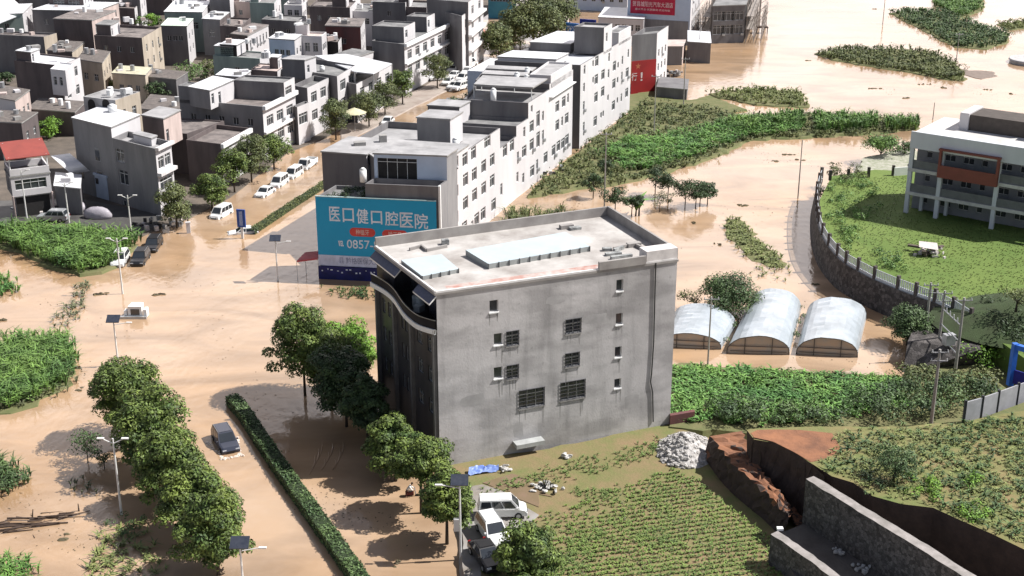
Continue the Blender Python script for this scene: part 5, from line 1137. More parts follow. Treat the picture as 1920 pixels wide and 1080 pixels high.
# ------------------------------------------------------------------ foliage
def inpoly(P, poly):
    poly = np.asarray(poly); x, y = P[:, 0], P[:, 1]; c = np.zeros(len(P), bool); j = len(poly) - 1
    for i in range(len(poly)):
        xi, yi = poly[i]; xj, yj = poly[j]
        c ^= ((yi > y) != (yj > y)) & (x < (xj - xi) * (y - yi) / (yj - yi + 1e-12) + xi); j = i
    return c
def scatter(poly, dens):
    a = np.asarray(poly); mn, mxx = a.min(0), a.max(0); n = int((mxx[0] - mn[0]) * (mxx[1] - mn[1]) * dens)
    P = rng.uniform(mn, mxx, (max(n, 1), 2)); P = P[inpoly(P, poly)]; return P + rng.normal(0, .4, P.shape)
def quads(C, N, S, asp=1.0):
    """leaf-shaped quads: centre, normal, size"""
    n = len(C); N = N / (np.linalg.norm(N, axis=1, keepdims=True) + 1e-9)
    r = rng.normal(size=(n, 3)); U = np.cross(N, r); U /= np.linalg.norm(U, axis=1, keepdims=True) + 1e-9; W = np.cross(N, U)
    S = np.asarray(S).reshape(-1, 1) * np.ones((n, 1)); A = S * asp * .5; B = S * .5
    return np.stack([C - U * B, C + W * A * .6 - U * B * .1, C + U * B, C - W * A * .6 - U * B * .1], 1)
def blades(P, h, w, lean=.35, k=6, z0=0.0, droop=.5):
    """upright arching leaves, k to each plant; P is n x 2 (or 3)"""
    n = len(P); base = np.zeros((n * k, 3)); base[:, :2] = np.repeat(P[:, :2], k, 0); base[:, 2] = z0 if P.shape[1] == 2 else np.repeat(P[:, 2], k)
    m = n * k; a = rng.uniform(0, 2 * np.pi, m); hh = np.repeat(h * rng.uniform(.7, 1.25, n), k) * rng.uniform(.35, 1.0, m); l = hh * rng.uniform(.3, 1, m) * lean
    d = np.stack([np.cos(a), np.sin(a), np.zeros(m)], 1); s = np.stack([-np.sin(a), np.cos(a), np.zeros(m)], 1) * (w * rng.uniform(.6, 1.2, m))[:, None] * .5
    mid = base + d * (l * .5)[:, None] + np.array([0, 0, 1]) * (hh * .75)[:, None]
    tip = base + d * (l * 1.7)[:, None] + np.array([0, 0, 1]) * (hh * (1 - droop * .35))[:, None]
    q1 = np.stack([base - s * .4, base + s * .4, mid + s, mid - s], 1); q2 = np.stack([mid - s, mid + s, tip + s * .15, tip - s * .15], 1)
    return np.concatenate([q1, q2])
def clumps(C, R, per, size, up=.35, asp=.8):
    """leaves on the shells of clumps: C n x 3 centres, R radii"""
    n = len(C); d = rng.normal(size=(n * per, 3)); d[:, 2] = np.abs(d[:, 2]) * 1.0 - .35 * rng.random(n * per); d /= np.linalg.norm(d, axis=1, keepdims=True)
    r = np.repeat(R, per) * rng.uniform(.72, 1.08, n * per); P = np.repeat(C, per, 0) + d * r[:, None] * np.array([1, 1, .85])
    N = d * 1.25 + rng.normal(size=d.shape) * .45 + np.array([0, 0, up]); return quads(P, N, size * rng.uniform(.6, 1.4, n * per), asp)
LF_CORN = leafmat('corn_leaf', (.155, .26, .055), (.06, .13, .038), .55, .22)
LF_CROP = leafmat('bright_crop_leaf', (.15, .28, .055), (.065, .16, .04), .55, .25)
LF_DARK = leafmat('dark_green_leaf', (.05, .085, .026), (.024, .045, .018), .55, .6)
LF_TREE = leafmat('tree_leaf', (.145, .19, .036), (.045, .082, .022), .65, .6)
LF_OLIVE = leafmat('olive_leaf', (.15, .165, .055), (.055, .08, .03), .6, .25)
LF_LIGHT = leafmat('light_green_leaf', (.18, .32, .035), (.09, .19, .025), .5)
LF_BUSH = leafmat('bush_leaf', (.10, .155, .05), (.04, .075, .03), .6, .3)
LF_YEL = leafmat('yellowish_weed', (.21, .235, .075), (.12, .15, .05), .5)
LF_MUD = leafmat('mud_coated_weed', (.17, .17, .095), (.10, .12, .06), .45)
M_BARK = mat('bark', (.075, .06, .045), .95, (.045, .035, .028), 3)
def veg(name, label, cat, quadsV, m, kind='stuff', parent=None):
    o = npmesh(name, quadsV, 4, m, parent)
    if label: tag(o, label, cat, kind=kind)
    return o
def mound(poly, n, rmin, rmax, z, per, size, hmul=1.0, up=.35, asp=.8):
    P = scatter(poly, 1.0); 
    if len(P) > n: P = P[rng.choice(len(P), n, replace=False)]
    r = rng.uniform(rmin, rmax, len(P)); C = np.column_stack([P, z + r * .55 * hmul]); return clumps(C, r, per, size, up, asp)
W2 = lambda px, z: [g2(p, z) for p in px]

# left bank of bright bushes
bk = [(-40, 440), (10, 436), (70, 436), (150, 444), (205, 448), (245, 448), (258, 456), (240, 470), (222, 492), (190, 505), (150, 510), (110, 500), (60, 478), (20, 462), (-40, 455)]
land('left_bank', [(x, y + 4) for x, y in bk], .35, M_MUDBANK, .6)
pb = W2(bk, .3)
veg('shrub_bank', 'dense bright green weeds and corn on the bank by the three parked cars', 'vegetation', np.concatenate([blades(scatter(pb, 3.2), 2.4, .16, .5, 11, .3), mound(pb, 160, .5, 1.1, .5, 60, .30)]), LF_CORN)
veg('grass', 'light green grass strip in front of the grey corner house', 'grass', blades(scatter(W2([(80, 428), (150, 424), (165, 445), (95, 450)], .4), 9), .7, .12, .5, 6, .4), LF_LIGHT)
# maize on the left
cf1 = [(-60, 655), (0, 648), (60, 640), (130, 635), (137, 660), (136, 712), (110, 725), (70, 752), (20, 766), (-60, 772)]
land('maize_bank', [(x, y + 8) for x, y in cf1], .12, M_MUDBANK, .5)
veg('maize_field', 'dark green maize standing in the flood at the left edge', 'maize', np.concatenate([blades(scatter(W2(cf1, 0), 4.0), 2.2, .13, .55, 12, 0), mound(W2([(0, 735), (60, 730), (75, 752), (0, 764)], 0), 16, .4, .7, .1, 60, .25)]), LF_CORN)
veg('weeds', 'mud coated weeds along the near edge of the maize', 'weeds', blades(scatter(W2([(0, 760), (60, 742), (136, 700), (138, 718), (80, 755), (0, 775)], 0), 2.5), .9, .12, .6, 8, .0), LF_MUD)
veg('weeds', 'small green tuft at the left edge above the maize', 'weeds', blades(scatter(W2([(-30, 528), (10, 522), (34, 545), (10, 556), (-30, 560)], 0), 4), 1.3, .13, .6, 10, 0), LF_CROP)
veg('drowned_reeds', 'fan of drowned brown green reeds beside the tall street lamp', 'reeds', blades(scatter(W2([(150, 530), (168, 535), (160, 575), (130, 608), (100, 610), (112, 585), (140, 560)], 0), 2.6), .55, .14, 1.5, 7, 0), LF_MUD)
veg('shrub', 'spiky green shrub in the water at the left edge below the maize', 'shrub', np.concatenate([blades(scatter(W2([(-30, 872), (20, 868), (54, 905), (30, 928), (-30, 930)], 0), 3.5), 1.6, .14, .6, 11, 0), mound(W2([(-20, 885), (40, 890), (30, 925), (-20, 925)], 0), 16, .4, .7, .2, 60, .22)]), LF_BUSH, None)
veg('shrub', 'small green shrub cut by the bottom left corner', 'shrub', blades(scatter(W2([(-20, 1060), (40, 1050), (58, 1075), (50, 1110), (-20, 1110)], 0), 5), 1.1, .12, .7, 10, 0), LF_CROP, None)
veg('drowned_weeds', 'pale yellow green drowned weeds in rows at the bottom left', 'weeds', np.concatenate([blades(scatter(W2([(200, 985), (262, 975), (272, 1010), (300, 1050), (310, 1120), (150, 1120), (165, 1060), (185, 1020)], 0), 2.2), .45, .15, 1.6, 7, 0)]), LF_YEL)
veg('shrub', 'green shrub tuft behind the drowned yellow weeds', 'shrub', mound(W2([(210, 972), (258, 968), (268, 1000), (215, 1005)], 0), 12, .35, .6, .1, 60, .2), LF_BUSH, None)
veg('shrub', 'tiny half drowned shrub between the thin tree and the white lamp', 'shrub', blades(scatter(W2([(140, 900), (166, 898), (170, 925), (145, 928)], 0), 3), .8, .12, .7, 8, 0), LF_MUD, None)
# in front of the hoarding
veg('weeds', 'low weeds on the mud at the foot of the blue shopfront', 'weeds', np.concatenate([blades(scatter(W2([(605, 545), (640, 538), (715, 545), (712, 562), (640, 560)], 0), 3), .6, .12, .8, 7, 0), mound(W2([(655, 545), (700, 542), (700, 556), (660, 558)], 0), 14, .3, .6, 0, 50, .2)]), LF_BUSH)
veg('planter_greenery', 'dark climbing plants in the planter above the teal hoarding', 'plants', mound(inset(PLANTER[0], .5), 40, .35, .75, PLANTER[1], 60, .22), LF_DARK)
# middle fields
mf = [(990, 368), (1030, 330), (1075, 292), (1110, 265), (1180, 212), (1210, 190), (1300, 200), (1420, 218), (1520, 212), (1625, 218), (1716, 222), (1722, 238), (1640, 250), (1520, 256), (1400, 262), (1345, 290), (1310, 302), (1260, 318), (1200, 335), (1150, 345), (1080, 352), (1020, 364)]
land('middle_field', mf, .3, M_MUDBANK, 1.0)
mfw = W2(mf, .3)
veg('field_weeds', 'wide field of mixed green weeds behind the white buildings', 'vegetation', np.concatenate([blades(scatter(mfw, .8), 1.0, .2, .8, 9, .2), mound(mfw, 420, .5, 1.2, .0, 34, .36)]), LF_OLIVE)
veg('crop_patches', 'brighter crop rows within the middle field', 'crop', np.concatenate([blades(scatter(W2(q_, .3), 2.2), 1.6, .2, .6, 10, .2) for q_ in ([(1230, 262), (1400, 225), (1500, 228), (1500, 250), (1400, 258), (1290, 300), (1210, 320), (1150, 318)], [(1120, 290), (1180, 262), (1240, 270), (1180, 310)])]), LF_CROP)
veg('tall_crop', 'line of tall dark green maize in the water north of the tree row', 'maize', np.concatenate([blades(scatter(W2(q_, 0), 2.2), 2.7, .18, .35, 12, 0) for q_ in ([(1525, 232), (1530, 222), (1645, 228), (1640, 248), (1530, 252)], [(1655, 236), (1715, 228), (1718, 244), (1660, 250)], [(1340, 238), (1500, 222), (1510, 240), (1400, 258)])]), LF_CORN)
nf_ = [(1330, 175), (1400, 165), (1500, 172), (1516, 200), (1420, 196), (1340, 180)]
land('north_field', nf_, .25, M_MUDBANK, .8)
veg('field_weeds', 'yellow green weeds on the bank near the scrap shed', 'vegetation', np.concatenate([blades(scatter(W2(nf_, .2), 1.4), 1.0, .2, .7, 9, .2), mound(W2(nf_, 0), 40, .5, 1, 0, 40, .3)]), LF_YEL)
land('near_bank', [(1170, 205), (1172, 178), (1240, 165), (1256, 172), (1262, 186), (1290, 188), (1330, 178), (1400, 205), (1330, 215)], .32, M_MUDBANK, .6)
for px, lab, m, hh in (([(1528, 100), (1575, 92), (1640, 92), (1700, 92), (1760, 102), (1800, 128), (1806, 150), (1770, 148), (1700, 134), (1620, 122), (1560, 112)], 'long wedge shaped island of dark green crops right of the flooded road', LF_OLIVE, 1.5),
                   ([(1668, 24), (1700, 20), (1775, 22), (1810, 40), (1890, 62), (1886, 80), (1850, 92), (1790, 88), (1720, 50)], 'upper island of green crops near the top right corner', LF_BUSH, 1.6),
                   ([(1752, -20), (1842, -20), (1842, 18), (1800, 34), (1752, 10)], 'bright green bushes at the top edge right of the far pole', LF_CORN, 2.2),
                   ([(1870, 45), (1990, 30), (1990, 50), (1890, 55)], 'thin light green strip at the top right edge', LF_YEL, .4)):
    land('island', px, .2, M_MUDBANK, 1.0); w_ = W2(px, .1)
    veg('crop_island', lab, 'vegetation', np.concatenate([blades(scatter(w_, .8), hh, .26, .7, 8, .1), mound(w_, 110, .5, 1.0 + hh * .25, 0, 34, .45)]), m)
veg('grass', 'yellow green grass patch on the near tip of the long island', 'grass', blades(scatter(W2([(1700, 128), (1740, 118), (1800, 140), (1805, 152), (1760, 146)], .2), 4), .5, .2, .8, 7, .2), LF_YEL)
land('mud_spit', [(1780, 128), (1860, 134), (1870, 142), (1840, 148), (1800, 138)], .08, mat('grey_mud', (.22, .17, .14), .7), .6)
gs = [(1360, 412), (1385, 410), (1400, 425), (1420, 450), (1462, 480), (1470, 502), (1440, 500), (1400, 480), (1362, 442)]
land('reed_bank', gs, .04, M_MUDBANK, .6)
veg('reed_patch', 'narrow strip of light green reeds drifting right of the cement block', 'reeds', blades(scatter(W2(gs, 0), 2.8), .65, .16, 1.0, 8, 0), LF_YEL)
veg('drowned_grass', 'sparse drowned grass tufts above the middle polytunnel', 'grass', blades(scatter(W2([(1400, 500), (1480, 498), (1490, 528), (1420, 525)], 0), .8), .5, .16, 1.4, 6, 0), LF_YEL)
veg('reeds', 'olive reeds right behind the cement block roof', 'reeds', blades(scatter(W2([(940, 415), (965, 398), (1000, 404), (1050, 398), (1072, 412), (1060, 430), (940, 440)], 0), 1.6), 1.9, .14, .7, 10, 0), LF_OLIVE)
# bright crop by the polytunnels and its bushes
cb1 = [(1258, 790), (1258, 690), (1300, 688), (1420, 696), (1560, 706), (1690, 712), (1700, 760), (1560, 785), (1400, 795), (1340, 790)]
veg('crop_field', 'bright green broad leaved crop between the polytunnels and the clay bank', 'crop', np.concatenate([blades(scatter(W2(cb1, .7), 3.4), .75, .22, 1.0, 9, .6), mound(W2(cb1, .7), 260, .4, .7, .6, 50, .26)]), LF_CROP)
for px, lab, m, r_, n_ in (([(1330, 775), (1380, 760), (1480, 770), (1560, 770), (1600, 790), (1560, 803), (1340, 800)], 'dark bushes along the top of the clay bank', LF_BUSH, 1.0, 70),
                      ([(1600, 740), (1700, 735), (1860, 725), (1868, 760), (1780, 790), (1640, 800), (1590, 790)], 'long dark green hedge like bushes left of the concrete fence', LF_BUSH, 1.2, 90),
                      ([(1700, 705), (1790, 700), (1870, 715), (1860, 735), (1700, 740)], 'pale leaved bushes below the electricity poles', LF_OLIVE, .9, 50),
                      ([(1792, 650), (1800, 625), (1850, 618), (1885, 650), (1885, 690), (1830, 700), (1790, 690)], 'bright yellow green bushes between the poles and the blue gate', LF_LIGHT, 1.3, 46)):
    veg('bushes', lab, 'bushes', mound(W2(px, 1.0), n_, .6 * r_, 1.1 * r_, 1.2, 75, .30, 1.3), m)
# school lawn growth
lw_ = W2(lawn_px[:-5] + lawn_px[-3:], ZS)
veg('lawn_grass', 'rough tufted grass of the school lawn', 'grass', blades(scatter(inset(W2([(1545, 376), (1560, 455), (1592, 489), (1700, 545), (1825, 600), (1985, 620), (1985, 420), (1720, 390), (1700, 330), (1560, 335)][::-1], ZS)[::1], .0), 4), .16, .10, .9, 5, ZS), leafmat('lawn_blade', (.17, .21, .055), (.10, .15, .035), .4, .3))
veg('bushes', 'green bushes in the near corner of the school lawn inside the fence', 'bushes', np.concatenate([mound(W2(q_, ZS), n_, .4, .9, ZS, 60, .26) for q_, n_ in (([(1545, 345), (1600, 335), (1640, 345), (1640, 400), (1590, 440), (1560, 420)], 50), ([(1575, 430), (1600, 425), (1612, 460), (1590, 475)], 12), ([(1640, 480), (1690, 470), (1700, 515), (1665, 520)], 14), ([(1850, 575), (1900, 560), (1940, 600), (1880, 640)], 20))]), LF_CORN)
veg('shrub', 'grey green shrubs on the north corner of the school lawn', 'shrub', mound(W2([(1560, 318), (1610, 312), (1625, 335), (1575, 345)], ZS), 16, .5, 1.0, ZS, 60, .25), LF_OLIVE)
veg('bushes', 'dark leaf clumps added over the mound that stands in for shaded lawn at the right edge', 'bushes', mound(W2([(1850, 560), (1990, 530), (2000, 640), (1890, 650)], 5), 70, .5, 1.0, 4.6, 60, .28), LF_DARK)  # dark leaf clumps added with the mound for the shaded lawn
# hill growth
pw_ = W2([(1560, 812), (1700, 806), (1800, 796), (1990, 770), (2220, 790), (2240, 1020), (2000, 1040), (1920, 1022), (1858, 992), (1750, 945), (1640, 925), (1600, 900), (1560, 885), (1545, 865), (1580, 840)], 5.5)
veg('hill_weeds', 'mottled green and brown weeds covering the hill', 'weeds', np.concatenate([blades(scatter(pw_, 4.5), .3, .11, 1.2, 7, 5.5), mound(pw_, 190, .15, .4, 5.4, 26, .14)]), LF_YEL)
veg('hill_crop', 'sparse green crop rows across the hill', 'crop', blades(scatter(pw_, 1.6), .55, .13, 1.0, 8, 5.5), LF_BUSH)
veg('bushes', 'vivid light green bushes at the edge of the hill above the tall stone wall', 'bushes', np.concatenate([mound(W2(q_, 5.5), n_, .35, .7, 5.5, 80, .2) for q_, n_ in (([(1695, 905), (1740, 900), (1780, 930), (1760, 945), (1710, 935)], 16), ([(1790, 905), (1840, 895), (1850, 930), (1800, 940)], 12), ([(1760, 945), (1830, 965), (1900, 1000), (1900, 1015), (1800, 975)], 12))]), LF_LIGHT)
# front field: rows of young plants and grass
ff = W2([(905, 1000), (1000, 965), (1120, 930), (1262, 880), (1310, 900), (1370, 955), (1450, 1010), (1480, 1120), (900, 1180)], .55)
fr = []
u0_ = np.array(G(1000, 1060, .55)[:2]); ang = R(14); ux = np.array([math.cos(ang), math.sin(ang)]); uy = np.array([-math.sin(ang), math.cos(ang)])
for i in range(-44, 88):
    for j in range(-22, 29): fr.append(u0_ + ux * i * .29 + uy * j * .66 + rng.normal(0, .05, 2))
fr = np.array(fr); fr = fr[inpoly(fr, ff)]
a_ = np.array([(fr[:, 0] - u0_[0]) * .12 + (u0_[1] + 6 - fr[:, 1]) * .09]).ravel(); fr = fr[rng.random(len(fr)) < np.clip(.2 + a_, .06, .97)]
veg('vegetable_rows', 'rows of small yellow green vegetable plants on the near brown field', 'crop', blades(fr, .30, .11, 1.0, 9, .55), leafmat('vegetable_leaf', (.17, .24, .055), (.10, .16, .04), .5, .3))
gr_ = [([(880, 925), (1000, 885), (1150, 850), (1240, 820), (1250, 845), (1150, 880), (960, 918)], 5), ([(1080, 920), (1150, 910), (1160, 935), (1090, 945)], 6), ([(1040, 1005), (1100, 985), (1160, 1000), (1080, 1030)], 6), ([(1180, 1010), (1240, 990), (1260, 1020), (1190, 1035)], 6), ([(1000, 1040), (1100, 1030), (1100, 1100), (1000, 1110)], 4)]
veg('field_grass', 'patches of green grass on the near field and along the foot of the cement block', 'grass', np.concatenate([blades(scatter(W2(q_, .55), d_ * 1.3), .32, .09, 1.0, 6, .55) for q_, d_ in gr_]), leafmat('field_grass_leaf', (.16, .22, .06), (.10, .15, .05), .5))
veg('stray_weeds', 'thin stray weeds dotted over the near field', 'weeds', blades(scatter(ff, 1.0), .2, .08, 1.2, 5, .55), LF_MUD)

# ------------------------------------------------------------------ trees
def tree(label, base, h, rx, m, z0=0.0, ncl=34, per=150, leaf=.26, ry=None, ch=.62, solid=1.0, name='tree', group=None, trunk=.16, rmin=.28, rmax=.46, zc=None):
    x, y, z = (*base, z0) if len(base) == 2 else base
    ry = ry or rx; root = thing(name, (x, y, z), label, 'tree' if name != 'shrub' else 'shrub', group)
    cz = z + h * (1 - ch / 2); rz = h * ch / 2
    if name == 'tree' and ncl >= 22: ncl = int(ncl * 1.5); per = int(per * 1.35); rmin *= 1.1; rmax *= 1.05
    d = rng.normal(size=(ncl, 3)); d /= np.linalg.norm(d, axis=1, keepdims=True); rr_ = rng.uniform(.15, .9, ncl) ** .6
    ph_ = rng.uniform(0, 6.3, 2); lob = 1 + .10 * np.sin(3 * np.arctan2(d[:, 1], d[:, 0]) + ph_[0]) + .10 * np.sin(4 * d[:, 2] + ph_[1]); C = np.array([x, y, cz]) + d * (rr_ * lob)[:, None] * np.array([rx, ry, rz]) * (1 - .22 * np.clip(d[:, 2:3], 0, 1)); Rr = rng.uniform(rmin, rmax, ncl) * min(rx, ry)
    npmesh('crown', clumps(C, Rr, per, leaf), 4, m, root)
    tb = MB(); tb.tube((x, y, z - .3), (x + .05, y, cz - rz * .3), trunk, trunk * .6, 8)
    for i in rng.choice(ncl, min(7, ncl), replace=False): tb.tube((x + .05, y, z + h * .28 + rng.uniform(0, h * .2)), tuple(C[i]), trunk * .5, .03, 5)
    tb.build('trunk', M_BARK, root, True); return root
GR1 = 'leafy trees in the flooded row left of the long hedge'
for (x, y, ty, r_, lab) in ((246, 822, 650, 3.5, 'northernmost tree of the leafy row left of the long hedge'), (288, 888, 715, 3.6, 'second tree from the top of the leafy row left of the long hedge'), (328, 950, 790, 3.1, 'middle tree of the leafy row left of the long hedge, behind the lamp'), (368, 1010, 862, 3.0, 'fourth tree of the leafy row left of the long hedge'), (410, 1078, 905, 3.1, 'nearest tree of the leafy row, with a bare trunk at the bottom edge')):
    b_ = g2((x, y)); tree(lab, b_, HT(x, y, ty) - .3, r_ * .98, LF_TREE, ncl=66, per=175, leaf=.30, group=GR1, ch=.92, rmin=.19, rmax=.36)
tree('thin bluish half drowned tree left of the leafy row', g2((165, 868)), 3.0, 1.9, LF_BUSH, ncl=16, per=60, leaf=.22, ch=.7, trunk=.06)
tree('small dark drowned tree just right of the thin bluish one', g2((196, 880)), 1.8, 1.3, LF_DARK, ncl=10, per=50, leaf=.2, ch=.8, trunk=.05)
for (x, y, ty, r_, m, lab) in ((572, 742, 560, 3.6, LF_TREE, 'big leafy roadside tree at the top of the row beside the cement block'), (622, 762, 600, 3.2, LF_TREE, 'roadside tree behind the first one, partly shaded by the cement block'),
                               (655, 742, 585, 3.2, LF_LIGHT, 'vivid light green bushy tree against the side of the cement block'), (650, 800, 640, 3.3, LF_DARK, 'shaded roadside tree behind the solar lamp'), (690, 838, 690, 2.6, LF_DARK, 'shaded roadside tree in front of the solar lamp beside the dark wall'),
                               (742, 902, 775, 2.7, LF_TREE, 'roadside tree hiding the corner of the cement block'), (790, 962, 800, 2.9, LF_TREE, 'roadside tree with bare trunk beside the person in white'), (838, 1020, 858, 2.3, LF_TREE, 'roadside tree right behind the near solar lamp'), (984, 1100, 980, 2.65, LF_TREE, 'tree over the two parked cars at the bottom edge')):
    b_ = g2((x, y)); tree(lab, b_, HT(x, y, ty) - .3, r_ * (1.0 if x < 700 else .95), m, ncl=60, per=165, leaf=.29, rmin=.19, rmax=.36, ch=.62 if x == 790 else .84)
for (x, y, ty, r_, lab) in ((332, 428, 338, 2.7, 'street tree at the corner of the grey house'), (398, 392, 318, 2.5, 'street tree between the corner house and the white van'), (440, 362, 272, 2.6, 'street tree in front of the brown flat roofed house'), (472, 342, 250, 2.7, 'tall bright street tree below the big grey house'), (514, 318, 245, 2.5, 'street tree at the corner of the big grey house front'),
                            (630, 262, 180, 3.0, 'street tree with the green shop behind it'), (692, 238, 168, 3.0, 'left one of the three street trees in a clump by the sheet roofed house'), (722, 216, 148, 3.0, 'middle one of the three street trees in a clump by the sheet roofed house'), (755, 196, 125, 2.4, 'right one of the three street trees in a clump by the sheet roofed house'), (820, 166, 93, 2.8, 'dark street tree beside the crowd of white cars')):
    b_ = g2((x, y)); tree(lab, b_, HT(x, y, ty) - .2, r_, LF_OLIVE if r_ > 2.6 else LF_TREE, ncl=30, per=110, leaf=.32, ch=.86)
for (x, y, ty, r_, lab) in ((935, 112, 38, 4.2, 'round tree left of the pale blue gable'), (975, 95, 0, 5, 'dark tree left of the two shop signs at the top'), (1020, 88, -5, 5.5, 'biggest dark tree in the top clump'), (1050, 70, -25, 4.5, 'dark tree touching the blue shop sign'), (1000, 60, -40, 5, 'rearmost dark tree cut by the top edge')):
    b_ = g2((x, y)); tree(lab, b_, HT(x, y, ty) - .2, r_, LF_OLIVE, ncl=40, per=110, leaf=.55, ch=.92)
for (x, y, h_, r_, m, lab) in ((346, 162, 5.0, 5.0, LF_CORN, 'large spreading green shrub in the middle of the village'), (388, 150, 4.5, 2.6, LF_OLIVE, 'olive shrub at the right end of the village thicket'), (285, 75, 8, 2.8, LF_LIGHT, 'light green tree near the top of the village'), (258, 60, 6, 2.2, LF_CORN, 'green tree left of the light green one at the top'),
                               (92, 262, 4.2, 3.2, LF_LIGHT, 'round yellow green shrub above the red roof'), (60, 258, 3.5, 2.4, LF_DARK, 'dark shrub left of the yellow green one above the red roof'), (205, 178, 3.5, 2.4, LF_OLIVE, 'olive shrub behind the arched house'), (240, 176, 3.0, 2.6, LF_BUSH, 'long low shrub behind the arched house roof'),
                               (298, 192, 4.5, 2.6, LF_DARK, 'dark tree in the hollow beside the big grey house'), (285, 212, 2.6, 2.4, LF_LIGHT, 'light green low shrub right of the arched house'), (318, 178, 4.5, 2.2, LF_DARK, 'second dark tree in the hollow near the pink stair cabin'), (176, 178, 3, 1.8, LF_DARK, 'dark shrub by the white porch house'), (488, 40, 5, 2.2, LF_OLIVE, 'small shrub between roofs near the top'), (10, 160, 3, 2, LF_DARK, 'dark creeper at the left edge of the village'), (120, 250, 3, 2.0, LF_BUSH, 'shrub left of the corner house roof')):
    b_ = g2((x, y)); tree(lab, b_, h_, r_, m, ncl=22, per=75, leaf=.36, ch=.9, ry=r_ * .8, name='shrub' if h_ < 5.5 else 'tree')
b_ = g2((868, 215), 0); 
rgd = thing('roof_garden', G(860, 198, 8), 'green roof garden plants on the street side roof', 'plants'); npmesh('foliage', mound(W2([(815, 200), (900, 178), (905, 195), (840, 205)], 9.0), 30, .6, 1.1, 9.0, 60, .34), 4, LF_BUSH, rgd)
pb_ = MB(); gq = W2([(812, 210), (892, 214), (915, 186), (838, 182)], 9.0); pb_.prism([gq[0], gq[1], gq[2], gq[3]], 0, 8.9); pb_.build('roof_bed', M_DGREY, rgd)
for i, (x, y, h_, r_, lab) in enumerate(((1228, 366, 4.6, 1.9, 'first umbrella shaped tree of the drowned row, at its left end'), (1252, 372, 4.0, 1.9, 'second umbrella shaped tree of the drowned row'), (1284, 392, 4.6, 2.3, 'third tree of the drowned row, the widest'), (1304, 390, 4.2, 2.0, 'fourth tree of the drowned row'), (1312, 386, 3.8, 1.8, 'fifth tree of the drowned row, close behind the fourth'), (1326, 385, 3.9, 1.3, 'last leaning tree of the drowned row, at its right end'), (1112, 372, 4.2, 1.6, 'dark round tree left of the tall bare pole in the field'), (1135, 345, 4.5, 1.2, 'dark tree close behind the tall bare pole in the field'), (1153, 398, 4.2, 1.8, 'round headed tree right of the tall bare pole'), (1184, 405, 3.6, 1.4, 'tree left of the banana plant'))):
    tree(lab, g2((x, y)), h_, r_ * 1.12, LF_DARK, ncl=18, per=90, leaf=.28, ch=.72, trunk=.09)
for x, y, h_, r_, lab in ((1236, 398, 3.0, 1.5, 'thin brownish sapling in front of the drowned row'), (1252, 395, 3.4, 1.4, 'pale grey green sapling in front of the drowned row')):
    tree(lab, g2((x, y)), h_, r_, LF_MUD, ncl=10, per=40, leaf=.22, ch=.7, trunk=.05)
tree('wide flat topped green tree left of the school', g2((1650, 302), .5), 4.0, 3.2, LF_CORN, z0=.5, ncl=26, per=90, leaf=.3, ch=.5)
tree('grey green tree touching the school corner', g2((1694, 300), .5), 3.6, 1.9, LF_BUSH, z0=.5, ncl=16, per=80, leaf=.28, ch=.7)
tree('sparse feathery conifer outside the curved fence', g2((1562, 352)), 4.8, 1.5, LF_MUD, ncl=18, per=34, leaf=.28, ch=.85, trunk=.08)
tree('small brown feathery bush at the water by the curved fence', g2((1532, 372)), 2.0, 1.4, LF_MUD, ncl=12, per=40, leaf=.26, ch=.9, trunk=.06, name='shrub')
tree('large round dense tree behind the left polytunnel', g2((1364, 590)), 5.0, 3.4, LF_BUSH, ncl=40, per=140, leaf=.26, ch=.95)
tree('sparse bush left of the round tree behind the polytunnels', g2((1302, 580)), 2.6, 1.9, LF_OLIVE, ncl=12, per=50, leaf=.26, ch=.9, trunk=.06, name='shrub')
tree('dark green tree between the polytunnels and the electricity poles', g2((1700, 648)), 5.2, 2.5, LF_BUSH, ncl=30, per=130, leaf=.26, ch=.9)
tree('green bush tree growing on the hill above the tall stone wall', g2((1676, 900), 5.5), 3.4, 2.0, LF_BUSH, z0=5.5, ncl=26, per=110, leaf=.2, ch=.95, name='shrub')
tree('leafy shrub at the right edge above the added mound', g2((1905, 580), 6), 2.4, 2.0, LF_YEL, z0=6, ncl=14, per=70, leaf=.22, ch=.9, name='shrub')
# banana plant
q = g2((1198, 405)); bt = thing('banana_plant', (*q, 0), 'banana plant with long drooping leaves at the left end of the drowned row', 'plant')
tb = MB(); tb.tube((*q, -.2), (q[0], q[1], 1.8), .16, .1); tb.tube((q[0] - .5, q[1], -.2), (q[0] - .4, q[1], 1.5), .14, .09); tb.build('stem', M_BARK, bt)
npmesh('foliage', blades(np.array([[q[0], q[1], 1.2]] * 1 + [[q[0] - .4, q[1], .9]]), 2.4, .6, .9, 8), 4, LF_CROP, bt)
veg('vine', 'green vines between the middle and right polytunnels', 'vine', mound(W2([(1484, 664), (1492, 664), (1512, 575), (1504, 575)], 0), 26, .35, .55, .2, 50, .2, 1.6), LF_BUSH)
veg('vine', 'green vines between the left and middle polytunnels', 'vine', mound(W2([(1352, 655), (1362, 658), (1395, 590), (1380, 585)], 0), 20, .3, .5, .2, 50, .2, 1.6), LF_BUSH)

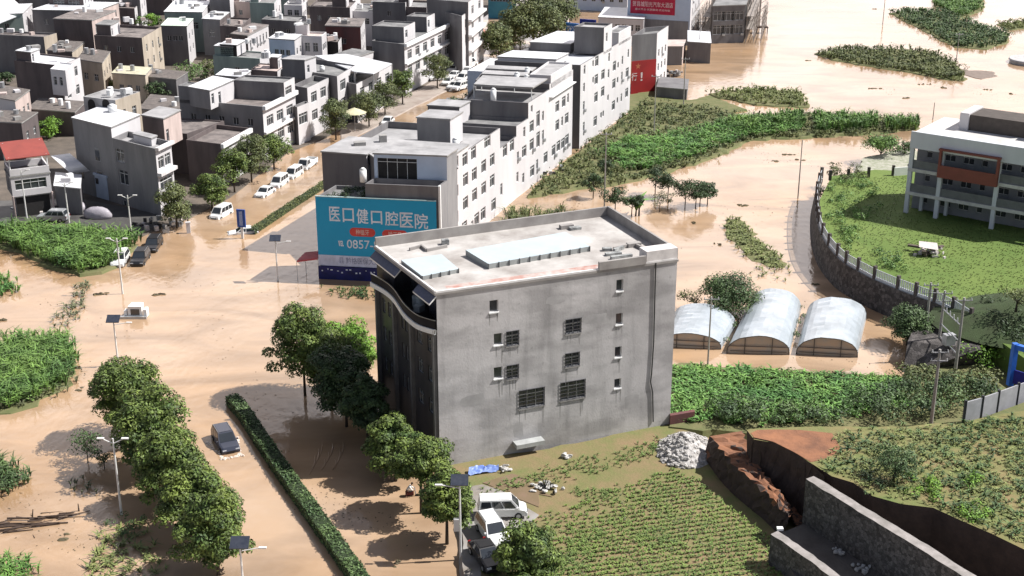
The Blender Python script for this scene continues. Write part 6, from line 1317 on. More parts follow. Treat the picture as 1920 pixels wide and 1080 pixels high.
# ------------------------------------------------------------------ long clipped hedges
def hedge(label, pts, w, h, m, ntop):
    P = [g2(p) for p in pts]; root = thing('hedge', (*P[0], 0), label, 'hedge'); Q = offs(P, w); mb = MB()
    for a, b, c, d in zip(P, P[1:], Q[1:], Q):
        mb.poly([(*d, -.3), (*c, -.3), (*c, h * .93), (*d, h * .93)][::-1]); mb.poly([(*a, -.3), (*b, -.3), (*b, h * .93), (*a, h * .93)]); mb.poly([(*a, h * .93), (*b, h * .93), (*c, h * .93), (*d, h * .93)])
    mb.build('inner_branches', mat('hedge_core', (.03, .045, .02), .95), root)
    V = []
    for (a, b, c, d) in zip(P, P[1:], Q[1:], Q):
        a, b, c, d = map(np.array, (a, b, c, d)); L = np.linalg.norm(b - a); n = int(L * ntop); t = rng.random(n)[:, None]; s = rng.random(n)[:, None]
        top = a + (b - a) * t + ((d - a) * (1 - t) + (c - b) * t) * s
        T = np.column_stack([top, h + rng.normal(0, .07, n) + .12 * np.sin(t[:, 0] * L * 1.1)]); V.append(quads(T, rng.normal(size=(n, 3)) * .5 + [0, 0, 1], .2 * rng.uniform(.6, 1.5, n)))
        for p0, p1, sg in ((a, b, -1), (d, c, 1)):
            nd = (d - a) / np.linalg.norm(d - a) * sg; k = int(n * h / abs(w) * .9); t2 = rng.random(k)[:, None]
            S = np.column_stack([p0 + (p1 - p0) * t2 + nd * rng.normal(0, .05, (k, 1)), rng.random(k) * h]); V.append(quads(S, rng.normal(size=(k, 3)) * .5 + [nd[0], nd[1], .3], .2 * rng.uniform(.6, 1.4, k)))
    npmesh('foliage', np.concatenate(V), 4, m, root); return root
hedge('long clipped hedge standing in the flood down the middle of the near road', [(424, 758), (450, 790), (480, 838), (520, 898), (560, 955), (600, 1012), (640, 1070), (690, 1145)], -1.35, .95, LF_BUSH, 130)
hedge('far hedge strip running up the flooded street to the junction', [(478, 440), (515, 415), (555, 388), (602, 358), (618, 346)], -1.1, .7, LF_OLIVE, 90)
# ------------------------------------------------------------------ vehicles
CARP = {}
def carpaint(nm, c): return mat(nm, c, .28, tuple(x * .93 for x in c), .6, spec=.6)
def car(label, x, y, head, kind='sedan', paint='white', z=-.28, cat='car', group=None, tilt=0.0):
    c = {'white': (.72, .72, .71), 'black': (.018, .018, .02), 'darkblue': (.03, .035, .055), 'grey': (.33, .34, .35), 'silver': (.45, .46, .47)}[paint]
    pm = carpaint(paint + '_car_paint', c)
    L, W, H, hz, prof, cab = {
        'sedan': (4.5, 1.78, 1.45, .92, [(-2.25, .35), (-2.2, .8), (-1.5, .95), (1.0, .92), (2.0, .78), (2.25, .5), (2.22, .28), (-2.2, .28)], (-1.75, -1.05, .25, 1.05)),
        'suv': (4.6, 1.85, 1.72, 1.02, [(-2.3, .4), (-2.28, .95), (-2.1, 1.05), (1.15, 1.02), (2.05, .92), (2.3, .6), (2.25, .32), (-2.25, .32)], (-2.2, -1.85, .35, 1.15)),
        'van': (4.3, 1.7, 1.85, 1.05, [(-2.15, .4), (-2.13, 1.0), (-2.05, 1.07), (1.25, 1.05), (1.95, .85), (2.15, .55), (2.12, .3), (-2.12, .3)], (-2.1, -1.95, .75, 1.5)),
        'truck': (5.2, 1.8, 1.95, 1.05, [(-2.6, .55), (-2.6, .95), (.6, .95), (.62, 1.07), (2.3, 1.05), (2.6, .6), (2.55, .35), (-2.55, .5)], (.65, .75, 1.7, 2.35))}[kind]
    cat_ = cat
    q = g2((x, y)) ; root = thing({'sedan': 'car', 'suv': 'car', 'van': 'van', 'truck': 'truck'}[kind], (0, 0, 0), label, cat_, group)
    def pt3(px_, w, zz): return (px_, w, zz)
    hw = W / 2; mb = MB()
    # lower body: profile with slightly pinched ends
    ring = []
    for sy in (-1, -.82, .82, 1):
        ring.append([(px_ * (1 if abs(sy) < .9 else .985), sy * hw * (1 - .05 * (abs(px_) > L / 2 - .4)), zz if abs(sy) < .9 or zz < .6 else zz - .05) for px_, zz in prof])
    k = len(prof); n0 = 0; mb.v = [v for r in ring for v in r]
    for j in range(3):
        for i in range(k): a = j * k + i; b = j * k + (i + 1) % k; mb.f.append((a, b, b + k, a + k)); mb.m.append(0)
    mb.f.append(tuple(range(k))[::-1]); mb.m.append(0); mb.f.append(tuple(3 * k + i for i in range(k))); mb.m.append(0)
    mb.m = [0] * len(mb.f); mb.build('body', pm, root)
    # cabin
    x0, x1, x2, x3 = cab; tw = hw * .80; bw = hw * .96
    low = [(x0, -bw, hz - .04), (x3, -bw, hz - .04), (x3, bw, hz - .04), (x0, bw, hz - .04)]; up = [(x1, -tw, H), (x2, -tw, H), (x2, tw, H), (x1, tw, H)]
    cb = MB(); cb.poly(up, 0); mid = (x1 + x2) / 2
    cb.poly([(x1 + .1, -tw + .12, H + .035), (x2 - .12, -tw + .12, H + .035), (x2 - .12, tw - .12, H + .035), (x1 + .1, tw - .12, H + .035)], 0)
    for i in range(4): j = (i + 1) % 4; cb.poly([low[i], low[j], up[j], up[i]], 0)
    cb.build('cabin', pm, root)
    gl = MB()
    def lerp(a, b, t): return tuple(a[i] + (b[i] - a[i]) * t for i in range(3))
    def pane(i, s0, s1, t0=.14, t1=.86):
        j = (i + 1) % 4; A, B, C, D = low[i], low[j], up[j], up[i]
        nrm = (Vector(B) - Vector(A)).cross(Vector(D) - Vector(A)).normalized() * .012
        P = []
        for s, t in ((s0, t0), (s1, t0), (s1, t1), (s0, t1)): P.append(tuple(Vector(lerp(lerp(A, B, s), lerp(D, C, s), t)) + nrm))
        gl.poly(P)
    pane(1, .06, .94, .08, .92); pane(3, .08, .92, .2, .88)
    sp_ = ((.05, .48), (.52, .93)) if kind in ('sedan', 'truck') else ((.05, .32), (.35, .62), (.65, .93))
    for a, b in sp_: pane(0, a, b); pane(2, 1 - b, 1 - a)
    gl.build('windows', mat('car_glass', (.02, .024, .03), .08, (.03, .035, .04), 1, spec=.9), root)
    for sx in (-L * .31, L * .31):
        for sy in (-1, 1):
            w = MB(); w.tube((sx, sy * (hw - .20), .32), (sx, sy * (hw + .01), .32), .32, n=16); wo = w.build('wheel', mat('tyre_rubber', (.02, .02, .02), .8), root)
            r_ = MB(); r_.tube((sx, sy * (hw + .012), .32), (sx, sy * (hw + .02), .32), .19, n=12); ro = r_.build('rim', M_METAL, wo)
    for sy in (-1, 1):
        b_ = MB(); b_.box((L / 2 - .10, sy * (hw - .30), .66), (.12, .36, .15)); b_.build('headlight', mat('headlight_lens', (.6, .62, .65), .1, spec=.8), root)
        b_ = MB(); b_.box((-L / 2 + .05, sy * (hw - .22), .78), (.10, .24, .2)); b_.build('tail_light', mat('tail_lens', (.3, .02, .02), .3), root)
        b_ = MB(); b_.box((x3 - .25, sy * (hw + .05), hz + .08), (.14, .16, .12)); b_.build('mirror', pm, root)
    b_ = MB(); b_.box((L / 2 - .0, 0, .5), (.06, .8, .14)); b_.build('grille', mat('black_plastic', (.02, .02, .02), .5), root)
    if kind == 'suv':
        for sy in (-1, 1): b_ = MB(); b_.tube((x1 + .1, sy * tw * .93, H + .05), (x2 - .1, sy * tw * .93, H + .05), .025, n=5); b_.build('roof_rail', M_METAL, root)
    if kind == 'truck':
        b_ = MB()
        for sy in (-1, 1): b_.box((-1.0, sy * (hw - .04), 1.15), (3.1, .05, .42))
        b_.box((-2.55, 0, 1.15), (.05, W - .14, .42)); b_.build('tailboard', pm, root)
    root.location = (*g2((x, y), max(z, 0)), z); root.rotation_euler = (0, tilt, head); return root
def hd(p, q): a, b = g2(p), g2(q); return math.atan2(b[1] - a[1], b[0] - a[0])
ST = hd((455, 430), (600, 345))                 # heading up the street
GW = 'white cars crowded at the top of the street'
car('white people carrier parked on the driveway by the near field', 942, 966, R(4), 'van', 'white', .6, 'van')
car('white car with dark roof glass parked below the people carrier', 924, 1008, hd((905, 985), (942, 1040)), 'suv', 'white', .6)
car('black car half under the tree at the bottom edge', 912, 1052, hd((888, 1020), (935, 1085)), 'sedan', 'black', .6)
car('dark blue car driving through the flood left of the long hedge', 423, 832, hd((405, 800), (440, 858)), 'suv', 'darkblue', -.30)
car('white car stranded nose first in the shallow flood beside two black ones', 226, 492, hd((238, 470), (216, 505)), 'suv', 'white', -.2)
car('near black off road car parked right of the stranded white car', 264, 490, hd((288, 458), (262, 494)), 'suv', 'black', -.2)
car('rear black off road car parked behind the first black one', 288, 465, hd((300, 445), (280, 472)), 'suv', 'black', -.2)
car('white van wading down the flooded street toward the junction', 415, 404, hd((470, 375), (400, 412)), 'van', 'white', -.35, 'van')
car('white saloon first in the line of cars in the street', 497, 364, hd((545, 335), (490, 368)), 'sedan', 'white', -.3)
car('white van second in the line of cars in the street', 524, 346, hd((560, 322), (515, 352)), 'van', 'white', -.3, 'van')
car('white van third in the line of cars in the street', 551, 330, hd((590, 305), (540, 336)), 'van', 'white', -.3, 'van')
car('small white truck last in the line of cars in the street', 577, 312, hd((610, 290), (566, 320)), 'truck', 'white', -.3, 'truck')
car('white car parked under the street trees beyond the hoarding building', 727, 232, hd((760, 200), (720, 238)), 'sedan', 'white', -.15)
car('silver grey car parked at the weeds in front of the balconied house', 100, 414, R(176), 'suv', 'grey', .2)
car('light vehicle hidden behind the blue sign post in the flood', 456, 436, R(195), 'sedan', 'white', -.6)
for i, (x, y, h_, kd, lab) in enumerate(((823, 150, .4, 'sedan', 'leftmost white car of the crowd at the top of the street'), (840, 158, 1.3, 'sedan', 'front white car of the crowd, pointing down the street'), (853, 166, 1.0, 'sedan', 'nearest white car of the crowd, at its lower edge'), (852, 146, 1.2, 'sedan', 'white car in the middle left of the crowd'), (851, 134, 1.2, 'sedan', 'white car at the upper left of the crowd'), (868, 152, 1.1, 'suv', 'white car in the middle of the crowd'), (877, 138, 1.2, 'sedan', 'white car just below the white minibus'), (886, 149, .9, 'sedan', 'white car at the right of the crowd'), (893, 141, 1.0, 'sedan', 'white car at the upper right of the crowd'), (910, 130, 1.2, 'sedan', 'white car beside the pale blue gable'), (862, 168, 1.0, 'suv', 'white car at the lower right of the crowd'))):
    car(lab, x, y, h_ + math.pi, kd, 'white', .16, 'car', GW)
bus = car('white minibus behind the crowd of white cars', 879, 127, 1.1, 'van', 'white', .16, 'minibus'); bus.scale = (1.3, 1.2, 1.25)
for x, y, lab in ((1054, 38 + 12, 'cream vehicle roof behind the bright blue sign'), (1035, 62, 'cream van parked under the dark trees')): car(lab, x, y, .5, 'van', 'silver', .1, 'van')
# wake round the wading dark blue car
wk = MB(); cx, cy = g2((424, 838)); th = hd((405, 800), (440, 858))
for i in range(60):
    s = random.choice((-1, 1)); d = random.random(); u = 2.35 - d * 4.2; v = s * (.75 + d * .75 + random.gauss(0, .07)); x_ = cx + u * math.cos(th) - v * math.sin(th); y_ = cy + u * math.sin(th) + v * math.cos(th)
    wk.ball((x_, y_, .0), (random.uniform(.08, .22), random.uniform(.06, .14), random.uniform(.02, .06)), nu=6, nv=4, jit=.2)
for i in range(46):
    v = random.uniform(-1.1, 1.1); u = 2.45 + random.gauss(0, .08); x_ = cx + u * math.cos(th) - v * math.sin(th); y_ = cy + u * math.sin(th) + v * math.cos(th); wk.ball((x_, y_, .02), random.uniform(.05, .15), nu=6, nv=4, jit=.3)
tag(wk.build('bow_wave', mat('foam', (.72, .62, .54), .6)), 'foaming bow wave in front of the dark blue car', 'water', kind='stuff')
# white vehicle sunk to its roof in open water
sv = thing('sunken_truck', G(258, 590), 'white truck cab sunk to its windows in open water below the three parked cars', 'truck')
a = g2((258, 592)); b_ = MB()
b_.prism([(a[0] - .9, a[1] - .7), (a[0] + .75, a[1] - .7), (a[0] + .65, a[1] + .8), (a[0] - .75, a[1] + .8)], -.8, 1.45); b_.build('cab', carpaint('white_car_paint', (.72, .72, .71)), sv)
b_ = MB(); b_.box((a[0] - .05, a[1] - .72, .75), (1.05, .05, .75)); b_.build('window', mat('car_glass', (.02, .024, .03), .08), sv)
b_ = MB(); b_.box((a[0] - .5, a[1] - .9, .12), (3.7, .5, .34)); b_.build('side_board', M_METAL, sv)
b_ = MB(); b_.box((a[0] + 1.15, a[1] - .2, .55), (.35, 1.0, 1.0)); b_.box((a[0] - 1.25, a[1] - .3, .5), (.3, .8, .8)); b_.build('wing_panel', M_WHITE, sv)
# covered cars in the yard
def covered(label, x, y, h_, L_, W_, H_):
    q = g2((x, y), .2); root = thing('covered_car', (*q, .2), label, 'car'); mb = MB(); mb.ball((q[0], q[1], .2 + H_ * .25), (L_ / 2, W_ / 2, H_ * .75), nu=20, nv=12, jit=.03)
    c, s = math.cos(h_), math.sin(h_); mb.v = [(q[0] + (x_ - q[0]) * c - (y_ - q[1]) * s, q[1] + (x_ - q[0]) * s + (y_ - q[1]) * c, max(z_, .15)) for x_, y_, z_ in mb.v]
    mb.build('cloth_cover', mat('pale_car_cover', (.40, .37, .40), .5, (.3, .28, .31), 1.2, bump=.6, bscale=2), root, True)
covered('car under a pale lilac cover beside the street lamp in the yard', 145, 392, -.7, 4.0, 2.0, 1.5); covered('car under a rumpled pale cover in front of the roller door', 184, 408, -.1, 4.4, 2.1, 1.7)
# shop tables, parasol and scooters by the street: clustered small things
b_ = MB(); q = g2((693, 222), 3.2); 
pz = thing('parasol', (*g2((700, 215)), 0), 'pale yellow parasol under the street trees', 'parasol'); q = g2((664, 204), 4.4)
b_ = MB(); b_.tube((*q, 3.7), (*q, 4.6), 2.3, .1, 14); b_.build('cloth', mat('pale_yellow_cloth', (.62, .58, .38), .7), pz); b_ = MB(); b_.tube((*q, 0), (*q, 3.9), .06); b_.build('pole', M_METAL, pz)

# ------------------------------------------------------------------ lamps
M_LAMP = mat('lamp_white_paint', (.70, .69, .66), .4, (.6, .59, .57), 1.5); M_PANEL = mat('solar_panel', (.03, .035, .05), .2, (.05, .055, .07), 3, spec=.8)
def solar(label, x, y, ty, arm=-1, box=False):
    q = g2((x, y)); h = HT(x, y, ty) - .1; root = thing('solar_street_lamp', (*q, 0), label, 'street lamp')
    b_ = MB(); b_.tube((*q, -.6), (*q, h - .3), .11, .07, 10); b_.build('pole', M_LAMP, root)
    b_ = MB(); c = (q[0], q[1], h); s = .72
    P = [(c[0] - s, c[1] - .45, c[2] - .25), (c[0] + s, c[1] - .45, c[2] - .25), (c[0] + s, c[1] + .45, c[2] + .3), (c[0] - s, c[1] + .45, c[2] + .3)]
    b_.poly(P); b_.poly([(p[0], p[1], p[2] - .06) for p in P][::-1]); 
    for i in range(4): u_, v_ = P[i], P[(i + 1) % 4]; b_.poly([(u_[0], u_[1], u_[2] - .06), (v_[0], v_[1], v_[2] - .06), v_, u_])
    b_.build('solar_panel', M_PANEL, root)
    b_ = MB(); e = (q[0] + arm * 1.5, q[1], h - .45); b_.tube((q[0], q[1], h - .75), e, .045, n=6); ar = b_.build('arm', M_LAMP, root)
    b_ = MB(); b_.box((e[0] + arm * .2, e[1], e[2]), (.6, .22, .1)); b_.build('lamp_head', M_LAMP, ar)
    if box: b_ = MB(); b_.box((q[0] - .32, q[1] - .05, h * .45), (.42, .28, 1.1)); b_.build('control_box', M_LAMP, root)
solar('solar street lamp with control box beside the parked people carrier', 864, 1050, 898, -1, True)
solar('solar street lamp cut by the bottom edge under the leafy row', 461, 1160, 1015, 1)
solar('solar street lamp standing in the shadow of the hoarding building', 521, 527, 445, 1)
solar('solar street lamp in the shade beside the dark side wall', 688, 776, 712, -1)
solar('solar street lamp in open water left of the sunken truck', 222, 686, 596, 1)
def lamp(label, x, y, ty, two=True):
    q = g2((x, y)); h = HT(x, y, ty); root = thing('street_lamp', (*q, 0), label, 'street lamp'); b_ = MB(); b_.tube((*q, -.6), (*q, h), .12, .07, 10); b_.build('pole', M_LAMP, root)
    for s in ((-1, 1) if two else (1,)):
        b_ = MB(); b_.tube((q[0], q[1], h - .5), (q[0] + s * .9, q[1], h - .05), .05, n=6); a_ = b_.build('arm', M_LAMP, root)
        b_ = MB(); b_.box((q[0] + s * 1.05, q[1], h), (.6, .25, .1)); b_.build('lamp_head', M_LAMP, a_)
lamp('white street lamp in front of the leafy row at the left', 228, 965, 822); lamp('white forked street lamp in front of the grey corner house', 247, 444, 366); lamp('white forked street lamp in the yard by the covered cars', 130, 420, 342)
lamp('slender white lamp post in front of the balconied house', 51, 412, 318, False); lamp('white lamp post standing in the water before the stranded white car', 230, 551, 447)
# ------------------------------------------------------------------ poles
M_POLE = mat('concrete_pole', (.36, .34, .31), .85, (.27, .25, .23), 1.5)
M_INS = mat('white_insulator', (.6, .6, .6), .3)
def pole(label, x, y, ty, bars=0, r=.14, z0=0.0):
    q = g2((x, y), z0); h = HT(x, y, ty, z0); root = thing('utility_pole', (*q, z0), label, 'utility pole'); b_ = MB(); b_.tube((*q, z0 - .6), (*q, h), r, r * .65, 10); b_.build('pole', M_POLE, root)
    for i in range(bars):
        b_ = MB(); z = h - .3 - i * .9; b_.box((q[0], q[1] - .1, z), (1.7, .08, .1)); cb = b_.build('crossarm', M_METAL, root)
        for u in (-.75, 0, .75): b_ = MB(); b_.tube((q[0] + u, q[1] - .1, z + .04), (q[0] + u, q[1] - .1, z + .3), .07, .04, 6); b_.build('insulator', M_INS, cb)
    return q, h
pole('tall bare pole in the flooded field behind the cement block', 1133, 392, 248, 1, .12)
pole('pole standing in the green field below the red advert wall', 1226, 254, 140, 1, .12); pole('pole at the waterline by the scrap shed', 1281, 204, 108, 1, .12)
pole('lone pole in open water left of the school', 1496, 372, 262, 0, .11); pole('pole at the waterline in front of the left polytunnel', 1327, 684, 556, 1, .11)
pole('lone pole rising behind the school roof', 1749, 224, 192, 0, .1); pole('pole on the crop island at the right', 1792, 122, 62, 1, .11); pole('pole in open water near the top edge', 1655, 46, -20, 0, .11)
pole('pole beside the white shed near the unfinished building', 1310, 112, 38, 1, .1)
pole('nearest electricity pole below the school, with pale insulators', 1746, 792, 655, 2, .19, 1.0)
pa_, ha_ = pole('left pole of the three electricity poles by the school wall', 1733, 640, 530, 2, .19, .5)
pb2, hb2 = pole('middle pole of the three electricity poles by the school wall', 1757, 668, 545, 2, .19, .5)
pc_, hc_ = pole('right pole of the three electricity poles by the school wall', 1790, 702, 558, 1, .19, .5)
tf = thing('transformer', (pb2[0], pb2[1], 0), 'grey transformer slung on bars between the electricity poles', 'transformer')
b_ = MB(); 
for z in (6.2, 4.4, 2.9): b_.tube((*pb2, z), (*pc_, z), .07, n=6)
b_.build('crossbar', M_METAL, tf); b_ = MB(); m_ = ((pb2[0] + pc_[0]) / 2, (pb2[1] + pc_[1]) / 2); b_.box((*m_, 3.6), (1.2, .8, 1.2), .3); b_.build('tank', M_METAL, tf)
for i in range(4): t = .2 + i * .2; b_ = MB(); b_.tube((pb2[0] + (pc_[0] - pb2[0]) * t, pb2[1] + (pc_[1] - pb2[1]) * t, 6.27), (pb2[0] + (pc_[0] - pb2[0]) * t, pb2[1] + (pc_[1] - pb2[1]) * t, 6.7), .08, .05, 6); b_.build('insulator', M_INS, tf)
# blue sign post at the junction
q = g2((455, 447)); rt = thing('direction_sign', (*q, 0), 'tall blue sign board on a white post at the flooded junction', 'sign'); aa = R(-12)
b_ = MB(); b_.box((*q, 3.0), (1.25, .22, 2.6), aa); b_.build('board', mat('blue_sign', (.03, .09, .36), .5), rt); b_ = MB(); b_.box((q[0] - .02, q[1] - .13, 3.0), (.5, .03, 2.1), aa); b_.build('white_script_panel', mat('pale_sign_script', (.4, .47, .62), .5, (.2, .25, .5), 4), rt); b_ = MB(); b_.box((*q, .6), (.35, .16, 2.4), aa); b_.build('post', M_WHITE, rt)
q = g2((354, 437)); b_ = MB(); b_.box((q[0], q[1], .6), (.55, .4, 1.9), .2); b_.box((q[0], q[1], 1.6), (.7, .55, .15), .2); tag(b_.build('gate_pillar', M_TILE), 'short white gate pillar at the corner of the flooded street', 'pillar')

# ------------------------------------------------------------------ person wading beside the tree
def skin(name, joints, edges, radii, m, parent, sub_=2):
    me = bpy.data.meshes.new(name); me.from_pydata(joints, edges, []); o = bpy.data.objects.new(name, me); col.objects.link(o)
    s = o.modifiers.new('Skin', 'SKIN'); s.use_smooth_shade = True; sb = o.modifiers.new('Sub', 'SUBSURF'); sb.levels = sb.render_levels = sub_
    for i, v in enumerate(me.skin_vertices[0].data): v.radius = radii[i] if isinstance(radii[i], tuple) else (radii[i], radii[i])
    me.skin_vertices[0].data[0].use_root = True
    me.materials.append(m)
    dg = bpy.context.evaluated_depsgraph_get(); me2 = bpy.data.meshes.new_from_object(o.evaluated_get(dg)); bpy.data.objects.remove(o)
    me2.name = name; me2.materials.clear(); me2.materials.append(m); o = bpy.data.objects.new(name, me2); col.objects.link(o); o.parent = parent; return o
q = g2((764, 930)); per = thing('person', (*q, -.35), 'person in a white long sleeved top leaning forward as they wade beside the tree', 'person')
SK = mat('skin', (.42, .26, .18), .6); WS = mat('white_shirt', (.78, .77, .75), .8); TR = mat('dark_red_trousers', (.10, .03, .03), .85); HR = mat('black_hair', (.012, .01, .01), .7)
J = [(0, 0, .92), (.10, 0, 1.12), (.24, 0, 1.32), (.34, 0, 1.44), (.40, 0, 1.52), (.46, 0, 1.62),
     (.26, .17, 1.36), (.42, .22, 1.14), (.62, .17, 1.08), (.26, -.17, 1.36), (.40, -.24, 1.13), (.60, -.2, 1.05),
     (0, .10, .84), (.10, .13, .46), (.0, .13, .06), (.14, .13, .02), (-.02, -.10, .84), (-.12, -.13, .46), (-.28, -.12, .08), (-.14, -.12, .02),
     (.70, .16, 1.07), (.68, -.19, 1.04)]
E_ = [(0, 1), (1, 2), (2, 3), (3, 4), (4, 5), (2, 6), (6, 7), (7, 8), (2, 9), (9, 10), (10, 11), (0, 12), (12, 13), (13, 14), (14, 15), (0, 16), (16, 17), (17, 18), (18, 19), (8, 20), (11, 21)]
Rr_ = [.13, .12, .13, .06, .055, .09, .065, .045, .032, .065, .045, .032, .095, .062, .042, .035, .095, .062, .042, .035, .036, .036]
body = skin('body', J, E_, Rr_, SK, per)
for s, (hx, hy, hz_) in ((1, (.70, .16, 1.07)), (-1, (.68, -.19, 1.04))):
    for k_ in range(4): y_ = hy + (-.033 + .022 * k_) * s; l = (.075, .085, .08, .065)[k_]; skin('finger', [(hx + .02, y_, hz_), (hx + .02 + l * .6, y_, hz_ - .008), (hx + .02 + l, y_, hz_ - .035)], [(0, 1), (1, 2)], [.010, .009, .008], SK, body, 1)
    skin('thumb', [(hx - .02, hy + .03 * -s, hz_ + .01), (hx + .02, hy + .055 * -s, hz_), (hx + .05, hy + .06 * -s, hz_ - .01)], [(0, 1), (1, 2)], [.012, .011, .009], SK, body, 1)
skin('shirt', [(.0, 0, .88), (.10, 0, 1.12), (.24, 0, 1.33), (.31, 0, 1.41), (.26, .18, 1.36), (.42, .225, 1.14), (.58, .18, 1.09), (.26, -.18, 1.36), (.40, -.245, 1.13), (.56, -.21, 1.06)], [(0, 1), (1, 2), (2, 3), (2, 4), (4, 5), (5, 6), (2, 7), (7, 8), (8, 9)], [.165, .16, .165, .09, .09, .07, .05, .09, .07, .05], WS, per)
skin('trousers', [(0, 0, .90), (0, .10, .82), (.10, .13, .46), (.0, .13, .12), (-.02, -.10, .82), (-.12, -.13, .46), (-.26, -.12, .14)], [(0, 1), (1, 2), (2, 3), (0, 4), (4, 5), (5, 6)], [.15, .115, .082, .06, .115, .082, .06], TR, per)
b_ = MB(); b_.ball((.445, 0, 1.66), (.105, .088, .095)); hr = b_.build('hair', HR, None, True); hr.parent = per
b_ = MB(); b_.ball((.535, .03, 1.62), .012, nu=6, nv=4); b_.ball((.535, -.03, 1.62), .012, nu=6, nv=4); ey = b_.build('eyes', HR, None, True); ey.parent = per
b_ = MB(); b_.ball((.552, 0, 1.595), (.016, .012, .02), nu=6, nv=4); b_.ball((.46, .088, 1.61), (.02, .01, .03), nu=6, nv=4); b_.ball((.46, -.088, 1.61), (.02, .01, .03), nu=6, nv=4); ey = b_.build('nose_and_ears', SK, None, True); ey.parent = per
b_ = MB(); b_.box((.537, 0, 1.565), (.012, .045, .01)); ey = b_.build('mouth', mat('lips', (.3, .1, .08), .6), None); ey.parent = per
# dark red scooter the person pushes
scx = q[0] + .75; scy = q[1] + .02; so = thing('scooter', (scx, scy, -.3), 'dark red scooter half under water pushed by the person in white', 'scooter')
M_SR = mat('dark_red_scooter', (.12, .02, .02), .35)
b_ = MB(); b_.box((scx - .55, scy, .28), (.75, .26, .30)); b_.build('body', M_SR, so)
b_ = MB(); b_.ball((scx - .6, scy, .47), (.36, .15, .08)); b_.build('saddle', HR, so, True)
b_ = MB(); b_.tube((scx, scy, .2), (scx - .1, scy, .85), .05); b_.tube((scx - .1, scy - .3, .78), (scx - .1, scy + .3, .78), .02); b_.build('handlebar', M_METAL, so)
for dx_ in (-.75, .12): b_ = MB(); b_.tube((scx + dx_, scy - .05, -.02), (scx + dx_, scy + .05, -.02), .22, n=14); b_.build('wheel', mat('tyre_rubber', (.02, .02, .02), .8), so)

# ------------------------------------------------------------------ flotsam
M_WOOD = mat('wet_driftwood', (.085, .055, .04), .8, (.05, .035, .028), 2)
dw = thing('driftwood_raft', G(60, 985), 'raft of dark driftwood logs floating at the left edge', 'driftwood')
for i in range(24):
    t = random.random(); x = -10 + 165 * t; y = 1002 - 45 * t + random.gauss(0, 7); L = random.uniform(1.2, 3.4); a = R(16) + random.gauss(0, .22); p = g2((x, y)); b_ = MB(); z = random.uniform(.02, .22); r = random.uniform(.05, .13)
    b_.tube((p[0] - L / 2 * math.cos(a), p[1] - L / 2 * math.sin(a), z), (p[0] + L / 2 * math.cos(a), p[1] + L / 2 * math.sin(a), z + random.uniform(-.1, .12)), r, r * .6, 6); b_.build('log', M_WOOD, dw)
for (x, y, dx, dz) in ((60, 972, .2, .9), (148, 958, .0, .7), (60, 1000, .5, .0)):
    p = g2((x, y)); b_ = MB(); b_.tube((*p, -.1), (p[0] + dx, p[1] - (.8 if dz == 0 else 0), dz + .02), .09, .04, 6); b_.build('stump', M_WOOD, dw)
DEB = [(188, 552, 16, 'thin plank of driftwood left of the lamp post before the stranded car'), (299, 552, 12, 'thin plank of driftwood right of the lamp post before the stranded car'), (8, 600, 8, 'small dark flotsam at the left edge above the maize'), (745, 1058, 8, 'floating leaf clump in the sunlit water left of the near solar lamp'), (1387, 385, 16, 'cluster of dark flotsam right of the drowned tree row'), (1300, 418, 5, 'speck of flotsam just behind the roof corner of the cement block'), (1345, 458, 8, 'pair of dark lumps left of the drifting reed strip'), (1517, 114, 5, 'speck of flotsam left of the long crop island'), (1638, 17, 6, 'speck of flotsam beside the pole near the top edge'), (1640, 166, 14, 'row of drowned stumps between the island and the tall maize'), (1697, 184, 8, 'forked dark snag in the open water above the school'), (1735, 158, 16, 'string of flotsam below the long crop island, left part'), (1770, 164, 12, 'string of flotsam below the long crop island, middle part'), (1850, 168, 10, 'string of flotsam below the long crop island, right part'), (1900, 176, 9, 'flotsam at the right edge above the school'), (1450, 302, 10, 'low drowned weeds left of the lone pole'), (1480, 290, 14, 'long drowned weeds behind the lone pole'), (1500, 300, 8, 'drowned weeds right of the lone pole'), (1395, 540, 5, 'speck behind the middle polytunnel'), (1528, 534, 4, 'speck of flotsam behind the right polytunnel'), (152, 730, 6, 'bent stick standing in the water right of the maize'), (120, 1010, 5, 'flotsam just below the driftwood raft')]
for i, (x, y, w, lab) in enumerate(DEB):
    p = g2((x, y)); sc_ = .936 * (y + 400) / 60; L = w / sc_ * 1.6; b_ = MB()
    for k_ in range(max(3, int(w / 2))): b_.ball((p[0] + random.uniform(-L / 2, L / 2), p[1] + random.gauss(0, .25), .0), (random.uniform(.15, .5), random.uniform(.1, .25), random.uniform(.05, .22)), nu=7, nv=4, jit=.3)
    tag(b_.build('flotsam', mat('dark_flotsam', (.09, .075, .055), .9, (.14, .12, .06), 2)), lab, 'debris', 'clumps of flotsam on the flood')
# seep lines and broken earth left of the cement block
b_ = MB(); p = g2((910, 886), .55); 
b_.v = []; NX, NY = 14, 6; a0, b0, c0_, d0_ = G(878, 893, .56), G(935, 885, .56), G(935, 877, .75), G(880, 880, .75)
for j in range(NY):
    for i in range(NX):
        s, t = i / (NX - 1), j / (NY - 1); P_ = [(a0[k] * (1 - s) + b0[k] * s) * (1 - t) + (d0_[k] * (1 - s) + c0_[k] * s) * t for k in range(3)]; b_.v.append((P_[0], P_[1], .6 + .35 * t + random.uniform(0, .22)))
for j in range(NY - 1):
    for i in range(NX - 1): b_.f.append((j * NX + i, j * NX + i + 1, (j + 1) * NX + i + 1, (j + 1) * NX + i)); b_.m.append(0)
tag(b_.build('tarpaulin', mat('blue_tarpaulin', (.12, .20, .55), .4, (.3, .38, .6), 1.5)), 'crumpled blue tarpaulin at the foot of the cement block', 'tarpaulin')
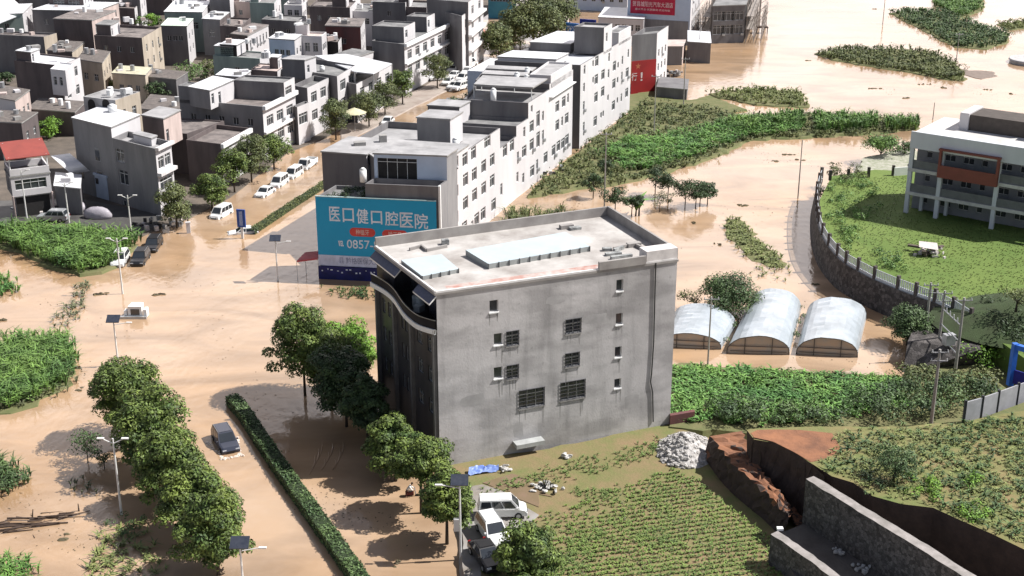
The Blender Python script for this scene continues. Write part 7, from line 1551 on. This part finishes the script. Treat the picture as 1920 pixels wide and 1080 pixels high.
for (x, y, n_, sx, lab, cl_) in ((1012, 918, 26, 1.0, 'heap of white and black rubbish on the near field', 0), (946, 882, 12, .5, 'pale sacks at the foot of the cement block beside the blue tarpaulin', 1), (1062, 858, 6, .25, 'small pale scrap with a bent black hoop by the cement block', 1)):
    p = g2((x, y), .55); b_ = MB()
    for i in range(n_): b_.ball((p[0] + random.gauss(0, sx * .7), p[1] + random.gauss(0, sx * .6), .6 + random.uniform(0, .3)), (random.uniform(.1, .4), random.uniform(.08, .25), random.uniform(.06, .22)), random.choice((0, 1, 1)) if cl_ == 0 else 1, 7, 4, .35)
    if cl_ == 0:
        for k_ in range(3): b_.tube((p[0] + .4, p[1], .55), (p[0] + .3 + k_ * .25, p[1] + .2, 1.5), .07, .03, 5, 0)
    tag(b_.build('rubbish_heap', [mat('black_rubbish', (.03, .03, .03), .8), mat('pale_rubbish', (.6, .58, .55), .8)]), lab, 'rubbish')
# scrap shed contents and motorbikes beside the yard
for (x, y, n_, lab) in ((1262, 140, 26, 'pile of barrels and scrap under the shed below the red advert wall'), (300, 425, 22, 'pale clutter heaped against the wall of the grey corner house'), (70, 400, 12, 'motorbikes and clutter under the balconied house'), (1020, 325, 14, 'washing and clutter outside the white terraced building')):
    p = g2((x, y), .2); b_ = MB()
    for i in range(n_): b_.box((p[0] + random.gauss(0, 1.8), p[1] + random.gauss(0, 1.0), .2 + random.uniform(.1, .9)), (random.uniform(.2, .9), random.uniform(.2, .7), random.uniform(.2, .9)), random.uniform(0, 3), random.randint(0, 2))
    tag(b_.build('clutter', [mat('dark_clutter', (.05, .045, .045), .8), mat('pale_junk', (.55, .5, .48), .8), M_METAL]), lab, 'clutter')
# blunt round tank at the right edge
q = g2((1935, 118)); b_ = MB(); b_.tube((*q, -.3), (*q, .7), 5.0, 5.0, 28); b_.tube((*q, .7), (*q, 1.0), 5.3, 5.1, 28); tag(b_.build('round_basin', mat('pale_basin', (.5, .48, .47), .7), None), 'pale round basin cut by the right edge near the top', 'basin')
# low deck standing in the water at the top right of the unfinished building
q = g2((1427, 62)); dk = thing('water_platform', (*q, 0), 'small dark platform on posts in the water right of the scaffolding', 'platform'); b_ = MB(); b_.box((*q, 1.6), (3.2, 2.4, .25)); b_.build('deck', M_WOOD, dk)
for sx in (-1.4, 1.4): b_ = MB(); b_.tube((q[0] + sx, q[1] - 1, -.5), (q[0] + sx, q[1] - 1, 1.5), .12); b_.build('post', M_WOOD, dk)

# fine specks of leaves and scum, and the ripples of a wake in the shade of the trees
V = []
for (x0, y0, x1, y1, n_, s_) in ((60, 560, 300, 640, 60, 12), (300, 520, 600, 560, 50, 8), (560, 930, 780, 1000, 160, 14), (480, 720, 560, 960, 70, 16), (1280, 390, 1500, 400, 60, 10), (1420, 290, 1540, 305, 90, 8), (1740, 150, 1910, 185, 160, 6), (1620, 160, 1680, 175, 50, 4), (10, 930, 230, 1060, 120, 26), (1280, 640, 1680, 690, 60, 6), (1180, 420, 1420, 620, 70, 30), (330, 560, 480, 720, 50, 40), (130, 640, 190, 780, 60, 8), (1350, 420, 1500, 540, 90, 18), (1000, 380, 1180, 400, 80, 8)):
    for i in range(n_):
        t = random.random(); p = g2((x0 + (x1 - x0) * t + random.gauss(0, s_), y0 + (y1 - y0) * t + random.gauss(0, s_)), .02); V.append([p[0], p[1], .03])
V = np.array(V); veg('floating_specks', 'fine floating leaves and scum scattered on the flood', 'debris', quads(V, rng.normal(size=V.shape) * .25 + [0, 0, 1], .16 * rng.uniform(.4, 1.9, len(V)), .7), mat('floating_leaf', (.10, .08, .045), .8, (.05, .045, .03), 2, island=.4))
rp = MB()
for i in range(9):
    a0 = R(-55 + i * 2); c_ = g2((606 + i * 1.5, 872 - (i % 3) * 12)); off = (i - 4) * .33; L = random.uniform(1.6, 3.4)
    pts = [(c_[0] + off * .8 + .35 * math.sin(t * 2.2) - .25 * t, c_[1] + L * (t - .5) * 1.3, .012) for t in [j / 10 for j in range(11)]]
    for p, q in zip(pts, pts[1:]): rp.tube(p, q, .045, .045, 6)
tag(rp.build('ripples', wm), 'curved ripples of a wake in the shaded water right of the long hedge', 'water', kind='stuff')
